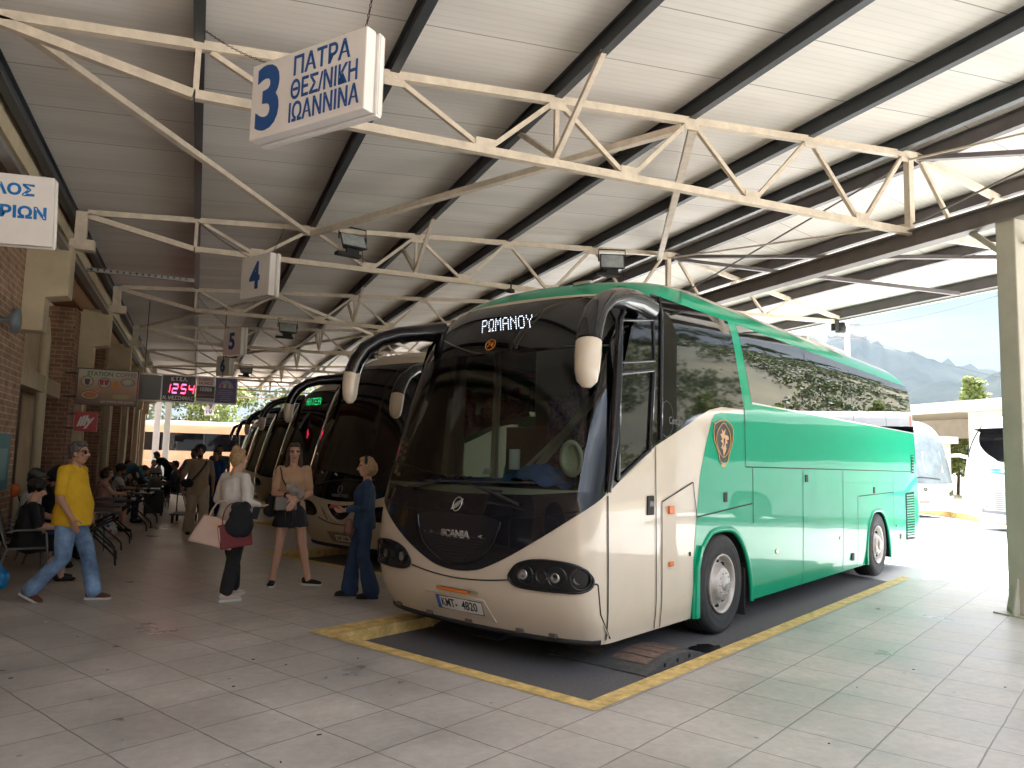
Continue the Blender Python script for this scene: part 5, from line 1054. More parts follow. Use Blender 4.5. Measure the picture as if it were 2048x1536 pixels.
for i, (x, y, h, s_) in enumerate(((50, 45, 5.6, 1), (54, 49, 6.0, 2), (52, 41, 5.4, 3), (58, 44, 6, 9))): tree("broadleaf_tree", ["yellow-green tree under the far white canopy, first", "yellow-green tree behind the parked coach roof, second", "yellow-green tree beside the white building wall, third", "darker tree behind the white building, fourth"][i].replace(", first", "").replace(", second", "").replace(", third", "").replace(", fourth", ""), (x, y, -.3), h, 2.6, 20+s_, L_LIME if i < 3 else L_OLIVE, 16, 150, .3)
tree("pine_tree", "pale green pointed pine rising above the white building roof", (58.6, 42.9, -.3), 9.8, 2.3, 77, L_LIME, 26, 150, .34, .35, shape='cone')
# street pole and wires
pl_ = empty("utility_pole", (52, 49.5, -.3), 0, "pale concrete utility pole with insulators behind the coach roof", "pole")
q = MB(); q.tube([(0, 0, 0), (0, 0, 15.6)], [.34, .22], 10); q.build("shaft", mat("old_concrete", (.42, .41, .40), .9, var=.1, vscale=2), pl_)
q = MB(); q.bar((-1.3, .9, 13.3), (1.3, -.9, 13.3), .12, .12); q.bar((-.9, .6, 14.4), (.9, -.6, 14.4), .1, .1); q.build("cross_arm", M_GREY, pl_)
q = MB()
for t in (-1, -.5, .5, 1): q.lathe([(.03, 0), (.08, .08), (.05, .2), (0, .24)], 8, (1.25*t, -.87*t, 13.36))
q.build("insulator", M_TRAY, pl_)
def wire(a, b, sag, label, r=.02):
    a, b = Vector(a), Vector(b); q = MB(); q.tube([a+(b-a)*t/24-Vector((0, 0, sag*4*(t/24)*(1-t/24))) for t in range(25)], r, 5); q.build("overhead_wire", M_RUB, None, label, "wire")
wire((52.6, 49.2, 14.0), (40, 14, 14.2), 1.3, "overhead wire sagging from the pole towards the column"); wire((52, 49.5, 13), (44, 64, 11.5), .5, "overhead wire running down from the pole behind the coach roof"); wire((53, 49, 13), (74, 40, 8.5), .8, "lower overhead wire falling away across the far mountain")
# ================================================================ hill facing the coach (seen mirrored in its windows) and far mountains
def nse(x, y, s=0):
    from mathutils import noise
    return noise.noise(Vector((x, y, s*7.3)))
def hill_h(u, v):      # u = distance beyond the foot, v = along
    t = max(0, min(1, u/62)); s = t*t*(3-2*t); return 21*s*(1+.18*nse(v/40, 0, 1))+1.6*nse(u/14, v/14, 2)*t+max(0, u-62)*.01
M_HILL = mat("hillside_soil", (.022, .032, .012), .9, var=.5, vscale=.09, var2=(.075, .065, .032))
q = MB(); nu, nv = 34, 90; H_O = Vector((52, -78, -.3)); HX = lambda v: .75*max(0, v-84)
for j in range(nv+1):
    v = 150*j/nv
    for i in range(nu+1):
        u = -3+130*(i/nu)**1.3; q.v.append((H_O.x+u+HX(v), H_O.y+v, H_O.z+(hill_h(u, v) if u > 0 else 0)))
for j in range(nv):
    for i in range(nu): a = j*(nu+1)+i; q.f.append([a, a+1, a+nu+2, a+nu+1]); q.m.append(0); q.sm.append(True)
q.build("hillside", M_HILL, kind='structure')
rnd = random.Random(11); q = MB()
for _ in range(4300):
    u = rnd.uniform(0, 66)**1.0; v = rnd.uniform(0, 128); 
    if nse(u/9, v/9, 5) < -.28: continue
    z = H_O.z+hill_h(u, v); s = rnd.uniform(.5, 1.7); leaves(q, rnd, (H_O.x+u+HX(v), H_O.y+v, z+s*.45), (s*1.1, s*1.1, s*.75), 26, .48)
q.build("hillside_scrub", L_OLIVE, kind='stuff', fix=False)
for i in range(36):
    v = 4+i*3.5+rnd.uniform(-1, 1); u = 62+rnd.uniform(-4, 10); h = rnd.uniform(4.0, 8.0)
    tree("umbrella_pine", None, (H_O.x+u+HX(v), H_O.y+v, H_O.z+hill_h(u, v)-.3), h, h*.42, 300+i, L_PINE, 12, 60, .5, .35, group="pines along the hill crest", shape='umbrella', lean=rnd.uniform(-.12, .12))
PINES = [o for o in COL.objects if o.name.startswith('umbrella_pine')]
for o in PINES: o['label'] = "dark umbrella pine on the hill crest mirrored in the coach windows"; o['category'] = "tree"
for i, (u, v, h) in enumerate(((8, 30, 6.5), (4, 38, 5.5), (10, 46, 7), (3, 58, 5), (12, 66, 6), (6, 78, 5.5), (5, 68, 6.5), (7, 74, 7.5), (3, 83, 6), (9, 86, 7), (6, 92, 6.5), (4, 99, 6), (10, 103, 7))):
    tree("young_pine", "bright young pine at the foot of the hill mirrored in the coach windows", (H_O.x+u+HX(v), H_O.y+v, H_O.z+hill_h(u, v)-.2), h, 1.9, 500+i, L_LIME, 18, 110, .34, .2, group="young pines at the foot of the hill", shape='cone')
q = MB(); q.b2((50.4, -78, -.3), (50.7, 4, 1.4)); q.build("boundary_wall", M_WALLW, None, "long low white wall at the foot of the hill", "wall")
M_MT = mat("mountain_rock", (.02, .027, .028), 1., var=.35, vscale=.0016, spec=.0, var2=(.04, .042, .036))
def mountain(name, prof, dist, depth, seed, label):
    """prof: (heading from +Y in degrees, height); ridge at dist with slopes reaching towards the viewer"""
    SP = smooth_tab(prof); q = MB(); n = 120; m_ = 22; a0, a1 = prof[0][0], prof[-1][0]
    for i in range(n+1):
        a = a0+(a1-a0)*i/n; h = lerp_tab(a, SP)*(1+.03*nse(a*.9, seed)+.010*nse(a*3, seed))
        for j in range(m_+1):
            t = j/m_; d = dist-depth*(1-t) if t <= .85 else dist-depth*(1-t); s = t**1.25
            hh = h*s*(1+.16*nse(a*2.2, t*5, seed)*(1-t*.6))+h*.05*nse(a*9, t*14, seed)*(1-abs(2*t-1))
            q.v.append((d*math.sin(R(a)), d*math.cos(R(a)), hh-.4))
    for i in range(n):
        for j in range(m_): b = i*(m_+1)+j; q.f.append([b, b+1, b+m_+2, b+m_+1]); q.m.append(0); q.sm.append(True)
    q.build(name, M_MT, kind='structure', fix=False)
mountain("mountain_ridge", [(30, 120), (38, 330), (43, 600), (46.2, 690), (48.5, 640), (52, 545), (55.5, 480), (60, 360), (68, 300), (80, 200)], 4300, 2600, 1, "")
mountain("mountain_foothills", [(25, 60), (40, 180), (47, 230), (52, 300), (55, 330), (58, 420), (64, 500), (75, 380), (85, 150)], 3000, 1600, 2, "")
# ================================================================ beyond the end of the platform
sal = coach("salmon_coach", "salmon pink coach parked side-on beyond the end of the platform", 'peach', (4.6, 52.6, -.15), R(180), None, 0)
yb = empty("yellow_house", (-5.4, 50, -.1), R(8), "small yellow house with a red tiled roof beyond the platform end", "house")
q = MB(); q.b2((-2.5, 0, 0), (1.3, 4, 3.0)); q.build("wall", mat("yellow_render", (.60, .42, .20), .8, var=.08, vscale=2), yb)
q = MB(); q.prism([(-2.8, 2.95), (1.6, 2.95), (.6, 4.1), (-1.8, 4.1)], -.3, 4.3, lambda u, v, w: (u, w, v)); q.build("roof", mat("red_tiles", (.42, .12, .07), .8, var=.35, vscale=6), yb)
q = MB(); q.prism([(.35, 0), (1.1, 0), (1.1, 1.7)]+[(.725+.375*math.cos(t), 1.7+.375*math.sin(t)) for t in (.5, 1.0, 1.57, 2.1, 2.6)]+[(.35, 1.7)], -.02, .02, lambda u, v, w: (u, w, v)); q.build("arched_door", mat("white_door", (.6, .6, .62), .5), yb)
for i, (x, y) in enumerate(((-1.98, 45.2), (-1.50, 45.9))):
    q = MB(); q.b2((x-.16, y-.16, 0), (x+.16, y+.16, 5.0)); q.build("white_column", M_WALLW, None, ["left of two slim white columns at the platform end", "right of two slim white columns at the platform end"][i], "column", bevel=.02)
for i, (x, y, h, s_, sp) in enumerate(((-8, 60, 7.5, 31, 3.2), (-3.5, 63, 7.0, 32, 3.0), (1.2, 62, 6.8, 33, 3.2), (5.5, 64, 7.2, 34, 3.4), (10, 63, 7.0, 35, 3.2), (15, 66, 8.0, 36, 3.6), (-13, 62, 8, 37, 3.5), (20, 67, 7, 38, 3.4))):
    tree("shade_tree", "leafy green tree in a row beyond the salmon coach", (x, y, -.3), h, sp, s_, L_OLIVE if i % 2 else L_LIME, 18, 170, .34, group="trees beyond the platform end")
# ================================================================ the other coaches in the row
PARK = ["cream coach with amber sign letters and smiling grille next to the green coach", "cream coach with green sign letters half hidden behind the amber-lettered coach", "dark-fronted coach fourth in the row of parked coaches", "coach with a sky-blue mirrored windscreen fifth in the row", "far coach sixth in the row, mostly hidden by its neighbours"]
M_LEDY = None
for k in range(1, 6):
    c = coach("parked_coach", PARK[k-1], 'cream', BUSLOC+Vector((0, 5.77*k, 0)), BH, "coaches parked in the bays", 1 if k < 4 else 0)
    if k >= 3:
        pass
    if k >= 4: arm_mirror(c, [(-1.28, -1.24, 3.12), (-1.98, -1.36, 3.09), (-2.50, -1.49, 2.87), (-2.68, -1.555, 2.60), (-2.72, -1.57, 2.26)], [.12]*4+[.05], [.85]*5, P_BLACK, P_BLACK, 3); arm_mirror(c, [(-1.5, 1.15, 3.08), (-1.92, 1.40, 3.02), (-2.2, 1.62, 2.84), (-2.31, 1.705, 2.46), (-2.31, 1.70, 2.26)], [.09]*4+[.04], [.8]*5, P_BLACK, P_BLACK, 3)
    if k > 2: continue
    if k == 1: ledtext(c, "ΟΙΤ", .34, 2.93, (.55, .75, .05), .030, .0150, .22)
    else: ledtext(c, "ΑΛΤΕΑ", .10, 2.95, (.05, 1, .3), .026, .0135, .5)
    s_ = on_front(c, "grille_smile", smooth_poly([(-.20, .93), (0, .925), (.20, .93), (.15, .80), (.07, .72), (0, .70), (-.07, .72), (-.15, .80)], 3), .008, M_BLKGL, .05, .05)
    stroke(s_, "smile_rim", smooth_poly([(-.26, .96), (-.20, .80), (-.10, .69), (0, .66), (.10, .69), (.20, .80), (.26, .96)], 4, False), .018, P_CREAM, S_front, .004)
    stroke(s_, "badge_bar", [(.09, .74), (-.07, .90)], .008, M_CHROME, S_front, .014); stroke(s_, "badge_ring", [(.035*math.cos(t)+.01, .815+.045*math.sin(t)) for t in [i*math.pi/8 for i in range(17)]], .006, M_CHROME, S_front, .014)
    stroke(c, "emblem_ring", [(q, z-.14) for q, z in em], .006, M_SILV, S_front, .012); letters_on(c, "dealer_letters", "SARACAKIS", S_front, 0, 1.075, .07, QU, M_SILV, .010, .001, depth=.006, sx=1.1)
    tg = on_front(c, "script_plate", [(-.45, .90), (-.45, .97), (-.22, .97), (-.22, .90)], .008, M_INK, .05, .05); letters_on(tg, "maker_letters", "IRIZAR", S_front, -.335, .935, .06, QU, M_GOLD, .011, .001, depth=.004)
    rc = on_front(c, "plate_recess", [(-.26, .50), (.26, .50), (.21, .33), (-.21, .33)], .004, mat("recess_taupe", (.22, .17, .13), .5), .05, .05); p_ = on_front(rc, "number_plate", [(-.12, .36), (-.12, .455), (.12, .455), (.12, .36)], .008, M_PLATE, .05, .05)
    letters_on(p_, "plate_letters", "ΚΜΤ 5186" if k == 1 else "ΚΜΤ", S_front, 0, .408, .075, QU, M_INK, .011, .001, depth=.003, sx=.8)
    stroke(c, "bumper_seam", smooth_poly([(-.40, .70), (-.2, .635), (0, .62), (.2, .635), (.40, .70)], 4, False), .009, M_SEAM, S_front, .0)
    stroke(c, "lower_lip", [(t*.1, .262) for t in range(-9, 10)], .04, M_RUB, S_front, -.008)
    stroke(c, "wiper", [(.45, 1.2), (.15, 1.3), (-.5, 1.34)], .014, M_RUB, S_front, .03)
    for a, b, e in ((.33, .74, .02), (.30, .69, .016)): stroke(c, "scratch_print", [(a, b+.13), (a-.03, b+.10), (a-.02, b+.08), (a-.06, b+.04), (a-.08, b-.02)], .006, mat("grey_scribble", (.08, .08, .08), .6), S_front, .006)
    for i, (q, z, r_) in enumerate(((.38, 1.42, .3), (.12, 1.40, 0), (.62, 1.72, .2))): on_front(c, "windscreen_card", [(q-.03, z), (q+.02, z+.03), (q+.03, z+.005), (q-.02, z-.02)], .0065, M_PLATE, .05, .05)
    m = MB(); m.tube([lift(S_front, .93, z, .02) for z in (1.95, 2.12)], .014, 6); m.build("marker_lamp", MATS["red_lens"], c)
# rubber wheel ramps and the oil stain in front of the green coach
def ramp(x0, x1, y0, y1, label):
    r = empty("wheel_ramp", B((x0+x1)/2, (y0+y1)/2, 0), BH, label, "wheel ramp", "rubber wheel ramps under the green coach"); n = 14; L = x1-x0; w = y1-y0
    prof = [(-L/2+L*i/n, .008+.082*math.sin(math.pi*i/n)**.8) for i in range(n+1)]
    q = MB(); q.prism([(p[0], p[1]) for p in prof]+[(L/2, -.02), (-L/2, -.02)], -w/2, w/2, lambda u, v, w_: (u, w_, v)); q.build("ramp_body", mat("ramp_rubber", (.085, .083, .082), .75, var=.3, vscale=14, bump=.6, bscale=70), r)
    q = MB()
    for s in (-1, 1):
        for i in range(2, n-1, 2):
            (a, za), (b, zb) = prof[i], prof[i+1]; (b, zb) = (a+(prof[i+2][0]-a)*.86, za+(prof[i+2][1]-za)*.86)
            y_ = s*w*.24; q.add([(a, y_-w*.17, za+.006), (b, y_-w*.17, zb+.006), (b, y_+w*.17, zb+.006), (a, y_+w*.17, za+.006)], [(0, 1, 2, 3)])
    q.build("tread_inlay", mat("ramp_inlay", (.19, .125, .095), .8, var=.3, vscale=20), r, fix=False)
    for i in range(4, n-1, 3): q = MB(); q.box((prof[i][0], -w/2-.001, .04), (.03, .008, .03)); q.build("lug", M_HOLE, r)
ramp(-1.72, -.68, -1.52, -.50, "black rubber wheel ramp under the coach's corner nearest the camera"); ramp(-1.66, -.62, .12, 1.15, "black rubber wheel ramp half hidden under the middle of the bumper")
q = MB(); rnd = random.Random(3); P = [(.26*math.cos(t)*rnd.uniform(.6, 1.2), .13*math.sin(t)*rnd.uniform(.6, 1.2)) for t in [i*math.pi/10 for i in range(20)]]
q.add([tuple(B(-.50+u, -1.42+v, .006)) for u, v in P], [list(range(20))]); q.build("oil_stain", mat("oil_stain", (.012, .012, .013), .25), kind='structure')
# scraps on the paving
q = MB()
for _ in range(48):
    x, y = rnd.uniform(-1.5, 6), rnd.uniform(2.0, 9.0)
    v = Vector((x, y, 0))-BO; lx, ly = v.dot(BD), v.dot(BN)
    if lx > -3.05 and -.7 < ly < 2.6: continue
    s = rnd.uniform(.003, .007); a = rnd.uniform(0, 3.1); q.bar((x, y, s*.4+.001), (x+math.cos(a)*s*rnd.uniform(1, 7), y+math.sin(a)*s*rnd.uniform(1, 5), s*.4+.001), s, s*.8, rnd.choice((0, 0, 1)))
q.build("litter_scraps", [mat("dry_leaf", (.10, .07, .045), .9), mat("paper_scrap", (.55, .53, .5), .9)], kind='stuff')
# ================================================================ people
from mathutils import noise as mnoise
SKIN = {k: mat("skin_"+k, c, .55, var=.06, vscale=9) for k, c in dict(fair=(.52, .30, .21), olive=(.38, .20, .125), tan=(.28, .145, .085), dark=(.12, .062, .038)).items()}
def cloth_mat(name, c, var=.14, rough=.85, vs_=6): return mat("cloth_"+name, c, rough, var=var, vscale=vs_, bump=.5, bscale=9)
def V(*a): return Vector(a)
def cap(mb, a, b, ra, rb, seg=14):
    a, b = Vector(a), Vector(b); mb.sphere(a, ra, seg, 8); mb.sphere(b, rb, seg, 8)
    if (b-a).length > 1e-4: mb.tube([a, b], [ra, rb], seg)
def ell(mb, c, r, M=None): mb.sphere(c, r, 18, 12, 0, M)
STAND = dict(pelvis=V(0, 0, .94), waist=V(0, .0, 1.08), chest=V(0, .0, 1.28), neck=V(0, -.015, 1.46), head=V(0, .01, 1.615), face=V(0, 1, 0),
             shL=V(-.185, -.01, 1.40), elL=V(-.235, -.02, 1.12), wrL=V(-.24, .06, .88), shR=V(.185, -.01, 1.40), elR=V(.235, -.02, 1.12), wrR=V(.24, .06, .88), hdL=V(0, .1, -1), hdR=V(0, .1, -1), curlL=.5, curlR=.5,
             hipL=V(-.095, 0, .90), knL=V(-.105, .02, .50), anL=V(-.11, -.02, .085), toL=V(-.12, 1, 0), hipR=V(.095, 0, .90), knR=V(.105, .02, .50), anR=V(.11, -.02, .085), toR=V(.12, 1, 0))
SIT = dict(pelvis=V(0, 0, .50), waist=V(0, .0, .66), chest=V(0, .03, .86), neck=V(0, .04, 1.04), head=V(0, .08, 1.19), shL=V(-.18, .02, .98), elL=V(-.23, .10, .72), wrL=V(-.12, .33, .66), shR=V(.18, .02, .98), elR=V(.23, .10, .72), wrR=V(.12, .33, .66),
           hdL=V(.3, 1, -.2), hdR=V(-.3, 1, -.2), hipL=V(-.095, .02, .49), knL=V(-.12, .42, .50), anL=V(-.12, .40, .085), hipR=V(.095, .02, .49), knR=V(.12, .42, .50), anR=V(.12, .40, .085))
def hand(mb, w, d, pn, s, curl, side):
    """palm, four unequal bent fingers and a thumb; d = direction of the fingers, pn = palm normal"""
    d = d.normalized(); pn = (pn-d*pn.dot(d)).normalized(); x = d.cross(pn)*side
    c = w+d*.045*s; M_ = Matrix((x, d, pn)).transposed(); ell(mb, c, (.040*s, .050*s, .017*s), M_)
    for i, (o, L) in enumerate(((-.030, .066), (-.010, .076), (.011, .072), (.030, .056))):
        p = w+d*.080*s+x*o*s; dd = d; r = .0098*s
        for j, f in enumerate((.45, .32, .23)):
            a = curl*(.35+.35*j); dd = (d*math.cos(a)+pn*math.sin(a)).normalized(); q = p+dd*L*f*s; cap(mb, p, q, r, r*.92, 8); p = q; r *= .92
    p = w+d*.022*s-x*.034*s; q = p+(d*.6-x*.75+pn*.25).normalized()*.036*s; cap(mb, p, q, .0125*s, .011*s, 8); cap(mb, q, q+(d*.9-x*.2+pn*.35).normalized()*.032*s, .011*s, .009*s, 8)
def person(label, loc, rz, H, pose, look, girth=1., base='stand', vox=.009, group=None, rest=0.):
    J = dict(STAND); 
    if base == 'sit': J.update(SIT)
    J.update(pose); s = H/1.75
    if look.get('fem') and 'shL' not in pose: J['shL'] = J['shL']*1; J['shR'] = J['shR']*1; J['shL'].x *= .84; J['shR'].x *= .84
    bust = look.get('bust', 0); belly = look.get('belly', 0); fem = look.get('fem', 0)
    def P(k): return J[k]*s
    up_t = (P('neck')-P('waist')).normalized(); lat = (P('shR')-P('shL')).normalized(); fw = up_t.cross(lat)*1; fw = -fw if fw.dot(Vector((0, 1, 0))) < -.2 else fw; fw.normalize(); T = Matrix((lat, fw, up_t)).transposed()
    face = J['face'].normalized(); fu = Vector((0, 0, 1)); fu = (fu-face*fu.dot(face)).normalized(); fx = face.cross(fu); HF = Matrix((fx, face, fu)).transposed()
    hd = P('head'); g = girth; look_g = girth
    def hp(x, y, z): return hd+HF @ Vector((x, y, z))*s
    def torso(mb, k=1., e=0.):
        w = g*k; sw = .152*(.94 if fem else 1.02)
        ell(mb, P('chest')+T @ V(0, -.005, .03)*s, ((sw*w+e)*s, (.108*w+e)*s, (.165+e)*s), T)
        ell(mb, P('waist')+T @ V(0, belly*.35, 0)*s, (((.128 if fem else .142)*w+e)*s, (.105*w+belly+e)*s, (.15+e)*s), T)
        ell(mb, P('pelvis')+V(0, .0, .02)*s, (((.160 if fem else .152)*w+e)*s, (.118*w+belly*.2+e)*s, (.125+e)*s))
        for sd in ('L', 'R'): cap(mb, P('sh'+sd), P('neck')+V(0, 0, -.05)*s, (.055+e)*s*min(1.15, g), (.06+e)*s)
        if bust and k >= 1:
            for sx in (-1, 1): ell(mb, P('chest')+T @ V(sx*.072, .085*g, -.02)*s, (.07*s*g, (.05+bust)*s, .07*s), T)
    def drape_torso(mb, e, drop):
        R_ = [(P('neck')+T @ V(0, .005, -.03)*s, .075*g, .062*g), (P('chest')+T @ V(0, 0, .10)*s, .150*g+e, .098*g+e), (P('chest')+T @ V(0, bust*.5, .0)*s, .158*g+e, .112*g+e+bust*.7), (P('chest')+T @ V(0, bust*.3+belly*.3, -.10)*s, .150*g+e, .112*g+e+bust*.4+belly*.5),
              (P('waist')+T @ V(0, belly*.55, -.02)*s, (.138 if fem else .150)*g+e+belly*.2, .110*g+e+belly*.75), (P('pelvis')+V(0, belly*.5, .05)*s, .162*g+e+belly*.1, .122*g+e+belly*.7), (P('pelvis')+V(0, belly*.4, -drop)*s, .168*g+e+.006, .126*g+e+belly*.6+.004)]
        o = []; n = 24
        for i, (c, rx, ry) in enumerate(R_):
            M_ = T if i < 5 else Matrix.Identity(3)
            for q in range(n): a = 2*math.pi*q/n; o.append(c+M_ @ V(rx*math.cos(a), ry*math.sin(a), 0)*s)
        f = [(i*n+q, i*n+(q+1) % n, (i+1)*n+(q+1) % n, (i+1)*n+q) for i in range(len(R_)-1) for q in range(n)]
        mb.add(o, f+[list(range(n))[::-1], [len(o)-n+q for q in range(n)]])
        for sd in 'LR': cap(mb, P('sh'+sd), P('neck')+V(0, 0, -.06)*s, (.05+e*.6)*s*min(1.1, g), (.05+e)*s)
        if bust:
            for sx in (-1, 1): ell(mb, P('chest')+T @ V(sx*.07, .06*g+bust*.5, -.02)*s, (.066*s*g, (.05+bust*.8)*s, .066*s), T)
    def legs(mb, k=1., e=0., to=2., flare=0.):
        g = 1+(look_g-1)*.55
        for sd in 'LR':
            h, n, a = P('hip'+sd), P('kn'+sd), P('an'+sd); t = min(1, to)
            cap(mb, h, h+(n-h)*t, (.088*g*k+e)*s, ((.088+(.062-.088)*t)*g*k+e)*s)
            if to > 1: t = to-1; cap(mb, n, n+(a-n)*t, (.058*g*k+e)*s, ((.058+(.042-.058)*t)*k+e+flare*t)*s); 
            if to > 1 and not e and not flare: c = n+(a-n)*.3; ell(mb, c+V(0, -.012, 0)*s, (.052*s, .056*s, .12*s))
    def arms(mb, k=1., e=0., to=2.):
        for sd in 'LR':
            h, n, a = P('sh'+sd), P('el'+sd), P('wr'+sd); t = min(1, to); ga = min(1.25, .5+.5*g)
            cap(mb, h, h+(n-h)*t, (.052*ga*k+e)*s, ((.052+(.041-.052)*t)*ga*k+e)*s)
            if to > 1: t = to-1; cap(mb, n, n+(a-n)*t, (.041*ga*k+e)*s, ((.041+(.026-.041)*t)*k+e)*s)
    def body(mb):
        torso(mb, .93, -.012); legs(mb, .93); arms(mb)
        cap(mb, P('neck')-V(0, 0, .03)*s, hd+V(0, -.01, -.05)*s, .058*s*min(g, 1.15), .05*s)
        ell(mb, hp(0, -.012, .022), (.074*s, .094*s, .098*s), HF); ell(mb, hp(0, .028, -.045), (.056*s, .058*s, .068*s), HF); ell(mb, hp(0, .05, -.092), (.028*s, .026*s, .022*s), HF)
        if g > 1.1: ell(mb, hp(0, .02, -.085), (.06*s, .055*s, .04*s), HF)
        cap(mb, hp(0, .083, .015), hp(0, .108, -.022), .010*s, .0155*s, 8); ell(mb, hp(-.013, .095, -.026), (.010*s,)*3, HF); ell(mb, hp(.013, .095, -.026), (.010*s,)*3, HF)
        for sx in (-1, 1):
            ell(mb, hp(sx*.076, -.008, -.008), (.010*s, .018*s, .030*s), HF); ell(mb, hp(sx*.036, .070, -.02), (.022*s, .018*s, .018*s), HF); cap(mb, hp(sx*.016, .083, .028), hp(sx*.052, .066, .026), .010*s, .009*s, 6)
        ell(mb, hp(0, .083, -.056), (.024*s, .013*s, .012*s), HF)
        for sd, sx in (('L', -1), ('R', 1)):
            d = J['hd'+sd].normalized(); inw = J.get('palm'+sd, V(-sx, .0, 0)); hand(mb, P('wr'+sd), d, inw, s, J['curl'+sd], -sx)
            a = P('an'+sd); t = J['to'+sd].copy(); t.normalize(); 
            if J.get('tilt'+sd): continue
            cap(mb, a, a-V(0, 0, .02)*s, .04*s, .042*s); cap(mb, a+t*.02*s-V(0, 0, .045)*s, a+t*.145*s-V(0, 0, .055)*s, .036*s, .026*s)
    me = remesh([body], vox*.85, 3); o = bpy.data.objects.new("person", me); link(o); o.location = loc; o.rotation_euler = (0, 0, rz); tag(o, label, "person", group)
    for p in me.polygons: p.use_smooth = True
    me.materials.append(SKIN[look['skin']]); me.materials.append(mat("lips_"+look['skin'], tuple(v*k for v, k in zip(SKIN[look['skin']].node_tree.nodes["Principled BSDF"].inputs['Base Color'].default_value[:3], (.85, .55, .6))), .5)); me.materials.append(mat("brow_hair", (.03, .02, .015), .8))
    lp = hp(0, .09, -.056)
    for p in me.polygons:
        c = HF.transposed() @ (p.center-hd)/s
        if c.y > .07 and abs(c.z+.057) < .011 and abs(c.x) < .026: p.material_index = 1
        elif c.y > .05 and .020 < c.z < .034 and .012 < abs(c.x) < .056: p.material_index = 2
    def child(name, fn, m, v=vox, fold=.006, fs=9., it=3):
        me = remesh([fn], v, it)
        if fold:
            nn = [v_.normal.copy() for v_ in me.vertices]
            for v_, n in zip(me.vertices, nn):
                c = v_.co; k = mnoise.noise(Vector((c.x*fs, c.y*fs, c.z*fs*.55))+loc)+.5*mnoise.noise(Vector((c.x*fs*2.3, c.y*fs*2.3, c.z*fs*1.2))); v_.co = c+n*(fold*k)
        for p in me.polygons: p.use_smooth = True
        me.materials.append(m); c = bpy.data.objects.new(name, me); link(c, o); return c
    # clothes
    for kind, spec in look['wear']:
        if kind == 'shirt':
            m, sl, hem = spec
            def f(mb):
                drape_torso(mb, .012+hem[-1][1]*.3, -hem[-1][0]+.04); arms(mb, 1.04, .011, sl)
            child("shirt", f, m, vox, .010, 8.)
        elif kind == 'trousers':
            m, to, e, fl = spec
            def f(mb): ell(mb, P('pelvis')+V(0, 0, .01)*s, ((.16*g)*s, (.118*g+belly*.35)*s, .13*s)); legs(mb, 1.02, e, to, fl)
            child("trousers" if to > 1 else "shorts", f, m, vox, .010, 9.)
        elif kind == 'skirt':
            m, L, w = spec
            def f(mb):
                p = P('pelvis'); mb.lathe([(0, .14*s), (.13*g*s, .13*s), (.165*g*s, .02*s), (w*s, -L*s), (0, -L*s)], 28, p)
            child("skirt", f, m, vox, .012, 12., 2)
        elif kind == 'shoes':
            m, sole, h = spec
            for sd in 'LR':
                a = P('an'+sd); t = J['to'+sd].normalized(); lift_ = J.get('tilt'+sd, 0.)
                tt = V(t.x, t.y, 0).normalized(); sdv = tt.cross(V(0, 0, 1)); Rm = Matrix.Rotation(lift_, 3, sdv); FM = Matrix((tt.cross(V(0, 0, 1)), tt, V(0, 0, 1))).transposed(); FM = Rm @ FM
                toe = a+FM @ V(0, .16, -.07)*s
                def F(v): return a+FM @ (v*s)
                def f(mb): ell(mb, F(V(0, .045, -.045)), (.041*s, .125*s, .034*s), FM); ell(mb, F(V(0, -.02, -.03)), (.040*s, .062*s, .05*s), FM); ell(mb, F(V(0, .125, -.052)), (.043*s, .06*s, .028*s), FM)
                sh = child("shoe", f, m, vox*.7, 0)
                if sole:
                    q = MB(); ol = [(.040, -.075), (.044, .0), (.042, .07), (.047, .13), (.034, .178), (0, .19), (-.034, .178), (-.047, .13), (-.042, .07), (-.044, 0), (-.040, -.075), (0, -.088)]
                    q.prism(ol, -.085, -.062, lambda u, v, w: tuple(F(V(u, v, w)))); q.build("sole", sole, sh, bevel=.004*s)
        elif kind == 'hair':
            m, style = spec
            def f(mb):
                if style != 'bald': ell(mb, hp(0, -.026, .036), (.082*s, .094*s, .100*s), HF); ell(mb, hp(0, .012, .098), (.066*s, .066*s, .036*s), HF)
                else: ell(mb, hp(0, -.05, .0), (.08*s, .07*s, .06*s), HF)
                if style in ('short', 'bun', 'long', 'bob', 'afro'):
                    for sx in (-1, 1): ell(mb, hp(sx*.066, -.02, .02), (.018*s, .045*s, .05*s), HF)
                    ell(mb, hp(0, -.075, -.02), (.06*s, .035*s, .06*s), HF)
                if style == 'bun': ell(mb, hp(0, -.06, .135), (.045*s, .045*s, .04*s), HF); ell(mb, hp(0, -.085, .03), (.07*s, .045*s, .09*s), HF)
                if style == 'bob':
                    ell(mb, hp(0, -.06, -.02), (.098*s, .085*s, .105*s), HF)
                    for sx in (-1, 1): ell(mb, hp(sx*.075, -.01, -.02), (.03*s, .055*s, .085*s), HF)
                if style == 'long':
                    for sx in (-1, 1): cap(mb, hp(sx*.07, .0, .03), hp(sx*.085, .0, -.16), .026*s, .026*s)
                    ell(mb, hp(0, -.07, -.07), (.085*s, .04*s, .13*s), HF)
                if style == 'afro': ell(mb, hp(0, -.03, .05), (.115*s, .11*s, .105*s), HF)
            child("hair", f, m, vox*.8, .008, 34., 2)
        elif kind == 'cap':
            def f(mb): ell(mb, hp(0, -.015, .055), (.088*s, .10*s, .075*s), HF); ell(mb, hp(0, .10, .035), (.06*s, .06*s, .012*s), HF)
            child("cap", f, spec, vox*.8, 0)
        elif kind == 'beard':
            def f(mb): ell(mb, hp(0, .045, -.082), (.052*s, .05*s, .042*s), HF)
            child("beard", f, spec, vox*.8, .003, 40.)
        elif kind == 'shades':
            q = MB()
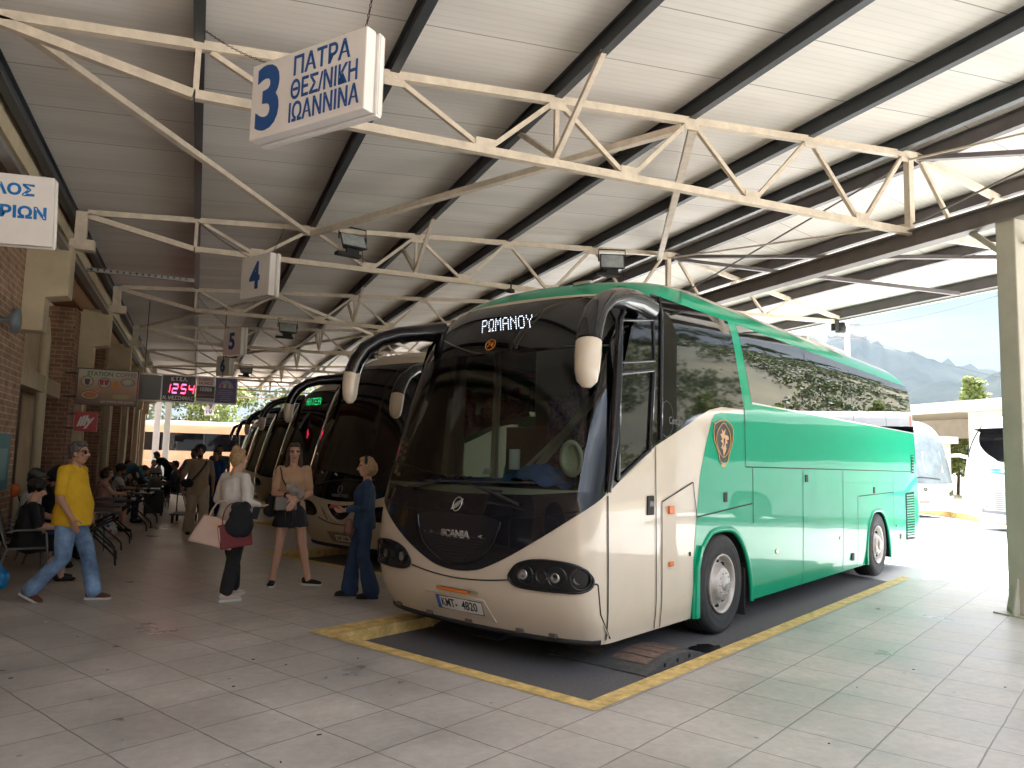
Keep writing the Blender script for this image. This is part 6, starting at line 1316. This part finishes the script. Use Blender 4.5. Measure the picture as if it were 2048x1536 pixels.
            for sx in (-1, 1): ell(q, hp(sx*.034, .083, .006), (.028*s, .010*s, .021*s), HF); q.tube([hp(sx*.058, .07, .012), hp(sx*.08, -.01, .010)], .004*s, 6)
            q.tube([hp(-.01, .094, .012), hp(.01, .094, .012)], .004*s, 6); q.build("sunglasses", M_BLKGL, o)
        elif kind == 'eyes':
            for sx in (-1, 1): q = MB(); ell(q, hp(sx*.033, .079, .008), (.011*s, .007*s, .0065*s), HF); e_ = q.build("eye", mat("eye_dark", (.035, .025, .02), .2, coat=1.), o)
        elif kind == 'band':
            q = MB(); q.tube([hp(.085*math.cos(t), -.005, .02+.115*math.sin(t)) for t in [i*math.pi/10 for i in range(-1, 12)]], .013*s, 8, ell=1.6); q.build("headband", spec, o)
        elif kind == 'strap':
            a, b, m, r = spec; pts = [Vector(p)*s for p in a]; q = MB(); q.tube(pts, r, 6, ell=2.); q.build("bag_strap", m, o)
        elif kind == 'watch':
            q = MB(); w_ = P('wr'+spec); e_ = P('el'+spec); d = (w_-e_).normalized(); q.tube([w_-d*.035*s, w_-d*.005*s], .036*s, 12); q.build("wristwatch", M_RUB, o)
        elif kind == 'collar':
            q = MB(); n_ = P('neck'); q.tube([n_+T @ V(.068*math.cos(t), .062*math.sin(t)-.0, .012-.035*max(0, math.sin(t)))*s for t in [math.pi*.5+.35+i*(2*math.pi-.7)/14 for i in range(15)]], .017*s, 8, ell=.6); q.build("collar", spec, o)
    return o
J_ = cloth_mat
c_yel = J_("yellow_polo", (.62, .37, .012), .10); c_jean = mat("cloth_blue_jeans", (.085, .16, .30), .85, var=.55, vscale=3.2, bump=.5, bscale=14, var2=(.17, .27, .42)); c_white = J_("white_blouse", (.60, .57, .53), .06); c_black = J_("black", (.010, .010, .012), .2); c_beige = J_("beige_tee", (.46, .29, .18), .08)
c_denim = J_("dark_denim", (.015, .035, .085), .35); c_dj = J_("denim_jacket", (.022, .05, .105), .4, vs_=12); c_tanw = J_("tan_safari", (.30, .225, .15), .1); c_slate = J_("slate_shirt", (.075, .095, .13), .15); c_blue = J_("blue_shirt", (.02, .08, .26), .15); c_grey = J_("grey_top", (.30, .28, .26), .1); c_pink = J_("pink_top", (.42, .22, .2), .2); c_tee = J_("white_tee", (.5, .48, .45), .15); c_teal = J_("teal_denim", (.06, .12, .16), .2)
M_SOLE = mat("white_sole", (.60, .57, .52), .6); s_brown = J_("brown_suede", (.11, .035, .02), .15); s_cream = J_("cream_canvas", (.50, .42, .36), .06); s_blk = J_("black_shoe", (.012, .011, .01), .2)
h_grey = mat("hair_grey", (.075, .07, .07), .7, var=.5, vscale=40); h_dark = mat("hair_dark", (.012, .009, .008), .6, var=.4, vscale=40); h_brown = mat("hair_brown", (.05, .028, .018), .6, var=.4, vscale=40); h_blond = mat("hair_blond", (.36, .23, .11), .6, var=.35, vscale=35)
man = person("man in a bright yellow polo, blue jeans and sunglasses walking past the seated people", V(-1.17, 9.42, 0), R(-108), 1.70,
    dict(pelvis=V(0, -.02, .92), waist=V(0, -.01, 1.08), chest=V(0, -.03, 1.28), neck=V(0, -.03, 1.46), head=V(0, .02, 1.61), face=V(.06, 1, -.03), hipL=V(-.095, -.02, .89), knL=V(-.1, .15, .50), anL=V(-.1, .24, .085), toL=V(-.12, 1, 0), hipR=V(.095, -.02, .89), knR=V(.1, -.02, .48), anR=V(.1, -.33, .125), toR=V(.1, 1, 0), tiltR=-.42,
         shR=V(.195, -.03, 1.41), elR=V(.26, -.02, 1.12), wrR=V(.25, .12, .90), hdR=V(0, .35, -1), shL=V(-.195, -.03, 1.41), elL=V(-.25, -.1, 1.14), wrL=V(-.24, .06, .95), hdL=V(0, .4, -1)),
    dict(skin='olive', belly=.045, wear=[('shirt', (c_yel, .78, ((-.06, .03),))), ('trousers', (c_jean, 1.98, .014, .026)), ('shoes', (s_brown, M_SOLE, 0)), ('hair', (h_grey, 'short')), ('shades', 0), ('collar', c_yel)]), 1.16)
w1 = person("woman in white blouse and black trousers, blond hair in a bun", V(.45, 9.16, 0), R(-50), 1.66,
    dict(anL=V(-.10, .16, .085), knL=V(-.105, .12, .50), anR=V(.11, -.16, .085), knR=V(.11, -.06, .50), toL=V(-.1, 1, 0), toR=V(.45, 1, 0), face=V(-.1, 1, .05), head=V(-.0, .03, 1.615), elR=V(.30, -.10, 1.14), wrR=V(.24, .16, 1.08), hdR=V(-.3, 1, -.1), palmR=V(0, 0, 1), elL=V(-.27, -.02, 1.14), wrL=V(-.12, .22, 1.08), hdL=V(.6, 1, 0)),
    dict(skin='fair', fem=1, bust=.035, belly=.03, wear=[('shirt', (c_white, 1.86, ((-.04, .03), (-.12, .035)))), ('trousers', (c_black, 1.9, .018, .012)), ('shoes', (s_cream, M_SOLE, 0)), ('hair', (h_blond, 'bun'))]), 1.17)
w2 = person("long-haired woman in a beige tee and black shorts facing the camera", V(1.15, 9.86, 0), R(176), 1.76,
    dict(anL=V(-.24, -.0, .085), knL=V(-.15, .03, .49), toL=V(-.85, .5, 0), anR=V(.18, -.02, .085), knR=V(.12, .03, .50), toR=V(.15, 1, 0), face=V(-.05, 1, 0), elL=V(-.215, .02, 1.12), wrL=V(-.03, .21, 1.04), hdL=V(.6, .35, -.75), palmL=V(0, -1, 0), elR=V(.215, .0, 1.12), wrR=V(.06, .20, 1.10), hdR=V(-.9, .2, -.35), palmR=V(0, -1, 0)),
    dict(skin='fair', fem=1, bust=.012, wear=[('shirt', (c_beige, .72, ((.02, .0),))), ('skirt', (c_black, .22, .225)), ('shoes', (s_blk, M_SOLE, 0)), ('hair', (h_brown, 'long')), ('eyes', 0), ('watch', 'R'), ('strap', ([(.16, .10, 1.44), (.13, .135, 1.30), (.05, .15, 1.16), (-.05, .15, 1.05)], 0, M_RUB, .008))]), .93)
w3 = person("woman in denim jacket and flared jeans beside the green coach's corner", V(1.86, 8.86, 0), R(80), 1.61,
    dict(anL=V(-.10, -.12, .085), knL=V(-.1, .0, .50), anR=V(.12, .14, .085), knR=V(.11, .12, .5), toL=V(.1, 1, 0), toR=V(.1, 1, 0), face=V(.05, 1, -.1), elL=V(-.25, .0, 1.13), wrL=V(-.1, .24, 1.08), hdL=V(.4, 1, -.1), palmL=V(.6, 0, 1), elR=V(.25, .0, 1.13), wrR=V(.12, .25, 1.06), hdR=V(-.4, 1, -.1), palmR=V(-.6, 0, 1), curlL=.9, curlR=.9),
    dict(skin='fair', fem=1, bust=.02, wear=[('shirt', (c_dj, 1.86, ((.0, .02), (-.05, .022)))), ('trousers', (c_denim, 1.96, .014, .055)), ('shoes', (s_blk, s_blk, 0)), ('hair', (h_blond, 'bob')), ('band', mat("navy_band", (.008, .012, .03), .8)), ('eyes', 0)]), .96)
t1 = person("man in a tan shirt with a black crossbody bag walking up from the cafe", V(.10, 16.1, 0), R(186), 1.74, dict(anL=V(-.12, .16, .085), knL=V(-.11, .14, .5), anR=V(.12, -.12, .085), elR=V(.28, -.05, 1.13), wrR=V(.30, .06, .90), elL=V(-.27, -.06, 1.13), wrL=V(-.27, .02, .9)),
    dict(skin='tan', wear=[('shirt', (c_tanw, .85, ((-.02, .03), (-.12, .045)))), ('trousers', (J_('pale_tan', (.38, .30, .22), .1), 1.95, .03, .035)), ('shoes', (s_blk, None, 0)), ('hair', (h_dark, 'afro')), ('beard', h_dark), ('eyes', 0), ('strap', ([(-.13, -.02, 1.47), (-.10, .115, 1.38), (.02, .15, 1.2), (.16, .15, 1.02)], 0, M_RUB, .012))]), 1.05, vox=.012)
p1 = person("man in a slate shirt bending forward to push a platform trolley", V(.06, 19.6, 0), R(160), 1.74, dict(waist=V(0, .03, 1.08), chest=V(0, .10, 1.26), neck=V(0, .15, 1.42), head=V(0, .22, 1.55), shL=V(-.185, .13, 1.37), shR=V(.185, .13, 1.37), elL=V(-.25, .32, 1.18), wrL=V(-.2, .55, 1.05), elR=V(.25, .32, 1.18), wrR=V(.2, .55, 1.05), hdL=V(0, 1, 0), hdR=V(0, 1, 0), curlL=1.1, curlR=1.1, anL=V(-.11, -.25, .1), knL=V(-.1, -.03, .5)),
    dict(skin='dark', wear=[('shirt', (c_slate, 1.8, ((-.02, .02),))), ('trousers', (c_black, 1.95, .02, .02)), ('shoes', (s_blk, None, 0)), ('hair', (h_dark, 'short'))]), 1.02, vox=.014)
b1 = person("man in a dark shirt walking behind the blond woman's head", V(.62, 22.0, 0), R(185), 1.80, dict(anL=V(-.11, .15, .085)), dict(skin='tan', wear=[('shirt', (c_slate, .8, ((-.02, .02),))), ('trousers', (c_black, 1.95, .02, .02)), ('shoes', (s_blk, None, 0)), ('hair', (h_dark, 'short')), ('beard', h_dark)]), 1.05, vox=.015)
b2_ = person("man in a bright blue shirt beside the dark-shirted man", V(.50, 20.6, 0), R(150), 1.66, dict(), dict(skin='olive', wear=[('shirt', (c_blue, .8, ((-.02, .02),))), ('trousers', (c_denim, 1.95, .02, .02)), ('shoes', (s_blk, None, 0)), ('hair', (h_dark, 'short'))]), 1.05, vox=.015)
G_SE = "people seated along the cafe wall"
sit = lambda label, x, y, rz, H, look, g=1., pose={}, vox=.013: person(label, V(x, y, 0), R(rz), H, pose, look, g, 'sit', vox, G_SE)
W = lambda skin, hair, hs, top, bot, sl=.7, extra=[], fem=0, to=1.9: dict(skin=skin, fem=fem, belly=.02, wear=[('shirt', (top, sl, ((.0, .01),))), ('trousers', (bot, to, .015, .01)), ('shoes', (s_blk, None, 0)), ('hair', (hair, hs))]+extra)
sit("seated woman in a black top with short dark curly hair reading a paper", -1.80, 10.75, -75, 1.62, W('fair', h_dark, 'afro', c_black, c_black, .9, [], 1, 1.5), 1.22, dict(face=V(.2, 1, -.35), wrR=V(.06, .36, .70), wrL=V(-.06, .36, .70)), .010)
sit("seated man in a grey cap by the brick wall", -2.02, 11.95, -80, 1.76, W('olive', h_dark, 'short', c_tee, c_denim, .7, [('cap', J_("grey_cap", (.08, .085, .075), .2))]), 1.0, dict(face=V(.3, 1, -.2)))
sit("seated person with short dark hair behind the grey cap", -1.88, 12.75, -70, 1.80, W('olive', h_dark, 'bob', c_black, c_black, .9), 1.0, dict(face=V(.5, 1, -.3)))
sit("seated woman in a pink strappy top at the second table", -1.62, 16.85, -75, 1.66, W('fair', h_brown, 'bob', c_pink, c_black, .15, [], 1, .9), .98, dict(face=V(.3, 1, -.15), wrR=V(.1, .4, .78), wrL=V(-.05, .4, .78), elR=V(.2, .15, .8), elL=V(-.2, .15, .8)))
sit("seated man in a white tee with dark curly hair at a cafe table", -1.55, 18.9, -85, 1.70, W('tan', h_dark, 'afro', c_tee, c_denim, .7, [('beard', h_dark)]), 1.0, dict(face=V(.35, 1, -.3), wrR=V(.1, .4, .78), wrL=V(-.05, .4, .78), elR=V(.2, .15, .8), elL=V(-.2, .15, .8)))
person("person in a teal denim shirt bending low over a cafe table", V(-1.62, 21.2, 0), R(-60), 1.74, dict(pelvis=V(0, -.12, .92), waist=V(0, .02, 1.06), chest=V(0, .20, 1.15), neck=V(0, .40, 1.16), head=V(0, .52, 1.10), face=V(0, .7, -.7), shL=V(-.18, .34, 1.15), shR=V(.18, .34, 1.15), elL=V(-.2, .42, .9), elR=V(.2, .42, .9), wrL=V(-.15, .6, .8), wrR=V(.15, .6, .8), hdL=V(0, 1, -.4), hdR=V(0, 1, -.4), hipL=V(-.095, -.1, .9), hipR=V(.095, -.1, .9)), dict(skin='olive', wear=[('shirt', (c_teal, 1.8, ((.0, .01),))), ('trousers', (c_denim, 1.9, .015, .01)), ('shoes', (s_blk, None, 0)), ('hair', (h_dark, 'short'))]), 1.0, vox=.014)
sit("bald man in pale shirt resting his chin at a far table", -1.22, 27.6, 178, 1.74, W('fair', h_grey, 'bald', c_grey, c_denim, .7), 1.0, dict(elR=V(.2, .3, .78), wrR=V(.06, .2, 1.02), hdR=V(-.2, 0, 1)), .015)
sit("seated person in the far corner by the last pier", -1.95, 26.3, -80, 1.7, W('olive', h_dark, 'short', c_tee, c_black), 1.0, dict(face=V(.4, 1, 0)), .015)
person("waiter in black leaning over the far table", V(-.80, 28.4, 0), R(110), 1.76, dict(waist=V(0, .04, 1.07), chest=V(0, .17, 1.22), neck=V(0, .30, 1.34), head=V(0, .40, 1.42), face=V(0, 1, -.5), shL=V(-.18, .27, 1.30), shR=V(.18, .27, 1.30), elL=V(-.22, .4, 1.05), elR=V(.22, .4, 1.05), wrL=V(-.16, .55, .86), wrR=V(.16, .55, .86), hdL=V(0, .6, -.6), hdR=V(0, .6, -.6)), dict(skin='tan', wear=[('shirt', (c_black, .7, ((.0, .01),))), ('trousers', (c_black, 1.9, .015, .01)), ('shoes', (s_blk, None, 0)), ('hair', (h_brown, 'short'))]), .95, vox=.015)
sit("heavy seated man in a dark shirt with his back half turned at the far table", -.42, 23.6, 100, 1.76, W('tan', h_dark, 'short', c_slate, c_black, 1.7), 1.15, dict(face=V(-.3, 1, 0)), .014)
# ================================================================ things people carry
M_TOTE = mat("blush_leather", (.50, .335, .26), .45, var=.06, vscale=5); M_RED = mat("oxblood_leather", (.15, .012, .014), .5, spec=.3, var=.2, vscale=9)
def bag_body(w0, w1, h, d0, d1, name, m, parent=None, bevel=.02, M=None, loc=None, **k):
    q = MB(); v = [(-w0/2, -d0/2, 0), (w0/2, -d0/2, 0), (w0/2, d0/2, 0), (-w0/2, d0/2, 0), (-w1/2, -d1/2, h), (w1/2, -d1/2, h), (w1/2, d1/2, h), (-w1/2, d1/2, h)]
    q.add(v, [(0, 3, 2, 1), (4, 5, 6, 7), (0, 1, 5, 4), (1, 2, 6, 5), (2, 3, 7, 6), (3, 0, 4, 7)])
    if M is not None: q.v = [tuple(M @ Vector(p)) for p in q.v]
    return q.build(name, m, parent, bevel=bevel, **k)
def at_person(o, s, p): return o.matrix_world @ (Vector(p)*s) if False else Matrix.Translation(o.location) @ Matrix.Rotation(o.rotation_euler.z, 4, 'Z') @ (Vector(p)*s)
RZ = lambda a: Matrix.Rotation(a, 4, 'Z')
tb = empty("tote_bag", (.205, 8.86, .62), 0, "large blush pink tote bag hanging from the blond woman's arm", "bag"); Mt = RZ(R(-6)) @ Matrix.Rotation(R(14), 4, 'Y')
bag_body(.46, .30, .30, .17, .10, "bag_body", M_TOTE, tb, .025, Mt)
for s in (-1, 1):
    q = MB(); q.tube([Mt @ Vector((.09*math.cos(t)-.0, s*.045, .29+.20*math.sin(t))) for t in [i*math.pi/12 for i in range(13)]], .008, 6); q.build("handle", M_TOTE, tb)
q = MB(); q.v = []; q.box((0, -.075, .235), (.10, .01, .022)); q.v = [tuple(Mt @ Vector(v)) for v in q.v]; q.build("clasp", M_GOLD, tb)
rb = empty("red_handbag", (.475, 8.81, .60), 0, "oxblood red handbag below the black jacket on the blond woman's arm", "bag"); Mr = RZ(R(8)) @ Matrix.Rotation(R(-8), 4, 'Y')
bag_body(.33, .34, .26, .10, .07, "bag_body", M_RED, rb, .015, Mr); q = MB(); q.tube([Mr @ Vector((.12*math.cos(t), 0, .25+.22*math.sin(t))) for t in [i*math.pi/12 for i in range(13)]], .007, 6); q.build("handle", M_RED, rb)
q = MB(); q.box((-.168, 0, .16), (.012, .08, .16)); q.v = [tuple(Mr @ Vector(v)) for v in q.v]; q.build("side_trim", mat("bag_lining", (.55, .36, .28), .5), rb)
def drape(name, label, cat, pts, m, vox=.012, fold=.012, fs=14, loc=None):
    me = remesh([lambda mb: [ell(mb, c, r) for c, r in pts]], vox, 3); nn = [v.normal.copy() for v in me.vertices]
    for v, n in zip(me.vertices, nn): c = v.co; v.co = c+n*fold*(mnoise.noise(Vector((c.x*fs, c.y*fs, c.z*fs*.35)))+.4*mnoise.noise(c*fs*2))
    for p in me.polygons: p.use_smooth = True
    me.materials.append(m); o = bpy.data.objects.new(name, me); link(o); return tag(o, label, cat)
drape("black_jacket", "folded black jacket draped over the blond woman's forearm", "jacket", [((.50, 8.79, 1.03), (.115, .06, .06)), ((.50, 8.76, .93), (.125, .045, .12)), ((.46, 8.745, .83), (.115, .04, .12)), ((.54, 8.75, .84), (.10, .04, .13))], c_black)
q = MB(); q.box((0, 0, 0), (.075, .012, .14)); o = q.build("mobile_phone", M_RUB, None, "dark phone in the blond woman's hand at the edge of the black jacket", "phone", bevel=.004); o.location = (.665, 8.98, .95); o.rotation_euler = (.2, .15, .3)
sbg = empty("shoulder_bag", (1.06, 9.70, .93), 0, "grey shoulder bag on the front of the woman in the beige tee", "bag"); bag_body(.27, .25, .16, .07, .05, "bag_body", mat("grey_leather", (.16, .14, .12), .4, var=.1, vscale=8), sbg, .015, RZ(.1)); q = MB(); q.tube([(.10, -.02, .02), (.13, -.03, -.14), (.06, -.04, -.22), (.0, -.03, -.12), (.0, -.02, .0)], .008, 6); q.build("loose_strap", M_RUB, sbg)
drape("grey_scarf", "crumpled grey scarf held by the woman in the beige tee", "scarf", [((1.16, 9.64, 1.17), (.085, .05, .06)), ((1.10, 9.64, 1.22), (.06, .04, .05)), ((1.22, 9.65, 1.12), (.07, .04, .05))], J_("scarf_grey", (.30, .255, .225), .15), .009, .014, 26)
drape("rucksack", "black rucksack hanging behind the hip of the woman in the beige tee", "bag", [((.93, 9.99, 1.0), (.085, .09, .14)), ((.92, 10.0, .90), (.09, .08, .08))], c_black, .012, .006)
drape("brown_pouch", "small brown pouch bag at the hip of the woman in the denim jacket", "bag", [((1.66, 8.74, .83), (.055, .045, .075)), ((1.66, 8.74, .77), (.058, .045, .06))], mat("brown_leather", (.12, .05, .035), .5), .009, .003)
q = MB(); q.box((0, 0, 0), (.13, .012, .07)); o = q.build("wallet", mat("wallet_pink", (.30, .07, .07), .5), None, "dark red wallet held by the woman in the denim jacket", "wallet", bevel=.004); o.location = (1.52, 8.86, 1.03); o.rotation_euler = (.9, .1, .1)
drape("crossbody_bag", "black crossbody bag on the hip of the man in the tan shirt", "bag", [((-.10, 15.93, 1.00), (.12, .05, .09))], c_black, .012, .003)
q = MB(); q.add([(-.16, 0, 0), (.16, 0, 0), (.16, .2, .05), (-.16, .2, .05)], [(0, 1, 2, 3)]); q.prism([(-.16, 0), (.16, 0), (.16, .004), (-.16, .004)], 0, .21, lambda u, v, w: (u, w*.97, v+w*.25)); o = q.build("newspaper", M_PLATE, None, "folded paper held by the seated woman in black", "paper"); o.location = (-1.46, 10.72, .66); o.rotation_euler = (0, 0, R(-75))
# ================================================================ chairs, tables, cups
M_TUBE = mat("chair_tube", (.16, .15, .14), .35, metal=.6, var=.1, vscale=9); M_MESHC = mat("chair_weave", (.035, .033, .03), .7, var=.3, vscale=60, bump=.6, bscale=160)
def make_chair(label):
    r = empty("armchair", (0, 0, 0), 0, label, "chair", "metal cafe armchairs")
    q = MB(); q.box((0, .02, .44), (.44, .44, .018)); q.build("seat", M_MESHC, r, bevel=.006)
    q = MB(); n = 6; q.add([(x*.21, -.20-.11*(z/n)-.02*math.sin(z/n*3), .47+.40*z/n) for z in range(n+1) for x in (-1, 1)]+[(x*.21, -.212-.11*(z/n)-.02*math.sin(z/n*3), .47+.40*z/n) for z in range(n+1) for x in (-1, 1)], [(2*i, 2*i+1, 2*i+3, 2*i+2) for i in range(n)]+[(14+2*i, 16+2*i, 17+2*i, 15+2*i) for i in range(n)]); q.build("backrest", M_MESHC, r)
    for s in (-1, 1):
        q = MB(); q.tube([(s*.26, .24, 0), (s*.255, .22, .40), (s*.255, .20, .60), (s*.255, .14, .645), (s*.255, -.10, .645), (s*.245, -.19, .62)], .0125, 8); q.build("front_leg", M_TUBE, r)
        q = MB(); q.tube([(s*.25, -.30, 0), (s*.235, -.18, .43), (s*.225, -.215, .52), (s*.215, -.33, .90), (s*.15, -.345, .915)], .0125, 8); q.build("rear_leg", M_TUBE, r)
        q = MB(); q.tube([(s*.235, -.18, .43), (s*.25, .22, .43)], .011, 8); q.build("side_rail", M_TUBE, r)
    q = MB(); q.tube([(-.15, -.345, .915), (.15, -.345, .915)], .0125, 8); q.tube([(-.25, .22, .43), (.25, .22, .43)], .011, 8); q.build("cross_rail", M_TUBE, r)
    return r
ch0 = None
for i, (x, y, a, lb) in enumerate(((-1.82, 10.72, -75, "metal armchair of the seated woman in black"), (-2.04, 11.93, -80, "metal armchair under the man in the grey cap"), (-1.9, 12.72, -70, "metal armchair under the dark-haired person behind the cap"), (-1.64, 16.83, -75, "metal armchair under the woman in pink"), (-1.57, 18.88, -85, "metal armchair under the man in the white tee"), (-1.22, 27.62, 178, "metal armchair under the bald man"), (-1.97, 26.3, -80, "metal armchair under the person by the last pier"), (-.40, 23.6, 100, "metal armchair under the heavy man in the dark shirt"), (-1.5, 14.0, -85, "empty metal armchair between the near tables"), (-.45, 26.2, 95, "empty metal armchair beside the far tables"))):
    if ch0 is None: c = ch0 = make_chair(lb)
    else: c = copy_tree(ch0); c['label'] = lb
    c.location = (x, y, 0); c.rotation_euler = (0, 0, R(a))
M_TTOP = mat("table_top_black", (.03, .028, .027), .35, var=.2, vscale=6); M_TLEG = mat("table_leg_black", (.012, .012, .012), .4)
def make_table(label):
    r = empty("cafe_table", (0, 0, 0), 0, label, "table", "black folding cafe tables"); q = MB(); q.box((0, 0, .735), (.75, .75, .03)); q.build("table_top", M_TTOP, r, bevel=.008)
    for s in (-1, 1):
        for t in (-1, 1):
            q = MB(); q.tube([(s*.30, t*.30, .72), (s*.28, t*.28, .62), (s*.07, t*.22, .52), (s*.06, t*.22, .40), (s*.29, t*.31, .18), (s*.34, t*.33, .12), (s*.35, t*.335, 0)], .015, 8); q.build("leg", M_TLEG, r)
    q = MB(); q.tube([(-.05, -.22, .46), (-.05, .22, .46)], .012, 6); q.tube([(.05, -.22, .46), (.05, .22, .46)], .012, 6); q.build("cross_bar", M_TLEG, r); return r
tb0 = None; TABS = [(-1.30, 12.35, 4, "nearest black cafe table, behind the man in yellow"), (-1.36, 13.5, -3, "second black cafe table, behind the nearest one"), (-1.30, 15.1, 2, "third black cafe table, with a plastic cup near its edge"), (-1.12, 17.3, -4, "fourth black cafe table, in front of the woman in pink"), (-1.05, 19.1, 3, "fifth black cafe table, in front of the man in the white tee"), (-1.15, 21.4, 0, "sixth black cafe table, crowded with bottles and cups"), (-1.1, 24.0, 0, "seventh black cafe table, left of the heavy man"), (-1.15, 26.8, 2, "eighth black cafe table, in front of the bald man")]
for x, y, a, lb in TABS:
    if tb0 is None: t = tb0 = make_table(lb)
    else: t = copy_tree(tb0); t['label'] = lb
    t.location = (x, y, 0); t.rotation_euler = (0, 0, R(a))
G_CUP = glassmat("plastic_cup", (.85, .85, .8), 1.45, .8); M_COF = mat("coffee_drink", (.12, .07, .04), .3); rnd = random.Random(8)
cup0 = None
def make_cup():
    r = empty("plastic_cup", (0, 0, 0), 0, "clear plastic cup standing on a cafe table", "cup", "plastic cups on the cafe tables"); q = MB(); q.lathe([(0, .002), (.032, .002), (.044, .13), (.042, .13)], 14); q.build("cup_wall", G_CUP, r); q = MB(); q.lathe([(0, .01), (.031, .01), (.038, .08), (0, .08)], 14); q.build("drink", M_COF, r); return r
def make_bottle():
    r = empty("water_bottle", (0, 0, 0), 0, "small water bottle standing among cups on a cafe table", "bottle", "water bottles on the cafe tables"); q = MB(); q.lathe([(0, 0), (.032, 0), (.033, .13), (.014, .18), (.013, .2), (0, .2)], 14); q.build("bottle_body", G_CUP, r); q = MB(); q.lathe([(.015, .2), (.015, .22), (0, .22)], 10); q.build("cap", MATS["cloth_blue_shirt"], r); return r
bo0 = None
for ti, (x, y, a, lb) in enumerate(TABS):
    for k in range((1, 0, 1, 3, 3, 5, 4, 4)[ti]):
        u, v = (.30, -.28) if ti == 2 else (rnd.uniform(-.3, .3), rnd.uniform(-.3, .3))
        if cup0 is None: c = cup0 = make_cup()
        else: c = copy_tree(cup0)
        c.location = (x+u, y+v, .751)
    for k in range((0, 0, 0, 1, 1, 2, 2, 1)[ti]):
        if bo0 is None: c = bo0 = make_bottle()
        else: c = copy_tree(bo0)
        c.location = (x+rnd.uniform(-.3, .3), y+rnd.uniform(-.3, .3), .751)
# luggage, trolley, carrier bags
sc_ = empty("suitcase", (-.86, 20.9, 0), R(4), "black wheeled suitcase with its handle up beside the cafe tables", "suitcase"); q = MB(); q.box((0, 0, .34), (.44, .27, .56)); q.build("shell", mat("suitcase_black", (.016, .017, .02), .5, var=.2, vscale=20), sc_, bevel=.03)
for s in (-1, 1):
    q = MB(); q.tube([(s*.10, .10, .6), (s*.10, .10, 1.02)], .010, 6); q.build("handle_rod", M_CHROME, sc_); q = MB(); q.sphere((s*.18, -.08, .03), .03); q.build("wheel", M_RUB, sc_); q = MB(); q.sphere((s*.18, .08, .03), .03); q.build("wheel", M_RUB, sc_)
q = MB(); q.box((0, .10, 1.03), (.24, .03, .025)); q.build("grip", M_RUB, sc_)
drape("backpack", "grey-green backpack resting on top of the black suitcase", "bag", [((-.86, 20.86, .77), (.17, .11, .16)), ((-.86, 20.84, .85), (.13, .1, .1))], J_("olive_grey", (.13, .125, .10), .2), .014, .008)
tr_ = empty("platform_trolley", (-.13, 18.9, 0), R(-8), "flat platform trolley with an upright handle in front of the man in slate", "trolley"); q = MB(); q.box((0, 0, .20), (.52, .75, .035)); q.build("deck", mat("trolley_deck", (.10, .10, .10), .6), tr_, bevel=.008)
q = MB(); q.tube([(-.23, .34, .2), (-.23, .36, .98), (.23, .36, .98), (.23, .34, .2)], .015, 8); q.tube([(-.23, .35, .6), (.23, .35, .6)], .012, 6); q.build("handle", M_TLEG, tr_)
for x in (-.2, .2):
    for y in (-.3, .3): q = MB(); q.lathe([(0, -.018), (.06, -.018), (.065, 0), (.06, .018), (0, .018)], 14, (x, y, .066), 'x'); q.b2((x-.025, y-.03, .07), (x+.025, y+.03, .18)); q.build("castor", M_RUB, tr_)
def carrier(name, label, loc, pts, m, spots=None, vox=.012, fold=.02):
    o = drape(name, label, "bag", [(tuple(Vector(c)+Vector(loc)), r) for c, r in pts], m, vox, fold, 11); return o
wbg = carrier("carrier_bag", "white plastic carrier bag with coloured print under the third cafe table", (-1.42, 15.7, 0), [((0, 0, .14), (.20, .12, .14)), ((0, 0, .28), (.17, .10, .12)), ((.02, 0, .38), (.10, .06, .06))], mat("white_plastic", (.62, .60, .58), .4, bump=.5, bscale=14))
for i, (dx, dz, c) in enumerate(((-.10, .22, (.5, .05, .1)), (-.02, .20, (.6, .25, .03)), (.06, .23, (.05, .2, .5)), (.10, .14, (.5, .05, .1)), (-.05, .13, (.05, .35, .15)), (.03, .28, (.55, .08, .3)))):
    q = MB(); q.sphere((-1.42+dx, 15.7-.105-.006*(i % 2), dz), (.032, .014, .028), 10, 6); q.build("print_spot", mat("bag_print%d" % i, c, .5), wbg)
carrier("blue_bag", "bright blue plastic bag bulging at the left edge by the brick wall", (-2.05, 9.9, 0), [((.0, .0, .22), (.22, .16, .2)), ((-.05, .02, .42), (.17, .13, .16)), ((.14, 0, .17), (.14, .11, .13)), ((-.1, 0, .58), (.10, .08, .09))], mat("blue_plastic", (.0, .16, .42), .3, coat=.3, bump=.6, bscale=10), fold=.035)
carrier("orange_bag", "small orange and blue bag hanging behind the man in the grey cap", (-2.3, 12.6, .95), [((0, 0, .05), (.06, .06, .09))], mat("orange_plastic", (.6, .12, .02), .4))
# ================================================================ air between here and the mountains
hz = MB(); hz.b2((-3400, -3400, -1.6), (4900, 4900, 900)); hm = bpy.data.materials.new("haze_air"); hm.use_nodes = True
_n = hm.node_tree.nodes; _n.remove(_n["Principled BSDF"]); pv = _n.new("ShaderNodeVolumePrincipled"); pv.inputs['Color'].default_value = (.62, .80, 1, 1); pv.inputs['Density'].default_value = .000018; pv.inputs['Anisotropy'].default_value = .3
hm.node_tree.links.new(pv.outputs[0], _n["Material Output"].inputs['Volume'])
hz.build("haze", hm, kind='stuff')
